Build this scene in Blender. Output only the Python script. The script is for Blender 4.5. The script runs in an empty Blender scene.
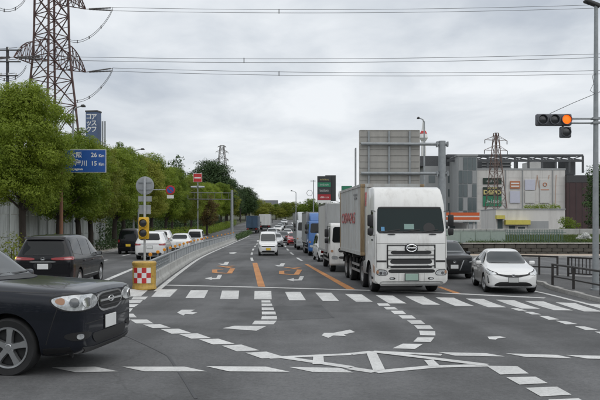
import bpy, bmesh, math, random
import numpy as np
from mathutils import Vector, Matrix
from mathutils.bvhtree import BVHTree

random.seed(7)
R_ = math.radians
scene = bpy.context.scene
COL = scene.collection

# ------------------------------------------------------------------ camera
CAM_H, FPX, CX, HY = 2.4, 720.0, 300.0, 224.0      # eye height, focal length in 600-px units, principal column, horizon row
cam_d = bpy.data.cameras.new('camera')
cam = bpy.data.objects.new('camera', cam_d)
COL.objects.link(cam)
cam.location = (0, 0, CAM_H)
cam.rotation_euler = (R_(90), 0, 0)
cam_d.sensor_width = 36.0
cam_d.lens = 36.0 * FPX / 600.0
cam_d.shift_y = (HY - 200.0) / 600.0
cam_d.clip_end = 6000.0
scene.camera = cam

# ------------------------------------------------------------------ overcast sky
SUN_EL, SUN_AZ = 58.0, 150.0           # azimuth measured from +Y towards +X
world = bpy.data.worlds.new('World')
scene.world = world
world.use_nodes = True
wn, wl = world.node_tree.nodes, world.node_tree.links
wn.clear()
w_out = wn.new('ShaderNodeOutputWorld')
w_bg = wn.new('ShaderNodeBackground')
w_sky = wn.new('ShaderNodeTexSky')
w_sky.sky_type = 'NISHITA'
w_sky.sun_disc = False
w_sky.sun_elevation = R_(SUN_EL)
w_sky.sun_rotation = R_(SUN_AZ)
w_sky.dust_density = 2.5
w_tc = wn.new('ShaderNodeTexCoord')
w_sep = wn.new('ShaderNodeSeparateXYZ')
wl.new(w_tc.outputs['Generated'], w_sep.inputs[0])
def wmath(op, a, b=None):
    n = wn.new('ShaderNodeMath'); n.operation = op
    for i, v in enumerate((a, b)):
        if v is None: continue
        if isinstance(v, (int, float)): n.inputs[i].default_value = v
        else: wl.new(v, n.inputs[i])
    return n.outputs[0]
zc = wmath('ADD', wmath('ABSOLUTE', w_sep.outputs[2]), 0.09)
w_cmb = wn.new('ShaderNodeCombineXYZ')          # a flat cloud deck seen in perspective
wl.new(wmath('DIVIDE', w_sep.outputs[0], zc), w_cmb.inputs[0])
wl.new(wmath('DIVIDE', w_sep.outputs[1], zc), w_cmb.inputs[1])
def wnoise(scale, detail, rough, off):
    mp = wn.new('ShaderNodeMapping'); mp.inputs['Location'].default_value = off
    mp.inputs['Scale'].default_value = (1.0, 0.62, 1.0)
    wl.new(w_cmb.outputs[0], mp.inputs[0])
    n = wn.new('ShaderNodeTexNoise'); n.inputs['Scale'].default_value = scale
    n.inputs['Detail'].default_value = detail; n.inputs['Roughness'].default_value = rough
    n.inputs['Distortion'].default_value = 0.35
    wl.new(mp.outputs[0], n.inputs['Vector'])
    return n.outputs['Fac']
c1 = wnoise(0.80, 6.0, 0.50, (3.1, 5.4, 0))
c2 = wnoise(2.3, 5.0, 0.55, (9.1, 1.7, 0))
cl = wmath('ADD', wmath('MULTIPLY', c1, 0.68), wmath('MULTIPLY', c2, 0.32))
w_ramp = wn.new('ShaderNodeValToRGB')
e = w_ramp.color_ramp.elements
e[0].position = 0.36; e[0].color = (0.43, 0.47, 0.525, 1)
e[1].position = 0.60; e[1].color = (0.75, 0.775, 0.80, 1)
k = w_ramp.color_ramp.elements.new(0.48); k.color = (0.585, 0.62, 0.66, 1)
wl.new(cl, w_ramp.inputs[0])
# the deck thins and pales towards the horizon all the way round
hz = wn.new('ShaderNodeMapRange'); hz.inputs['From Min'].default_value = 0.0; hz.inputs['From Max'].default_value = 0.20
hz.inputs['To Min'].default_value = 0.72; hz.inputs['To Max'].default_value = 0.0
wl.new(wmath('ABSOLUTE', w_sep.outputs[2]), hz.inputs['Value'])
w_hm = wn.new('ShaderNodeMixRGB'); w_hm.inputs[2].default_value = (0.775, 0.79, 0.805, 1)
wl.new(hz.outputs[0], w_hm.inputs[0]); wl.new(w_ramp.outputs[0], w_hm.inputs[1])
w_s = wn.new('ShaderNodeMixRGB'); w_s.blend_type = 'MULTIPLY'; w_s.inputs[0].default_value = 1.0
w_s.inputs[2].default_value = (10.0, 10.0, 10.0, 1)   # brings the cloud radiance to the physical sky's scale
wl.new(w_hm.outputs[0], w_s.inputs[1])
w_mix = wn.new('ShaderNodeMixRGB'); w_mix.inputs[0].default_value = 0.93
wl.new(w_sky.outputs[0], w_mix.inputs[1]); wl.new(w_s.outputs[0], w_mix.inputs[2])
wl.new(w_mix.outputs[0], w_bg.inputs[0])
w_bg.inputs[1].default_value = 0.098
wl.new(w_bg.outputs[0], w_out.inputs[0])

sun_d = bpy.data.lights.new('sun', 'SUN')
sun_d.energy = 1.0
sun_d.angle = R_(90)
sun_d.color = (1.0, 0.97, 0.92)
sun = bpy.data.objects.new('sun', sun_d)
COL.objects.link(sun)
_sd = Vector((math.sin(R_(SUN_AZ)) * math.cos(R_(SUN_EL)), math.cos(R_(SUN_AZ)) * math.cos(R_(SUN_EL)), math.sin(R_(SUN_EL))))
sun.rotation_euler = _sd.to_track_quat('Z', 'Y').to_euler()

vs = scene.view_settings
vs.view_transform = 'Standard'
try: vs.look = 'None'
except Exception: pass
vs.exposure = 0.32
vs.gamma = 1.0
vs.use_curve_mapping = False

# ------------------------------------------------------------------ materials
MATS = {}
def _new(name):
    m = bpy.data.materials.new(name); m.use_nodes = True
    nt = m.node_tree
    return m, nt, nt.nodes['Principled BSDF']
def mat(name, col, rough=0.6, metal=0.0, spec=0.5, coat=0.0, var=0.0, scale=4.0, bump=0.0, bscale=60.0, dirt=None, dirt_amt=0.0, streak=False):
    """plain surface with uneven tone, optional fine relief and dirt with a shape of its own"""
    if name in MATS: return MATS[name]
    m, nt, p = _new(name)
    N, L = nt.nodes, nt.links
    p.inputs['Base Color'].default_value = (*col, 1)
    p.inputs['Roughness'].default_value = rough
    p.inputs['Metallic'].default_value = metal
    p.inputs['Specular IOR Level'].default_value = spec
    p.inputs['Coat Weight'].default_value = coat
    p.inputs['Coat Roughness'].default_value = 0.04
    tc = N.new('ShaderNodeTexCoord')
    if var > 0 or dirt_amt > 0:
        n = N.new('ShaderNodeTexNoise'); n.inputs['Scale'].default_value = scale; n.inputs['Detail'].default_value = 8; n.inputs['Roughness'].default_value = 0.62
        if streak:
            mp = N.new('ShaderNodeMapping'); mp.inputs['Scale'].default_value = (1.0, 1.0, 0.16)
            L.new(tc.outputs['Object'], mp.inputs[0]); L.new(mp.outputs[0], n.inputs['Vector'])
        else:
            L.new(tc.outputs['Object'], n.inputs['Vector'])
        mr = N.new('ShaderNodeMapRange'); mr.inputs['From Min'].default_value = 0.3; mr.inputs['From Max'].default_value = 0.7
        mr.inputs['To Min'].default_value = 1 - var; mr.inputs['To Max'].default_value = 1 + var
        L.new(n.outputs['Fac'], mr.inputs['Value'])
        mx = N.new('ShaderNodeMixRGB'); mx.blend_type = 'MULTIPLY'; mx.inputs[0].default_value = 1
        mx.inputs[1].default_value = (*col, 1)
        L.new(mr.outputs[0], mx.inputs[2])
        out = mx.outputs[0]
        if dirt_amt > 0:
            n2 = N.new('ShaderNodeTexNoise'); n2.inputs['Scale'].default_value = scale * 2.3; n2.inputs['Detail'].default_value = 10; n2.inputs['Roughness'].default_value = 0.7
            L.new(n.inputs['Vector'].links[0].from_socket, n2.inputs['Vector'])
            rp = N.new('ShaderNodeMapRange'); rp.inputs['From Min'].default_value = 0.48; rp.inputs['From Max'].default_value = 0.72
            rp.inputs['To Min'].default_value = 0; rp.inputs['To Max'].default_value = dirt_amt
            L.new(n2.outputs['Fac'], rp.inputs['Value'])
            m2 = N.new('ShaderNodeMixRGB'); m2.inputs[2].default_value = (*(dirt or (0.12, 0.10, 0.08)), 1)
            L.new(rp.outputs[0], m2.inputs[0]); L.new(out, m2.inputs[1]); out = m2.outputs[0]
        L.new(out, p.inputs['Base Color'])
    if bump > 0:
        nb = N.new('ShaderNodeTexNoise'); nb.inputs['Scale'].default_value = bscale; nb.inputs['Detail'].default_value = 6
        L.new(tc.outputs['Object'], nb.inputs['Vector'])
        b = N.new('ShaderNodeBump'); b.inputs['Strength'].default_value = bump; b.inputs['Distance'].default_value = 0.02
        L.new(nb.outputs['Fac'], b.inputs['Height']); L.new(b.outputs[0], p.inputs['Normal'])
    MATS[name] = m
    return m
def emit(name, col, strength):
    if name in MATS: return MATS[name]
    m, nt, p = _new(name)
    p.inputs['Base Color'].default_value = (*col, 1)
    p.inputs['Emission Color'].default_value = (*col, 1)
    p.inputs['Emission Strength'].default_value = strength
    MATS[name] = m
    return m
def asphalt(name, lo, hi, tint=(1, 1, 1)):
    m, nt, p = _new(name); N, L = nt.nodes, nt.links
    tc = N.new('ShaderNodeTexCoord')
    def noise(scale, det, rough, sc=(1, 1, 1)):
        mp = N.new('ShaderNodeMapping'); mp.inputs['Scale'].default_value = sc
        L.new(tc.outputs['Object'], mp.inputs[0])
        n = N.new('ShaderNodeTexNoise'); n.inputs['Scale'].default_value = scale; n.inputs['Detail'].default_value = det; n.inputs['Roughness'].default_value = rough
        L.new(mp.outputs[0], n.inputs['Vector']); return n.outputs['Fac']
    big = noise(0.16, 6, 0.55)
    tracks = noise(0.9, 4, 0.5, (1.0, 0.10, 1.0))
    fine = noise(20.0, 5, 0.85)
    grit = noise(170.0, 2, 0.7)
    def ma(op, a, b):
        n = N.new('ShaderNodeMath'); n.operation = op
        for i, v in enumerate((a, b)):
            if isinstance(v, (int, float)): n.inputs[i].default_value = v
            else: L.new(v, n.inputs[i])
        return n.outputs[0]
    blot = noise(1.3, 8, 0.7)
    s = ma('ADD', ma('ADD', ma('MULTIPLY', big, 0.45), ma('MULTIPLY', tracks, 0.35)), ma('MULTIPLY', blot, 0.20))
    rp = N.new('ShaderNodeValToRGB'); e = rp.color_ramp.elements
    e[0].position = 0.42; e[0].color = (*[lo * t for t in tint], 1); e[1].position = 0.58; e[1].color = (*[hi * t for t in tint], 1)
    L.new(s, rp.inputs[0])
    g = ma('ADD', ma('MULTIPLY', fine, 1.5), ma('MULTIPLY', grit, 1.2))
    g = ma('SUBTRACT', g, 0.35)
    mx = N.new('ShaderNodeMixRGB'); mx.blend_type = 'MULTIPLY'; mx.inputs[0].default_value = 1
    L.new(rp.outputs[0], mx.inputs[1]); L.new(g, mx.inputs[2])
    # hairline cracks and sealed joints
    wv = noise(0.7, 5, 0.6); 
    vo = N.new('ShaderNodeTexVoronoi'); vo.feature = 'DISTANCE_TO_EDGE'; vo.inputs['Scale'].default_value = 0.13
    av = N.new('ShaderNodeVectorMath'); av.operation = 'ADD'
    nz = N.new('ShaderNodeTexNoise'); nz.inputs['Scale'].default_value = 0.8; nz.inputs['Detail'].default_value = 6
    L.new(tc.outputs['Object'], nz.inputs['Vector']); L.new(tc.outputs['Object'], av.inputs[0]); L.new(nz.outputs['Color'], av.inputs[1])
    L.new(av.outputs[0], vo.inputs['Vector'])
    ck = N.new('ShaderNodeMapRange'); ck.inputs['From Min'].default_value = 0.0; ck.inputs['From Max'].default_value = 0.003
    ck.inputs['To Min'].default_value = 0.80; ck.inputs['To Max'].default_value = 1.0
    L.new(vo.outputs['Distance'], ck.inputs['Value'])
    m3 = N.new('ShaderNodeMixRGB'); m3.blend_type = 'MULTIPLY'; m3.inputs[0].default_value = 1
    L.new(mx.outputs[0], m3.inputs[1]); L.new(ck.outputs[0], m3.inputs[2])
    L.new(m3.outputs[0], p.inputs['Base Color'])
    p.inputs['Roughness'].default_value = 0.82
    p.inputs['Specular IOR Level'].default_value = 0.35
    b = N.new('ShaderNodeBump'); b.inputs['Strength'].default_value = 0.5; b.inputs['Distance'].default_value = 0.012
    L.new(grit, b.inputs['Height']); L.new(b.outputs[0], p.inputs['Normal'])
    MATS[name] = m
    return m
def paint_mat(name, col, worn=0.5):
    """road paint worn through to the asphalt in specks"""
    m, nt, p = _new(name); N, L = nt.nodes, nt.links
    tc = N.new('ShaderNodeTexCoord')
    a = N.new('ShaderNodeTexNoise'); a.inputs['Scale'].default_value = 26.0; a.inputs['Detail'].default_value = 10; a.inputs['Roughness'].default_value = 0.75
    L.new(tc.outputs['Object'], a.inputs['Vector'])
    mr = N.new('ShaderNodeMapRange'); mr.inputs['From Min'].default_value = 0.46; mr.inputs['From Max'].default_value = 0.70
    mr.inputs['To Min'].default_value = 0.0; mr.inputs['To Max'].default_value = worn
    L.new(a.outputs['Fac'], mr.inputs['Value'])
    big = N.new('ShaderNodeTexNoise'); big.inputs['Scale'].default_value = 1.1; big.inputs['Detail'].default_value = 4
    L.new(tc.outputs['Object'], big.inputs['Vector'])
    m0 = N.new('ShaderNodeMixRGB'); m0.blend_type = 'MULTIPLY'; m0.inputs[0].default_value = 0.45
    m0.inputs[1].default_value = (*col, 1); L.new(big.outputs['Fac'], m0.inputs[2])
    mx = N.new('ShaderNodeMixRGB'); mx.inputs[2].default_value = (0.13, 0.13, 0.13, 1)
    L.new(m0.outputs[0], mx.inputs[1]); mx.inputs[0].default_value = 0.06; L.new(mx.outputs[0], p.inputs['Base Color'])
    p.inputs['Roughness'].default_value = 0.7
    # chipped and worn through: the asphalt underneath shows in streaks along the wheel paths
    mp = N.new('ShaderNodeMapping'); mp.inputs['Scale'].default_value = (1.0, 0.22, 1.0); L.new(tc.outputs['Object'], mp.inputs[0])
    w2 = N.new('ShaderNodeTexNoise'); w2.inputs['Scale'].default_value = 2.2; w2.inputs['Detail'].default_value = 8; w2.inputs['Roughness'].default_value = 0.7
    L.new(mp.outputs[0], w2.inputs['Vector'])
    ad = N.new('ShaderNodeMath'); ad.operation = 'MULTIPLY_ADD'; ad.inputs[1].default_value = 1.3; ad.inputs[2].default_value = -0.42
    L.new(w2.outputs['Fac'], ad.inputs[0])
    sm = N.new('ShaderNodeMath'); sm.operation = 'ADD'; sm.use_clamp = True; L.new(ad.outputs[0], sm.inputs[0]); L.new(mr.outputs[0], sm.inputs[1])
    pw = N.new('ShaderNodeMath'); pw.operation = 'MULTIPLY'; pw.use_clamp = True; pw.inputs[1].default_value = worn; L.new(sm.outputs[0], pw.inputs[0])
    tb = N.new('ShaderNodeBsdfTransparent'); ms = N.new('ShaderNodeMixShader')
    L.new(pw.outputs[0], ms.inputs[0]); L.new(p.outputs[0], ms.inputs[1]); L.new(tb.outputs[0], ms.inputs[2]); L.new(ms.outputs[0], N['Material Output'].inputs['Surface'])
    MATS[name] = m
    return m

# ------------------------------------------------------------------ mesh helpers
class MB:
    def __init__(s): s.v = []; s.f = []
    def add(s, vs, fs):
        o = len(s.v); s.v += [tuple(p) for p in vs]; s.f += [tuple(i + o for i in f) for f in fs]; return s
    def box(s, c, d, rz=0.0, ry=0.0, rx=0.0):
        x, y, z = [k / 2 for k in d]
        P = [Vector((a, b, e)) for a in (-x, x) for b in (-y, y) for e in (-z, z)]
        if rz or ry or rx:
            M = Matrix.Rotation(rz, 3, 'Z') @ Matrix.Rotation(ry, 3, 'Y') @ Matrix.Rotation(rx, 3, 'X')
            P = [M @ p for p in P]
        c = Vector(c)
        return s.add([p + c for p in P], [(0, 1, 3, 2), (4, 6, 7, 5), (0, 4, 5, 1), (2, 3, 7, 6), (0, 2, 6, 4), (1, 5, 7, 3)])
    def bar(s, a, b, w, h=None, up=(0, 0, 1)):
        a, b = Vector(a), Vector(b); h = h or w; d = b - a
        if d.length < 1e-6: return s
        d.normalize(); u = Vector(up)
        if abs(d.dot(u)) > 0.97: u = Vector((1, 0, 0))
        r = d.cross(u).normalized(); u = r.cross(d)
        P = [p + r * (i * w / 2) + u * (j * h / 2) for p in (a, b) for i, j in ((-1, -1), (1, -1), (1, 1), (-1, 1))]
        return s.add(P, [(3, 2, 1, 0), (4, 5, 6, 7), (0, 1, 5, 4), (1, 2, 6, 5), (2, 3, 7, 6), (3, 0, 4, 7)])
    def tube(s, path, r, n=8, cap=True):
        path = [Vector(p) for p in path]; rs = r if isinstance(r, (list, tuple)) else [r] * len(path)
        rings = []; u = None
        for i, p in enumerate(path):
            d = (path[min(i + 1, len(path) - 1)] - path[max(i - 1, 0)])
            d = d.normalized() if d.length > 1e-9 else Vector((0, 0, 1))
            if u is None: u = Vector((0, 0, 1)) if abs(d.z) < 0.95 else Vector((1, 0, 0))
            a = d.cross(u)
            if a.length < 1e-6: a = d.cross(Vector((0.3, 1, 0.2)))
            a.normalize(); b = a.cross(d).normalized(); u = b
            rings.append([p + (a * math.cos(2 * math.pi * j / n) + b * math.sin(2 * math.pi * j / n)) * rs[i] for j in range(n)])
        o = len(s.v)
        for rg in rings: s.v += [tuple(q) for q in rg]
        for i in range(len(rings) - 1):
            for j in range(n):
                s.f.append((o + i * n + j, o + i * n + (j + 1) % n, o + (i + 1) * n + (j + 1) % n, o + (i + 1) * n + j))
        if cap:
            s.f.append(tuple(o + j for j in reversed(range(n)))); s.f.append(tuple(o + (len(rings) - 1) * n + j for j in range(n)))
        return s
    def lathe(s, prof, c=(0, 0, 0), n=20, axis='Z', closed=False):
        """prof: (radius, height) pairs"""
        o = len(s.v); c = Vector(c)
        for r, h in prof:
            for j in range(n):
                a = 2 * math.pi * j / n
                p = (r * math.cos(a), r * math.sin(a), h)
                if axis == 'Y': p = (p[0], p[2], p[1])
                if axis == 'X': p = (p[2], p[0], p[1])
                s.v.append(tuple(Vector(p) + c))
        m = len(prof)
        rng = range(m) if closed else range(m - 1)
        for i in rng:
            k = (i + 1) % m
            for j in range(n):
                q = (o + i * n + j, o + i * n + (j + 1) % n, o + k * n + (j + 1) % n, o + k * n + j)
                s.f.append(q if axis != 'Y' else q[::-1])
        if not closed:
            a = tuple(o + j for j in reversed(range(n))); b = tuple(o + (m - 1) * n + j for j in range(n))
            s.f.append(a if axis != 'Y' else a[::-1]); s.f.append(b if axis != 'Y' else b[::-1])
        return s
    def prism(s, poly, t0, t1, plane='XZ'):
        """closed polygon extruded between t0 and t1 along the remaining axis"""
        def P(a, b, t):
            return {'XZ': (a, t, b), 'YZ': (t, a, b), 'XY': (a, b, t)}[plane]
        n = len(poly)
        vs = [P(a, b, t0) for a, b in poly] + [P(a, b, t1) for a, b in poly]
        fs = [tuple(range(n))[::-1], tuple(range(n, 2 * n))] + [(i, (i + 1) % n, n + (i + 1) % n, n + i) for i in range(n)]
        return s.add(vs, fs)
    def mesh(s, name, m=None, smooth=False, bevel=0.0, seg=2, fix=True, sharp=35):
        me = bpy.data.meshes.new(name)
        me.from_pydata(s.v, [], s.f)
        if fix or bevel:
            bm = bmesh.new(); bm.from_mesh(me)
            bmesh.ops.recalc_face_normals(bm, faces=bm.faces)
            if bevel:
                ed = [e_ for e_ in bm.edges if len(e_.link_faces) == 2 and e_.calc_face_angle(0) > 0.35]
                bmesh.ops.bevel(bm, geom=ed, offset=bevel, segments=seg, affect='EDGES', profile=0.5, clamp_overlap=True)
            bm.to_mesh(me); bm.free()
        if m is not None: me.materials.append(m)
        if smooth or bevel:
            me.polygons.foreach_set('use_smooth', [True] * len(me.polygons))
            me.set_sharp_from_angle(angle=R_(sharp))
        me.update()
        return me
    def build(s, name, m, parent=None, smooth=False, bevel=0.0, seg=2, loc=None, rz=None, fix=True, sharp=35):
        return obj(name, s.mesh(name, m, smooth, bevel, seg, fix, sharp), parent, loc, rz)

def obj(name, me, parent=None, loc=None, rz=None):
    o = bpy.data.objects.new(name, me); COL.objects.link(o)
    if parent is not None: o.parent = parent
    if loc is not None: o.location = loc
    if rz is not None: o.rotation_euler = (0, 0, rz)
    return o
def tag(o, label, cat, group=None):
    o['label'] = label; o['category'] = cat
    if group: o['group'] = group
    return o
def thing(name, label, cat, loc=(0, 0, 0), rz=0.0, group=None):
    o = bpy.data.objects.new(name, None); COL.objects.link(o)
    o.empty_display_size = 0.3
    o.location = loc; o.rotation_euler = (0, 0, rz)
    return tag(o, label, cat, group)
def struct(o, kind='structure'):
    o['kind'] = kind; return o
def dup(root, loc=None, rz=None, label=None, group=None, scale=None):
    r = root.copy(); COL.objects.link(r)
    if loc is not None: r.location = loc
    if rz is not None: r.rotation_euler = (0, 0, rz)
    if scale is not None: r.scale = scale
    if label: r['label'] = label
    if group: r['group'] = group
    for ch in list(root.children):
        c = ch.copy(); COL.objects.link(c); c.parent = r
        for g in list(ch.children):
            d = g.copy(); COL.objects.link(d); d.parent = c
    return r
def bvh_of(me):
    bm = bmesh.new(); bm.from_mesh(me); t = BVHTree.FromBMesh(bm); bm.free(); return t
def patch(bvh, poly, axis, sgn=1, off=0.004, thick=0.02, cell=0.08, name='panel', m=None, parent=None, sharp=40, frame=None):
    """a panel cut to a 2-D outline and laid on a curved body: axis 'side' (x,z), 'end' (y,z) or 'top' (x,y)"""
    bm = bmesh.new()
    vs_ = [bm.verts.new((a, b, 0)) for a, b in poly]
    bm.faces.new(vs_)
    for ax in (0, 1):
        lo = min(p[ax] for p in poly); hi = max(p[ax] for p in poly)
        n = int((hi - lo) / cell)
        for i in range(1, n + 1):
            t = lo + (hi - lo) * i / (n + 1)
            co = [0, 0, 0]; co[ax] = t; no = [0, 0, 0]; no[ax] = 1
            bmesh.ops.bisect_plane(bm, geom=bm.verts[:] + bm.edges[:] + bm.faces[:], plane_co=co, plane_no=no, dist=1e-5)
    bm.verts.index_update(); bm.verts.ensure_lookup_table()
    if axis == 'side': P = lambda a, b: (Vector((a, 4 * sgn, b)), Vector((0, -sgn, 0)))
    elif axis == 'end': P = lambda a, b: (Vector((9 * sgn, a, b)), Vector((-sgn, 0, 0)))
    else: P = lambda a, b: (Vector((a, b, 6)), Vector((0, 0, -1)))
    top, low = [], []
    for v in bm.verts:
        o_, d_ = P(v.co.x, v.co.y)
        hit = bvh.ray_cast(o_, d_)
        if hit[0] is None:
            q = bvh.find_nearest(o_ + d_ * (2.9 if axis == 'side' else 7.0 if axis == 'end' else 5.0)); p = q[0]
            if axis == 'side': p = Vector((v.co.x, p.y, v.co.y))
            elif axis == 'end': p = Vector((p.x, v.co.x, v.co.y))
        else: p = hit[0]
        nn = -d_
        if hit[1] is not None:
            nn = (hit[1].normalized() * 0.6 - d_ * 0.4).normalized()
        top.append(p + nn * off); low.append(p + nn * (off - thick))
    n = len(top)
    fs = []
    for f in bm.faces:
        ids = [v.index for v in f.verts]; fs.append(tuple(ids)); fs.append(tuple(i + n for i in reversed(ids)))
    for e_ in bm.edges:
        if len(e_.link_faces) == 1:
            a, b = e_.verts[0].index, e_.verts[1].index; fs.append((a, b, b + n, a + n))
    bm.free()
    mb = MB(); mb.add(top + low, fs)
    return mb.build(name, m, parent, smooth=True, sharp=sharp)
def text_mesh(body, size, m, extrude=0.0, align='CENTER', shear=0.0, bold=0.0):
    c = bpy.data.curves.new('lettering', 'FONT'); c.body = body; c.size = size; c.extrude = extrude
    c.align_x = align; c.align_y = 'CENTER'; c.shear = shear; c.offset = bold; c.resolution_u = 3
    o = bpy.data.objects.new('lettering', c); COL.objects.link(o)
    dg = bpy.context.evaluated_depsgraph_get()
    me = bpy.data.meshes.new_from_object(o.evaluated_get(dg))
    bpy.data.objects.remove(o); bpy.data.curves.remove(c)
    me.materials.clear(); me.materials.append(m)
    return me
def text_on(body, size, m, parent, loc, rot, name='lettering', shear=0.0, bold=0.0, sx=1.0, align='CENTER'):
    o = obj(name, text_mesh(body, size, m, 0.002, align, shear, bold), parent, loc)
    o.rotation_euler = rot; o.scale = (sx, 1, 1)
    return o
def pchip(xs, ys, q):
    xs, ys, q = np.asarray(xs, float), np.asarray(ys, float), np.asarray(q, float)
    h = np.diff(xs); d = np.diff(ys) / h; n = len(xs); m = np.zeros(n)
    for i in range(1, n - 1):
        if d[i - 1] * d[i] > 0:
            w1, w2 = 2 * h[i] + h[i - 1], h[i] + 2 * h[i - 1]
            m[i] = (w1 + w2) / (w1 / d[i - 1] + w2 / d[i])
    m[0], m[-1] = d[0], d[-1]
    i = np.clip(np.searchsorted(xs, q) - 1, 0, n - 2); t = (q - xs[i]) / h[i]
    t = np.clip(t, 0, 1)
    return ((1 + 2 * t) * (1 - t) ** 2 * ys[i] + t * (1 - t) ** 2 * h[i] * m[i] + t * t * (3 - 2 * t) * ys[i + 1] + t * t * (t - 1) * h[i] * m[i + 1])

# ------------------------------------------------------------------ lie of the land
def sstep(t): t = min(1.0, max(0.0, t)); return t * t * (3 - 2 * t)
_RY = [-30, 20, 26.6, 36.7, 52, 75, 108, 160, 250, 400, 700]
_RX = [7.0, 2.5, 1.92, 1.02, -0.28, -1.50, -2.5, -3.0, -1.5, 6, 30]
_TAB = [float(v) for v in pchip(_RY, _RX, np.arange(-30, 701, 1.0))]
def lane_x(Y):                                   # left edge of the lorry lane
    t = min(max(Y + 30.0, 0.0), 729.0); i = int(t); return _TAB[i] + (_TAB[i + 1] - _TAB[i]) * (t - i)
def bar_x(Y): return lane_x(Y) - 7.17 + 0.8 * sstep((Y - 26) / 60)   # white line beside the median barrier
def kerb_l(Y): return bar_x(Y) - 7.0
def gz(X, Y):
    near = sstep((23.0 - Y) / 15.0)
    left = sstep((bar_x(Y) - 0.35 - X) / 2.2) * sstep((Y - 12) / 9)
    far = 0.0
    if Y > 95: t = Y - 95; far = 0.00021 * t * t if t < 90 else 0.00021 * 8100 + 0.0378 * (t - 90) * (1 - min(1, max(0, t - 90) / 700) * 0.5)
    return 0.57 * near + 0.30 * left * (1 - near) + far
def ray(px, py, Y): return Vector(((px - CX) * Y / FPX, Y, CAM_H - (py - HY) * Y / FPX))
def G(px, py):
    """point of the ground seen at this spot of the survey photograph"""
    Y = 6.0
    prev = None
    while Y < 400:
        p = ray(px, py, Y); d = p.z - gz(p.x, p.y)
        if d <= 0:
            if prev is None: return (p.x, p.y)
            Y0, d0 = prev; t = d0 / (d0 - d); Yi = Y0 + (Y - Y0) * t; p = ray(px, py, Yi)
            return (p.x, p.y)
        prev = (Y, d); Y *= 1.003
    return (p.x, p.y)
def z_at(X, Y, dz=0.0): return (X, Y, gz(X, Y) + dz)
# ------------------------------------------------------------------ ground, road, pavements
def sheet(name, xs, ys, fz, m, dz=0.0, parent=None):
    vs_, fs = [], []
    nx = len(xs)
    for y in ys:
        for x in xs: vs_.append((x, y, fz(x, y) + dz))
    for j in range(len(ys) - 1):
        for i in range(nx - 1):
            a = j * nx + i; fs.append((a, a + 1, a + nx + 1, a + nx))
    mb = MB(); mb.add(vs_, fs)
    return mb.build(name, m, parent, smooth=True, fix=False, sharp=80)
def arange(a, b, st): n = max(1, int(round((b - a) / st))); return [a + (b - a) * i / n for i in range(n + 1)]
M_ASPH = asphalt('asphalt', 0.072, 0.140, (0.99, 1.0, 1.015))
M_ASPH2 = asphalt('asphalt_side', 0.075, 0.115, (1.0, 1.0, 1.0))
M_PAVE = mat('paving', (0.34, 0.31, 0.27), 0.9, var=0.18, scale=1.5, bump=0.4, bscale=30)
M_KERB = mat('kerb_concrete', (0.40, 0.39, 0.37), 0.9, var=0.2, scale=3, bump=0.5, bscale=25, dirt=(0.13, 0.12, 0.11), dirt_amt=0.6)
M_SOIL = mat('verge_soil', (0.055, 0.06, 0.03), 1.0, var=0.35, scale=0.7, bump=0.8, bscale=8)
ground = sheet('ground', arange(-900, -60, 60) + arange(-50, -26, 6) + arange(-24, 40, 1.6) + arange(44, 60, 8) + arange(120, 900, 60),
               arange(-60, 4, 8) + arange(5, 60, 1.25) + arange(64, 200, 8) + arange(220, 700, 40) + arange(800, 4000, 400), gz, M_SOIL, dz=-0.22)
struct(ground)
road = sheet('road', arange(-27, 24, 0.3), arange(3.5, 62, 0.3), gz, M_ASPH)
struct(road)
# carriageway farther on, between its kerbs
vs_, fs = [], []
far_ys = arange(62, 200, 1.5) + arange(203, 242, 6)
for Y in far_ys:
    a, b = kerb_l(Y) - 0.3, lane_x(Y) + 7.9
    for i in range(49): x = a + (b - a) * i / 48; vs_.append((x, Y, gz(x, Y) + 0.001))
for j in range(len(far_ys) - 1):
    for i in range(48): q = j * 49 + i; fs.append((q, q + 1, q + 50, q + 49))
m_ = MB(); m_.add(vs_, fs); far_road = m_.build('far_road', M_ASPH, smooth=True, fix=False, sharp=80); struct(far_road)

# ------------------------------------------------------------------ painted markings (each stroke of paint is a part of the road)
M_WHITE = paint_mat('white_paint', (0.90, 0.90, 0.88), 0.50)
M_ORANGE = paint_mat('orange_paint', (0.80, 0.34, 0.10), 0.50)
def marking(name, poly, m, dz=0.007, parent=None, cell=0.45):
    bm = bmesh.new()
    try:
        bm.faces.new([bm.verts.new((a, b, 0)) for a, b in poly])
    except ValueError:
        bm.free(); return None
    for ax in (0, 1):
        lo = min(p[ax] for p in poly); hi = max(p[ax] for p in poly); n = int((hi - lo) / cell)
        for i in range(1, n + 1):
            co = [0, 0, 0]; co[ax] = lo + (hi - lo) * i / (n + 1); no = [0, 0, 0]; no[ax] = 1
            bmesh.ops.bisect_plane(bm, geom=bm.verts[:] + bm.edges[:] + bm.faces[:], plane_co=co, plane_no=no, dist=1e-5)
    bmesh.ops.triangulate(bm, faces=[f for f in bm.faces if len(f.verts) > 4])
    for v in bm.verts: v.co.z = gz(v.co.x, v.co.y) + dz
    bmesh.ops.recalc_face_normals(bm, faces=bm.faces)
    if sum(f.normal.z * f.calc_area() for f in bm.faces) < 0: bmesh.ops.reverse_faces(bm, faces=bm.faces)
    me = bpy.data.meshes.new(name); bm.to_mesh(me); bm.free(); me.materials.append(m)
    return obj(name, me, parent if parent is not None else road)
def zA(u, v): return (100 + u / 2.4, 280 + v / 2.4)
def zB(u, v): return (350 + u / 2.4, 280 + v / 2.4)
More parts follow.
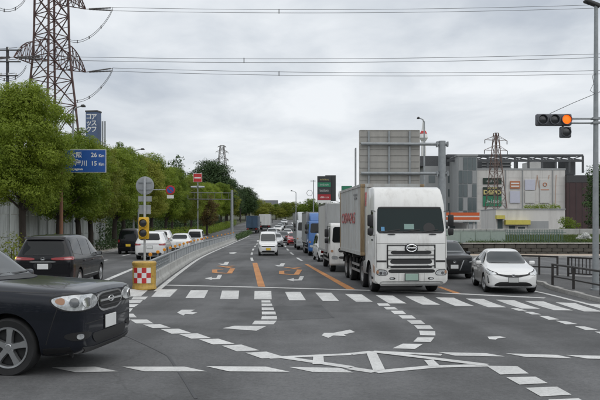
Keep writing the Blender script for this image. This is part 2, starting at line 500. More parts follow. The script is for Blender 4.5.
def quad(name, f, pts, m=None, dz=0.007):
    P = [G(*f(*p)) for p in pts]
    if name in ('guide_dash', 'lane_bar'):              # leave the gaps between strokes open
        k = 0.87 if name == 'guide_dash' else 0.955
        cx_, cy_ = sum(p[0] for p in P) / len(P), sum(p[1] for p in P) / len(P)
        P = [(cx_ + (a - cx_) * k, cy_ + (b - cy_) * k) for a, b in P]
    return marking(name, P, m or M_WHITE, dz)
def idt(a, b): return (a, b)
def line(name, pts, w, m=None, dz=0.007, parent=None):
    """stroke of constant real width along ground points"""
    P = [Vector((a, b)) for a, b in pts]; L, Rr = [], []
    for i, p in enumerate(P):
        d = (P[min(i + 1, len(P) - 1)] - P[max(i - 1, 0)]).normalized(); n = Vector((-d.y, d.x)) * w / 2
        L.append(p + n); Rr.append(p - n)
    for i in range(len(P) - 1):
        marking(name, [tuple(L[i]), tuple(L[i + 1]), tuple(Rr[i + 1]), tuple(Rr[i])], m or M_WHITE, dz, parent)
# repaired strips of darker asphalt, edged with sealant
M_PATCH = asphalt('asphalt_repair', 0.060, 0.108, (0.98, 1.0, 1.02)); M_SEAL = mat('sealant', (0.022, 0.022, 0.024), .5, var=.2)
for pts in (((262, 307), (322, 305), (334, 318), (268, 321)), ((206, 258), (214, 258), (196, 272), (186, 272))):
    marking('repair_patch', [G(*p) for p in pts], M_PATCH, .003)
for pts in ([(262, 307), (268, 321)], [(322, 305), (334, 318)], [(112, 330), (168, 356), (196, 399)]):
    line('sealed_joint', [G(*p) for p in pts], .035, M_SEAL, .0045)
# zebra crossing
CW_A = [((70, 22), (118, 22), (98, 40), (52, 40)), ((140, 23), (186, 23), (168, 41), (123, 41)), ((218, 25), (260, 25), (250, 44), (205, 44)),
        ((293, 26), (334, 26), (332, 46), (288, 46)), ((371, 27), (411, 27), (412, 47), (370, 47)), ((444, 29), (481, 29), (494, 49), (454, 49)),
        ((517, 31), (555, 31), (574, 51), (535, 51))]
CW_B = [((-12, 34), (28, 35), (55, 53), (15, 53)), ((62, 37), (103, 38), (136, 57), (95, 57)), ((133, 40), (176, 40), (217, 60), (175, 60)),
        ((205, 42), (249, 43), (298, 63), (253, 63)), ((278, 45), (320, 46), (375, 66), (332, 66)), ((350, 48), (394, 49), (458, 70), (412, 69)),
        ((420, 51), (465, 52), (536, 74), (490, 73)), ((493, 54), (540, 56), (610, 77), (562, 76)), ((565, 57), (612, 60), (690, 82), (640, 80))]
for q in CW_A: quad('crossing_stripe', zA, q)
for q in CW_B: quad('crossing_stripe', zB, q)
# turning guide dashes
for q in [((78, 40), (118, 40), (110, 48), (72, 48)), ((68, 48), (106, 48), (98, 56), (62, 57)), ((60, 58), (96, 58), (84, 66), (50, 66)),
          ((44, 68), (82, 68), (74, 78), (36, 78)), ((38, 81), (82, 81), (92, 91), (48, 92)),
          ((68, 95), (115, 95), (133, 106), (85, 106)), ((98, 107), (145, 106), (175, 116), (125, 117)), ((140, 118), (190, 117), (226, 129), (170, 131)),
          ((183, 130), (235, 128), (272, 141), (218, 143)), ((232, 143), (285, 141), (330, 155), (270, 157)), ((286, 158), (340, 155), (390, 171), (328, 174)),
          ((342, 175), (400, 172), (450, 187), (388, 191)),
          ((386, 49), (410, 49), (411, 55), (386, 55)), ((386, 57), (414, 57), (416, 63), (386, 63)), ((386, 66), (418, 66), (420, 73), (386, 73)),
          ((386, 76), (423, 76), (425, 84), (386, 84)), ((386, 87), (427, 87), (428, 96), (384, 96)), ((368, 98), (428, 98), (420, 108), (360, 108)),
          ((320, 110), (407, 111), (380, 124), (286, 117))]: quad('guide_dash', zA, q)
for q in [((62, 56), (92, 56), (100, 63), (68, 63)), ((78, 65), (108, 65), (118, 72), (86, 72)), ((95, 74), (128, 74), (138, 83), (105, 83)),
          ((113, 85), (150, 85), (162, 94), (124, 94)), ((133, 97), (172, 97), (184, 107), (146, 107)), ((150, 109), (194, 109), (204, 119), (160, 119)),
          ((163, 122), (207, 123), (208, 135), (166, 134)), ((160, 138), (206, 138), (196, 151), (148, 150)), ((125, 153), (180, 154), (158, 168), (96, 166)),
          ((320, 206), (405, 207), (436, 227), (358, 230)), ((368, 234), (448, 232), (482, 250), (404, 254)), ((413, 259), (500, 256), (540, 278), (455, 283)),
          ((468, 287), (552, 284), (590, 306), (500, 312)),
          ((383, 68), (403, 68), (428, 75), (404, 75)), ((413, 76), (438, 77), (463, 84), (437, 84)), ((450, 86), (475, 87), (506, 96), (477, 97)),
          ((490, 98), (518, 99), (550, 107), (518, 108)), ((535, 111), (564, 112), (600, 121), (566, 122)), ((583, 124), (612, 125), (650, 136), (614, 136))]: quad('guide_dash', zB, q)
# long give-way bars along the cross street
for q in [((-120, 211), (-10, 209), (48, 221), (-60, 223)), ((48, 209), (205, 209), (262, 221), (105, 221)), ((250, 208), (400, 209), (460, 222), (308, 221))]: quad('lane_bar', zA, q)
quad('lane_bar', zA, ((450, 210), (578, 212), (612, 224), (508, 222)))
for q in [((208, 174), (330, 177), (376, 185), (250, 183)), ((370, 177), (500, 181), (536, 189), (420, 186)), ((514, 181), (610, 183), (660, 192), (568, 190))]: quad('lane_bar', zB, q)
# outlined island in the middle of the junction
def pxline(name, f, pts, w, m=None, dz=0.007):
    P = [G(*f(*p)) for p in pts]
    line(name, P, w, m, dz)
for dz_, pts in ((0.007, [(405, 188), (600, 179)]), (0.0085, [(440, 187), (602, 211)])): pxline('island_outline', zA, pts, 0.16, dz=dz_)
quad('island_bar', zA, ((512, 184), (536, 183), (538, 203), (510, 204)), dz=0.010)
quad('island_bar', zB, ((38, 173), (62, 173), (84, 217), (56, 220)), dz=0.010)
quad('island_bar', zB, ((178, 194), (200, 193), (216, 208), (190, 209)), dz=0.010)
for dz_, pts in ((0.007, [(0, 179), (55, 173)]), (0.0085, [(55, 173), (220, 181)]), (0.0085, [(0, 213), (60, 222)]), (0.007, [(60, 222), (200, 209), (332, 206)]), (0.0115, [(62, 174), (328, 206)])):
    pxline('island_outline', zB, pts, 0.17, dz=dz_)
# straight-on and turn arrows
def arrow(f, pts): quad('painted_arrow', f, pts)
arrow(zA, ((196, 72), (228, 72), (217, 77), (234, 79), (222, 83), (205, 82), (200, 86), (185, 79)))
arrow(zA, ((600, 120), (612, 126), (585, 132), (592, 136), (560, 134), (548, 140), (532, 134), (538, 128), (560, 128)))
arrow(zB, ((330, 137), (360, 136), (375, 139), (355, 141), (350, 144), (334, 143)))
# stop line in front of the crossing
pxline('stop_line', idt, [(166, 285.3), (225, 286.6), (280, 288), (369, 290.6), (451, 293.6), (545, 298.2)], 0.30)
# lane lines
quad('lane_line', idt, ((252.4, 263), (257.2, 263), (265.3, 287), (258, 286.8)), M_ORANGE)
quad('lane_line', idt, ((304.5, 264.3), (308, 264.3), (356, 289.8), (347, 289.5)), M_ORANGE)
quad('lane_line', idt, ((437, 287), (441.5, 287), (461, 293.6), (453.5, 293.3)), M_ORANGE)
for y0, dist in ((46.5, 0), ):
    Y = 46.5
    while Y < 170:
        for off in (-3.22, 0.0):
            a, b = Y, Y + 4.6
            line('lane_dash', [(lane_x(a) + off, a), (lane_x((a + b) / 2) + off, (a + b) / 2), (lane_x(b) + off, b)], 0.17, M_WHITE, 0.012, far_road if Y > 60 else road)
        Y += 9.3
ys_ = [25.6] + arange(27, 61, 3.4) + arange(64, 130, 6)
for i in range(len(ys_) - 1):
    a, b = ys_[i], ys_[i + 1]
    line('edge_line', [(bar_x(a) + 0.05, a), (bar_x(b) + 0.05, b)], 0.20, M_WHITE, 0.009, far_road if a > 61 else road)
ys_ = [25.8] + arange(27.4, 61, 3.4)
for i in range(len(ys_) - 1):
    a, b = ys_[i], ys_[i + 1]
    line('edge_line', [(bar_x(a) - 2.05, a), (bar_x(b) - 2.05, b)], 0.16, M_WHITE, 0.009)
Y = 29.0
while Y < 60:
    line('lane_dash', [(bar_x(Y) - 4.75, Y), (bar_x(Y + 4) - 4.75, Y + 4)], 0.15, M_WHITE, 0.012); Y += 9
pxline('edge_line', idt, [(531, 290.6), (545, 293.6), (562, 297.8), (580, 302.2), (606, 308.8)], 0.16)
# lane-change symbols: white hooked arrows with an orange loop
def z8(u, v): return (200 + u / 6, 250 + v / 6)
def strokes(f, pts, w, m): pxline('lane_symbol', f, pts, w, m, dz=0.010)
for d_low, d_loop, d_up, dv in ((0, 0, 0, 0), (492, 402, 336, 8)):
    f = lambda u, v, du=d_low, dv=dv: z8(u + du, v + dv)
    quad('painted_arrow', f, ((108, 150), (133, 150), (120, 175), (70, 177), (70, 181), (28, 171), (72, 162), (70, 169), (98, 169)))
    f = lambda u, v, du=d_up, dv=dv: z8(u + du, v + dv)
    quad('painted_arrow', f, ((150, 72), (175, 72), (164, 91), (132, 91), (108, 82), (140, 84)))
    f = lambda u, v, du=d_loop, dv=dv: z8(u + du, v + dv)
    for k_, pts in enumerate(([(90, 119), (140, 118)], [(88, 119), (88, 137)], [(88, 137), (176, 142)], [(176, 142), (196, 112)], [(112, 97), (190, 110)], [(200, 97), (150, 104)])):
        pxline('lane_symbol', f, pts, 0.26, M_ORANGE, dz=0.010 + k_ * 0.0015)
quad('painted_arrow', z8, ((175, 17), (205, 13), (222, 16), (200, 24), (178, 22)))

# ------------------------------------------------------------------ pavements and kerbs
def kerb_run(name_parent, pts, h=0.14, w=0.20, seg=1.0):
    """kerb stones set end to end along a polyline"""
    P = [Vector((a, b)) for a, b in pts]
    d = [0.0]
    for i in range(1, len(P)): d.append(d[-1] + (P[i] - P[i - 1]).length)
    n = max(1, int(d[-1] / seg)); out = []
    def at(t):
        for i in range(1, len(P)):
            if t <= d[i] or i == len(P) - 1:
                u = (t - d[i - 1]) / max(1e-6, d[i] - d[i - 1]); return P[i - 1].lerp(P[i], u)
    L = d[-1] / n
    me = MB().box((0, 0, h / 2 - 0.06), (L - 0.012, w, h + 0.12)).mesh('kerb_stone', M_KERB, bevel=0.015, seg=1)
    for i in range(n):
        a, b = at(i * L), at((i + 1) * L); c = (a + b) / 2; dd = b - a
        o = obj('kerb_stone', me, name_parent, (c.x, c.y, gz(c.x, c.y) + random.uniform(-0.004, 0.004)))
        za, zb = gz(a.x, a.y), gz(b.x, b.y)
        o.rotation_euler = (0, -math.atan2(zb - za, dd.length), math.atan2(dd.y, dd.x))
def slab(name, poly, m, h=0.14, cell=1.0):
    o = marking(name, poly, m, h, None, cell); o.parent = None
    return struct(o)
KR = [G(606, 303.5), G(590, 299.3), G(570, 294.2), G(556, 290.6), G(549, 288.0), G(545.5, 285.3), (9.05, 30.0), (9.25, 33.5)]
pv_r = slab('pavement_corner', KR + [(10.4, 33.6), (13.5, 29.5), (16.5, 26.5), (19, 22)], M_ASPH2)
kerb_run(pv_r, KR, seg=0.9)
kerb_run(pv_r, [(9.25, 33.5), (10.4, 33.6), (13.5, 29.5), (16.5, 26.5), (19, 22)], seg=0.9)
# left pavement strip behind the kerb
KL = [(kerb_l(Y), Y) for Y in arange(29, 130, 3)]
pv_l = slab('pavement_left', [(x - 0.08, y) for x, y in KL] + [(x - 3.6, y) for x, y in reversed(KL)], M_PAVE)
kerb_run(pv_l, KL[:24], seg=1.6)
# lorry-side verge and pavement beyond the junction
KRR = [(lane_x(Y) + 7.55, Y) for Y in arange(37, 130, 3)]
pv_f = slab('pavement_right', [(x + 0.08, y) for x, y in KRR] + [(x + 2.6, y) for x, y in reversed(KRR)], M_PAVE)
kerb_run(pv_f, KRR[:12], seg=1.6)
# ------------------------------------------------------------------ vehicle materials
def car_paint(name, col, metal=0.0, rough=0.35, coat=0.8): return mat(name, col, rough, metal, 0.5 if coat > 0.5 else 0.3, coat=coat, var=0.05, scale=1.2)
M_GLASS = mat('tinted_glass', (0.007, 0.009, 0.010), 0.03, 0.0, 0.3)
M_GLASSL = mat('windscreen_glass', (0.022, 0.028, 0.030), 0.03, 0.0, 0.6, coat=0.15)
M_RUBBER = mat('rubber', (0.018, 0.018, 0.019), 0.82, var=0.2, scale=6)
M_BLACK = mat('black_plastic', (0.014, 0.014, 0.015), 0.5)
M_DARKGREY = mat('dark_grey_plastic', (0.05, 0.05, 0.052), 0.6, var=0.15)
M_ALLOY = mat('alloy', (0.55, 0.56, 0.57), 0.28, 0.9, var=0.08)
M_STEEL = mat('wheel_steel', (0.32, 0.32, 0.32), 0.5, 0.5, var=0.25, scale=8)
M_CHROME = mat('chrome', (0.78, 0.79, 0.80), 0.10, 1.0)
M_LAMP = mat('lamp_glass', (0.55, 0.57, 0.58), 0.06, 0.35, 0.9, coat=1.0, var=0.35, scale=22)
M_AMBER = mat('amber_lens', (0.42, 0.22, 0.12), 0.15, coat=0.8)
M_RED = mat('red_lens', (0.30, 0.012, 0.014), 0.15, coat=0.8, var=0.2, scale=20)
M_PLATE = mat('white_plate', (0.74, 0.75, 0.74), 0.5, var=0.06)
M_PLATEY = mat('yellow_plate', (0.78, 0.53, 0.04), 0.5, var=0.08)
M_PLATEG = mat('green_plate', (0.30, 0.42, 0.36), 0.5, var=0.08)
M_LENSD = mat('dark_projector', (0.10, 0.105, 0.11), 0.08, 0.4, coat=1.0)
M_LIT = emit('lit_indicator', (1.0, 0.42, 0.05), 5.0)

WHEELS = {}
def wheel_mesh(r, w, spokes=5, rim_r=None, steel=False):
    key = (r, w, spokes, rim_r, steel)
    if key in WHEELS: return WHEELS[key]
    rr = rim_r or r * 0.66; h = w / 2
    t = MB(); t.lathe([(rr, -h * 0.86), (r * 0.93, -h), (r * 0.985, -h * 0.82), (r, -h * 0.5), (r, h * 0.5), (r * 0.985, h * 0.82), (r * 0.93, h), (rr, h * 0.86), (rr * 0.97, 0)], axis='Y', n=36, closed=True)
    tm = t.mesh('wheel', M_RUBBER, smooth=True, sharp=40)
    d = MB(); d.lathe([(0.001, -h * 0.25), (rr * 0.96, -h * 0.25), (rr * 0.96, h * 0.25), (0.001, h * 0.25)], axis='Y', n=24)
    dm = d.mesh('brake_disc', M_BLACK, smooth=True)
    k = MB()
    k.lathe([(rr * 1.0, h * 0.55), (rr * 1.02, h * 0.93), (rr * 0.93, h * 0.90), (rr * 0.90, h * 0.45)], axis='Y', n=36, closed=True)
    if steel:
        k.lathe([(0.001, h * 0.55), (rr * 0.30, h * 0.6), (rr * 0.42, h * 0.35), (rr * 0.75, h * 0.42), (rr * 0.95, h * 0.75), (rr * 0.95, h * 0.3), (0.001, h * 0.1)], axis='Y', n=30)
        for i in range(8):
            a = i * math.pi / 4; k.lathe([(0.02, h * 0.35), (0.02, h * 0.75)], (rr * 0.36 * math.cos(a), 0, rr * 0.36 * math.sin(a)), n=6, axis='Y')
    else:
        k.lathe([(0.001, h * 0.86), (rr * 0.15, h * 0.86), (rr * 0.26, h * 0.70), (rr * 0.26, h * 0.4), (0.001, h * 0.4)], axis='Y', n=20)
        for i in range(spokes):
            a = 2 * math.pi * i / spokes + 0.3
            ca, sa = math.cos(a), math.sin(a); ta = Vector((-sa, 0, ca)); ra = Vector((ca, 0, sa))
            ws, we = rr * 0.16 * 5 / spokes ** 0.9 * 0.9, rr * 0.30 * 5 / spokes
            P = []
            for rad, hw, y0, y1 in ((rr * 0.16, ws, h * 0.42, h * 0.84), (rr * 0.60, ws * 0.95, h * 0.48, h * 0.88), (rr * 0.94, we * 0.72, h * 0.5, h * 0.88)):
                for sx_, yy in ((-1, y0), (1, y0), (0.8, y1), (-0.8, y1)): P.append(ra * rad + ta * hw * sx_ + Vector((0, yy, 0)))
            F = [(3, 2, 1, 0), (8, 9, 10, 11)]
            for b_ in (0, 4):
                for j in range(4): F.append((b_ + j, b_ + (j + 1) % 4, b_ + 4 + (j + 1) % 4, b_ + 4 + j))
            k.add(P, F)
            k.lathe([(0.014, h * 0.6), (0.014, h * 0.82)], (rr * 0.24 * math.cos(a + 0.6), 0, rr * 0.24 * math.sin(a + 0.6)), n=6, axis='Y')
    km = k.mesh('rim', M_STEEL if steel else M_ALLOY, smooth=True, sharp=30)
    WHEELS[key] = (tm, km, dm)
    return WHEELS[key]
def add_wheel(parent, x, y, r, w, spokes=5, rim_r=None, steel=False, steer=0.0):
    tm, km, dm = wheel_mesh(r, w, spokes, rim_r, steel)
    o = obj('wheel', tm, parent, (x, y, r)); o.rotation_euler = (0, random.uniform(0, 6) , (math.pi if y < 0 else 0) + steer)
    o.rotation_mode = 'XYZ'
    obj('rim', km, o); obj('brake_disc', dm, o)
    return o
def boolean_cut(me, cutters, cm):
    """cut cylinders (x, y, z, radius, length along Y) out of a closed mesh"""
    o = bpy.data.objects.new('tmp', me); COL.objects.link(o)
    tmp = []
    for x, y, z, r, ln in cutters:
        c = MB().lathe([(r, -ln / 2), (r, ln / 2)], axis='Y', n=40).mesh('cut', cm)
        q = bpy.data.objects.new('cut', c); COL.objects.link(q); q.location = (x, y, z); tmp.append(q)
        md = o.modifiers.new('b', 'BOOLEAN'); md.operation = 'DIFFERENCE'; md.object = q; md.solver = 'EXACT'; md.material_mode = 'TRANSFER'
    bpy.context.view_layer.update()
    dg = bpy.context.evaluated_depsgraph_get()
    out = bpy.data.meshes.new_from_object(o.evaluated_get(dg))
    for q in tmp: bpy.data.objects.remove(q)
    bpy.data.objects.remove(o)
    return out
def chaikin(P, it=2):
    for _ in range(it):
        Q = [P[0]]
        for a, b in zip(P[:-1], P[1:]):
            Q.append((a[0] * .75 + b[0] * .25, a[1] * .75 + b[1] * .25)); Q.append((a[0] * .25 + b[0] * .75, a[1] * .25 + b[1] * .75))
        Q.append(P[-1]); P = Q
    return P
def car_shell(st, paint, cuts, nq=70):
    st = sorted(st, key=lambda s: s[0]); xs = [s[0] for s in st]
    q = list(np.linspace(xs[0], xs[-1], nq)) + [x for x in xs]
    q = np.array(sorted(set(round(float(v), 4) for v in q)))
    keep = [q[0]]
    for v in q[1:]:
        if v - keep[-1] > 0.012: keep.append(v)
    q = np.array(keep)
    cols = [pchip(xs, [s[k] for s in st], q) for k in range(1, 6)]
    mb = MB(); rings = []
    for i, x in enumerate(q):
        zb, w, zl, wt, zt = [c[i] for c in cols]
        H = zl - zb
        half = [(0, zb), (w * 0.80, zb), (w * 0.965, zb + 0.10 * H), (w * 0.99, zb + 0.30 * H), (w, zb + 0.62 * H), (w * 0.985, zb + 0.88 * H), (w * 0.955, zl),
                (w * 0.955 * 0.5 + wt * 0.5 + 0.015, (zl + zt - 0.05) / 2), (wt, zt - min(0.06, 0.3 * (zt - zl))), (wt * 0.86, zt - 0.004), (wt * 0.45, zt + 0.012), (0, zt + 0.018)]
        h2 = chaikin(half, 2)
        full = [(y, z) for y, z in h2] + [(-y, z) for y, z in reversed(h2[1:-1])]
        rings.append([(x, y, z) for y, z in full])
    n = len(rings[0]); vs_ = [p for r in rings for p in r]; fs = []
    for i in range(len(rings) - 1):
        for j in range(n): fs.append((i * n + j, i * n + (j + 1) % n, (i + 1) * n + (j + 1) % n, (i + 1) * n + j))
    fs.append(tuple(range(n))); fs.append(tuple((len(rings) - 1) * n + j for j in reversed(range(n))))
    mb.add(vs_, fs)
    me = mb.mesh('body', paint)
    raw = bvh_of(me)
    me2 = boolean_cut(me, cuts, M_BLACK)
    me2.polygons.foreach_set('use_smooth', [True] * len(me2.polygons)); me2.set_sharp_from_angle(angle=R_(38))
    return me2, raw
def yaw_patch(bvh, poly, a, **kw):
    """panel laid on the body along a level direction turned by a from straight ahead; poly holds (across, height)"""
    name, m, parent = kw.pop('name'), kw.pop('m'), kw.pop('parent')
    M = Matrix.Rotation(-a, 4, 'Z')
    cx_, cy_ = kw.pop('corner')
    t0 = -math.sin(a) * cx_ + math.cos(a) * cy_
    poly = [(p + t0, z) for p, z in poly]
    class B_:
        def ray_cast(s, o, d):
            h = bvh.ray_cast(M.inverted() @ o, (M.inverted().to_3x3() @ d)); 
            if h[0] is None: return h
            return (M @ h[0], M.to_3x3() @ h[1], h[2], h[3])
        def find_nearest(s, o):
            h = bvh.find_nearest(M.inverted() @ o); return (M @ h[0], h[1], h[2], h[3])
    o = patch(B_(), poly, 'end', 1, name=name, m=m, parent=parent, **kw)
    o.data.transform(M.inverted())
    return o
def rounded(poly, it=2):
    """outline with its corners taken off by a few centimetres"""
    P = list(poly); lim = 0.07 if it == 1 else 10.0
    for k_ in range(max(2, it)):
        Q = []
        for i in range(len(P)):
            a, b = P[i], P[(i + 1) % len(P)]; L = math.hypot(b[0] - a[0], b[1] - a[1]); f = min(0.27, lim / max(L, 1e-6))
            Q.append((a[0] + (b[0] - a[0]) * f, a[1] + (b[1] - a[1]) * f)); Q.append((b[0] + (a[0] - b[0]) * f, b[1] + (a[1] - b[1]) * f))
        P = Q; lim *= 0.35
    return P
def rect(x0, x1, z0, z1): return [(x0, z0), (x1, z0), (x1, z1), (x0, z1)]
def mir(poly): return [(-a, b) for a, b in reversed(poly)]

def make_car(name, label, cat, loc, rz, st, paint, wheels, front=(), rear=(), side=(), yaw=(), mirror=None, plate_f=None, plate_r=None, group=None, spokes=5, rim=None, handles=(), seams=(), roof=None, steer=0.0, plate_m=None):
    root = thing(name, label, cat, loc, rz, group)
    xf, xr, r, tw, track = wheels
    cuts = [(x, s * (track / 2 + 0.10), r + 0.01, r + 0.055, 0.56) for x in (xf, xr) for s in (-1, 1)]
    me, bv = car_shell(st, paint, cuts)
    body = obj('body', me, root)
    for x in (xf, xr):
        for s in (-1, 1): add_wheel(root, x, s * track / 2, r, tw, spokes, rim, steer=steer if x == xf else 0)
    for ent in front:
        nm, m, poly, off = ent[:4]; patch(bv, poly, 'end', 1, off=off, name=nm, m=m, parent=root, cell=0.055)
        if len(ent) > 4: patch(bv, mir(poly), 'end', 1, off=off, name=nm, m=m, parent=root, cell=0.055)
    for ent in rear:
        nm, m, poly, off = ent[:4]; patch(bv, poly, 'end', -1, off=off, name=nm, m=m, parent=root, cell=0.055)
        if len(ent) > 4: patch(bv, mir(poly), 'end', -1, off=off, name=nm, m=m, parent=root, cell=0.055)
    for nm, m, poly, off in side:
        for s in (-1, 1): patch(bv, poly, 'side', s, off=off, name=nm, m=m, parent=root, cell=0.10)
    for nm, m, poly, a, off in yaw:
        xs_ = [s_[0] for s_ in st]; cr = (max(xs_) - 0.12 if math.cos(a) > 0 else min(xs_) + 0.12, track / 2 + 0.02)
        if math.cos(a) < 0: poly = mir(poly)
        yaw_patch(bv, poly, a, off=off, name=nm, m=m, parent=root, cell=0.05, corner=cr)
        yaw_patch(bv, mir(poly), -a, off=off, name=nm, m=m, parent=root, cell=0.05, corner=(cr[0], -cr[1]))
    for x0, z0, x1, z1 in seams:
        d = Vector((x1 - x0, z1 - z0)); nn = Vector((-d.y, d.x)).normalized() * 0.005
        poly = [(x0 - nn.x, z0 - nn.y), (x1 - nn.x, z1 - nn.y), (x1 + nn.x, z1 + nn.y), (x0 + nn.x, z0 + nn.y)]
        for s in (-1, 1): patch(bv, poly, 'side', s, off=0.0015, thick=0.006, name='door_seam', m=M_BLACK, parent=root, cell=0.12)
    for x, z in handles:
        for s in (-1, 1):
            h = bv.ray_cast(Vector((x, 4 * s, z)), Vector((0, -s, 0)))
            if h[0] is not None: MB().box((x, h[0].y + s * 0.018, z), (0.20, 0.035, 0.032)).build('door_handle', paint, root, bevel=0.012)
    if mirror:
        x, y, z = mirror
        for s in (-1, 1):
            mb = MB().box((x, s * (y + 0.045), z + 0.02), (0.13, 0.20, 0.145)); mm = mb.build('mirror', paint, root, bevel=0.045, seg=3)
            MB().bar((x + 0.01, s * (y - 0.06), z - 0.05), (x, s * (y + 0.06), z - 0.02), 0.05, 0.04).build('mirror_arm', M_BLACK, mm)
            MB().box((x - 0.068, s * (y + 0.045), z + 0.02), (0.006, 0.165, 0.11)).build('mirror_glass', M_CHROME, mm)
    for pl, sg in ((plate_f, 1), (plate_r, -1)):
        if pl:
            z, pm = pl[0], pl[1]
            h = bv.ray_cast(Vector((9 * sg, 0, z)), Vector((-sg, 0, 0)))
            px_ = max(h[0].x * sg, 0) if h[0] is not None else max(abs(s_[0]) for s_ in st)
            mb = MB().box((sg * (px_ + 0.018), 0, z), (0.012, 0.33, 0.165)); p_ = mb.build('number_plate', pm, root, bevel=0.004, seg=1)
            MB().box((sg * (px_ + 0.006), 0, z), (0.012, 0.35, 0.185)).build('plate_frame', M_BLACK, p_)
    return root, bv
def head(dx, dy): return math.atan2(dy, dx)
def emblem(root, bv, z, sg, m=None, w=0.13, h=0.085, bar=True):
    hh = bv.ray_cast(Vector((9 * sg, 0, z)), Vector((-sg, 0, 0)))
    if hh[0] is None: return
    x = hh[0].x + sg * 0.022
    P = [(x, w / 2 * math.cos(t * math.pi / 10), z + h / 2 * math.sin(t * math.pi / 10)) for t in range(21)]
    o = MB().tube(P, 0.009, 6, cap=False).build('emblem', m or M_CHROME, root, smooth=True)
    if bar:
        P = [(x, w * 0.26 * math.cos(t * math.pi / 8), z + h * 0.08 + h * 0.36 * math.sin(t * math.pi / 8)) for t in range(17)]
        MB().tube(P, 0.006, 5, cap=False).build('emblem_loop', m or M_CHROME, o, smooth=True)

# ---- dark SUV crossing in the foreground
P_NAVY = car_paint('graphite_paint', (0.008, 0.010, 0.016), 0.0, 0.22, 0.40)
ST_SUV = [(2.30, .48, .58, .80, .56, .90), (2.29, .38, .68, .90, .64, .985), (2.25, .29, .765, .96, .71, 1.03), (2.12, .24, .84, .985, .745, 1.06), (1.80, .22, .885, 1.00, .765, 1.08), (1.40, .22, .90, 1.02, .77, 1.105),
          (1.00, .22, .90, 1.035, .76, 1.13), (.84, .22, .90, 1.035, .735, 1.14), (.74, .22, .90, 1.04, .72, 1.215), (.46, .22, .90, 1.05, .675, 1.43), (.20, .22, .90, 1.06, .64, 1.60), (.05, .22, .90, 1.06, .635, 1.655),
          (-.5, .22, .90, 1.065, .63, 1.71), (-1.3, .22, .90, 1.075, .62, 1.70), (-1.85, .22, .90, 1.09, .60, 1.63), (-2.05, .24, .885, 1.08, .59, 1.48), (-2.20, .27, .85, 1.02, .62, 1.20), (-2.27, .32, .78, .92, .62, 1.04), (-2.30, .42, .62, .75, .5, .85)]
PXL_W = Vector((-3.52, 8.80))                     # near front wheel of the SUV
TH = R_(-8.5)
hx, hy = math.cos(TH), math.sin(TH)
fo = PXL_W - Vector((hx, hy)) * 1.37 + Vector((-hy, hx)) * 0.775
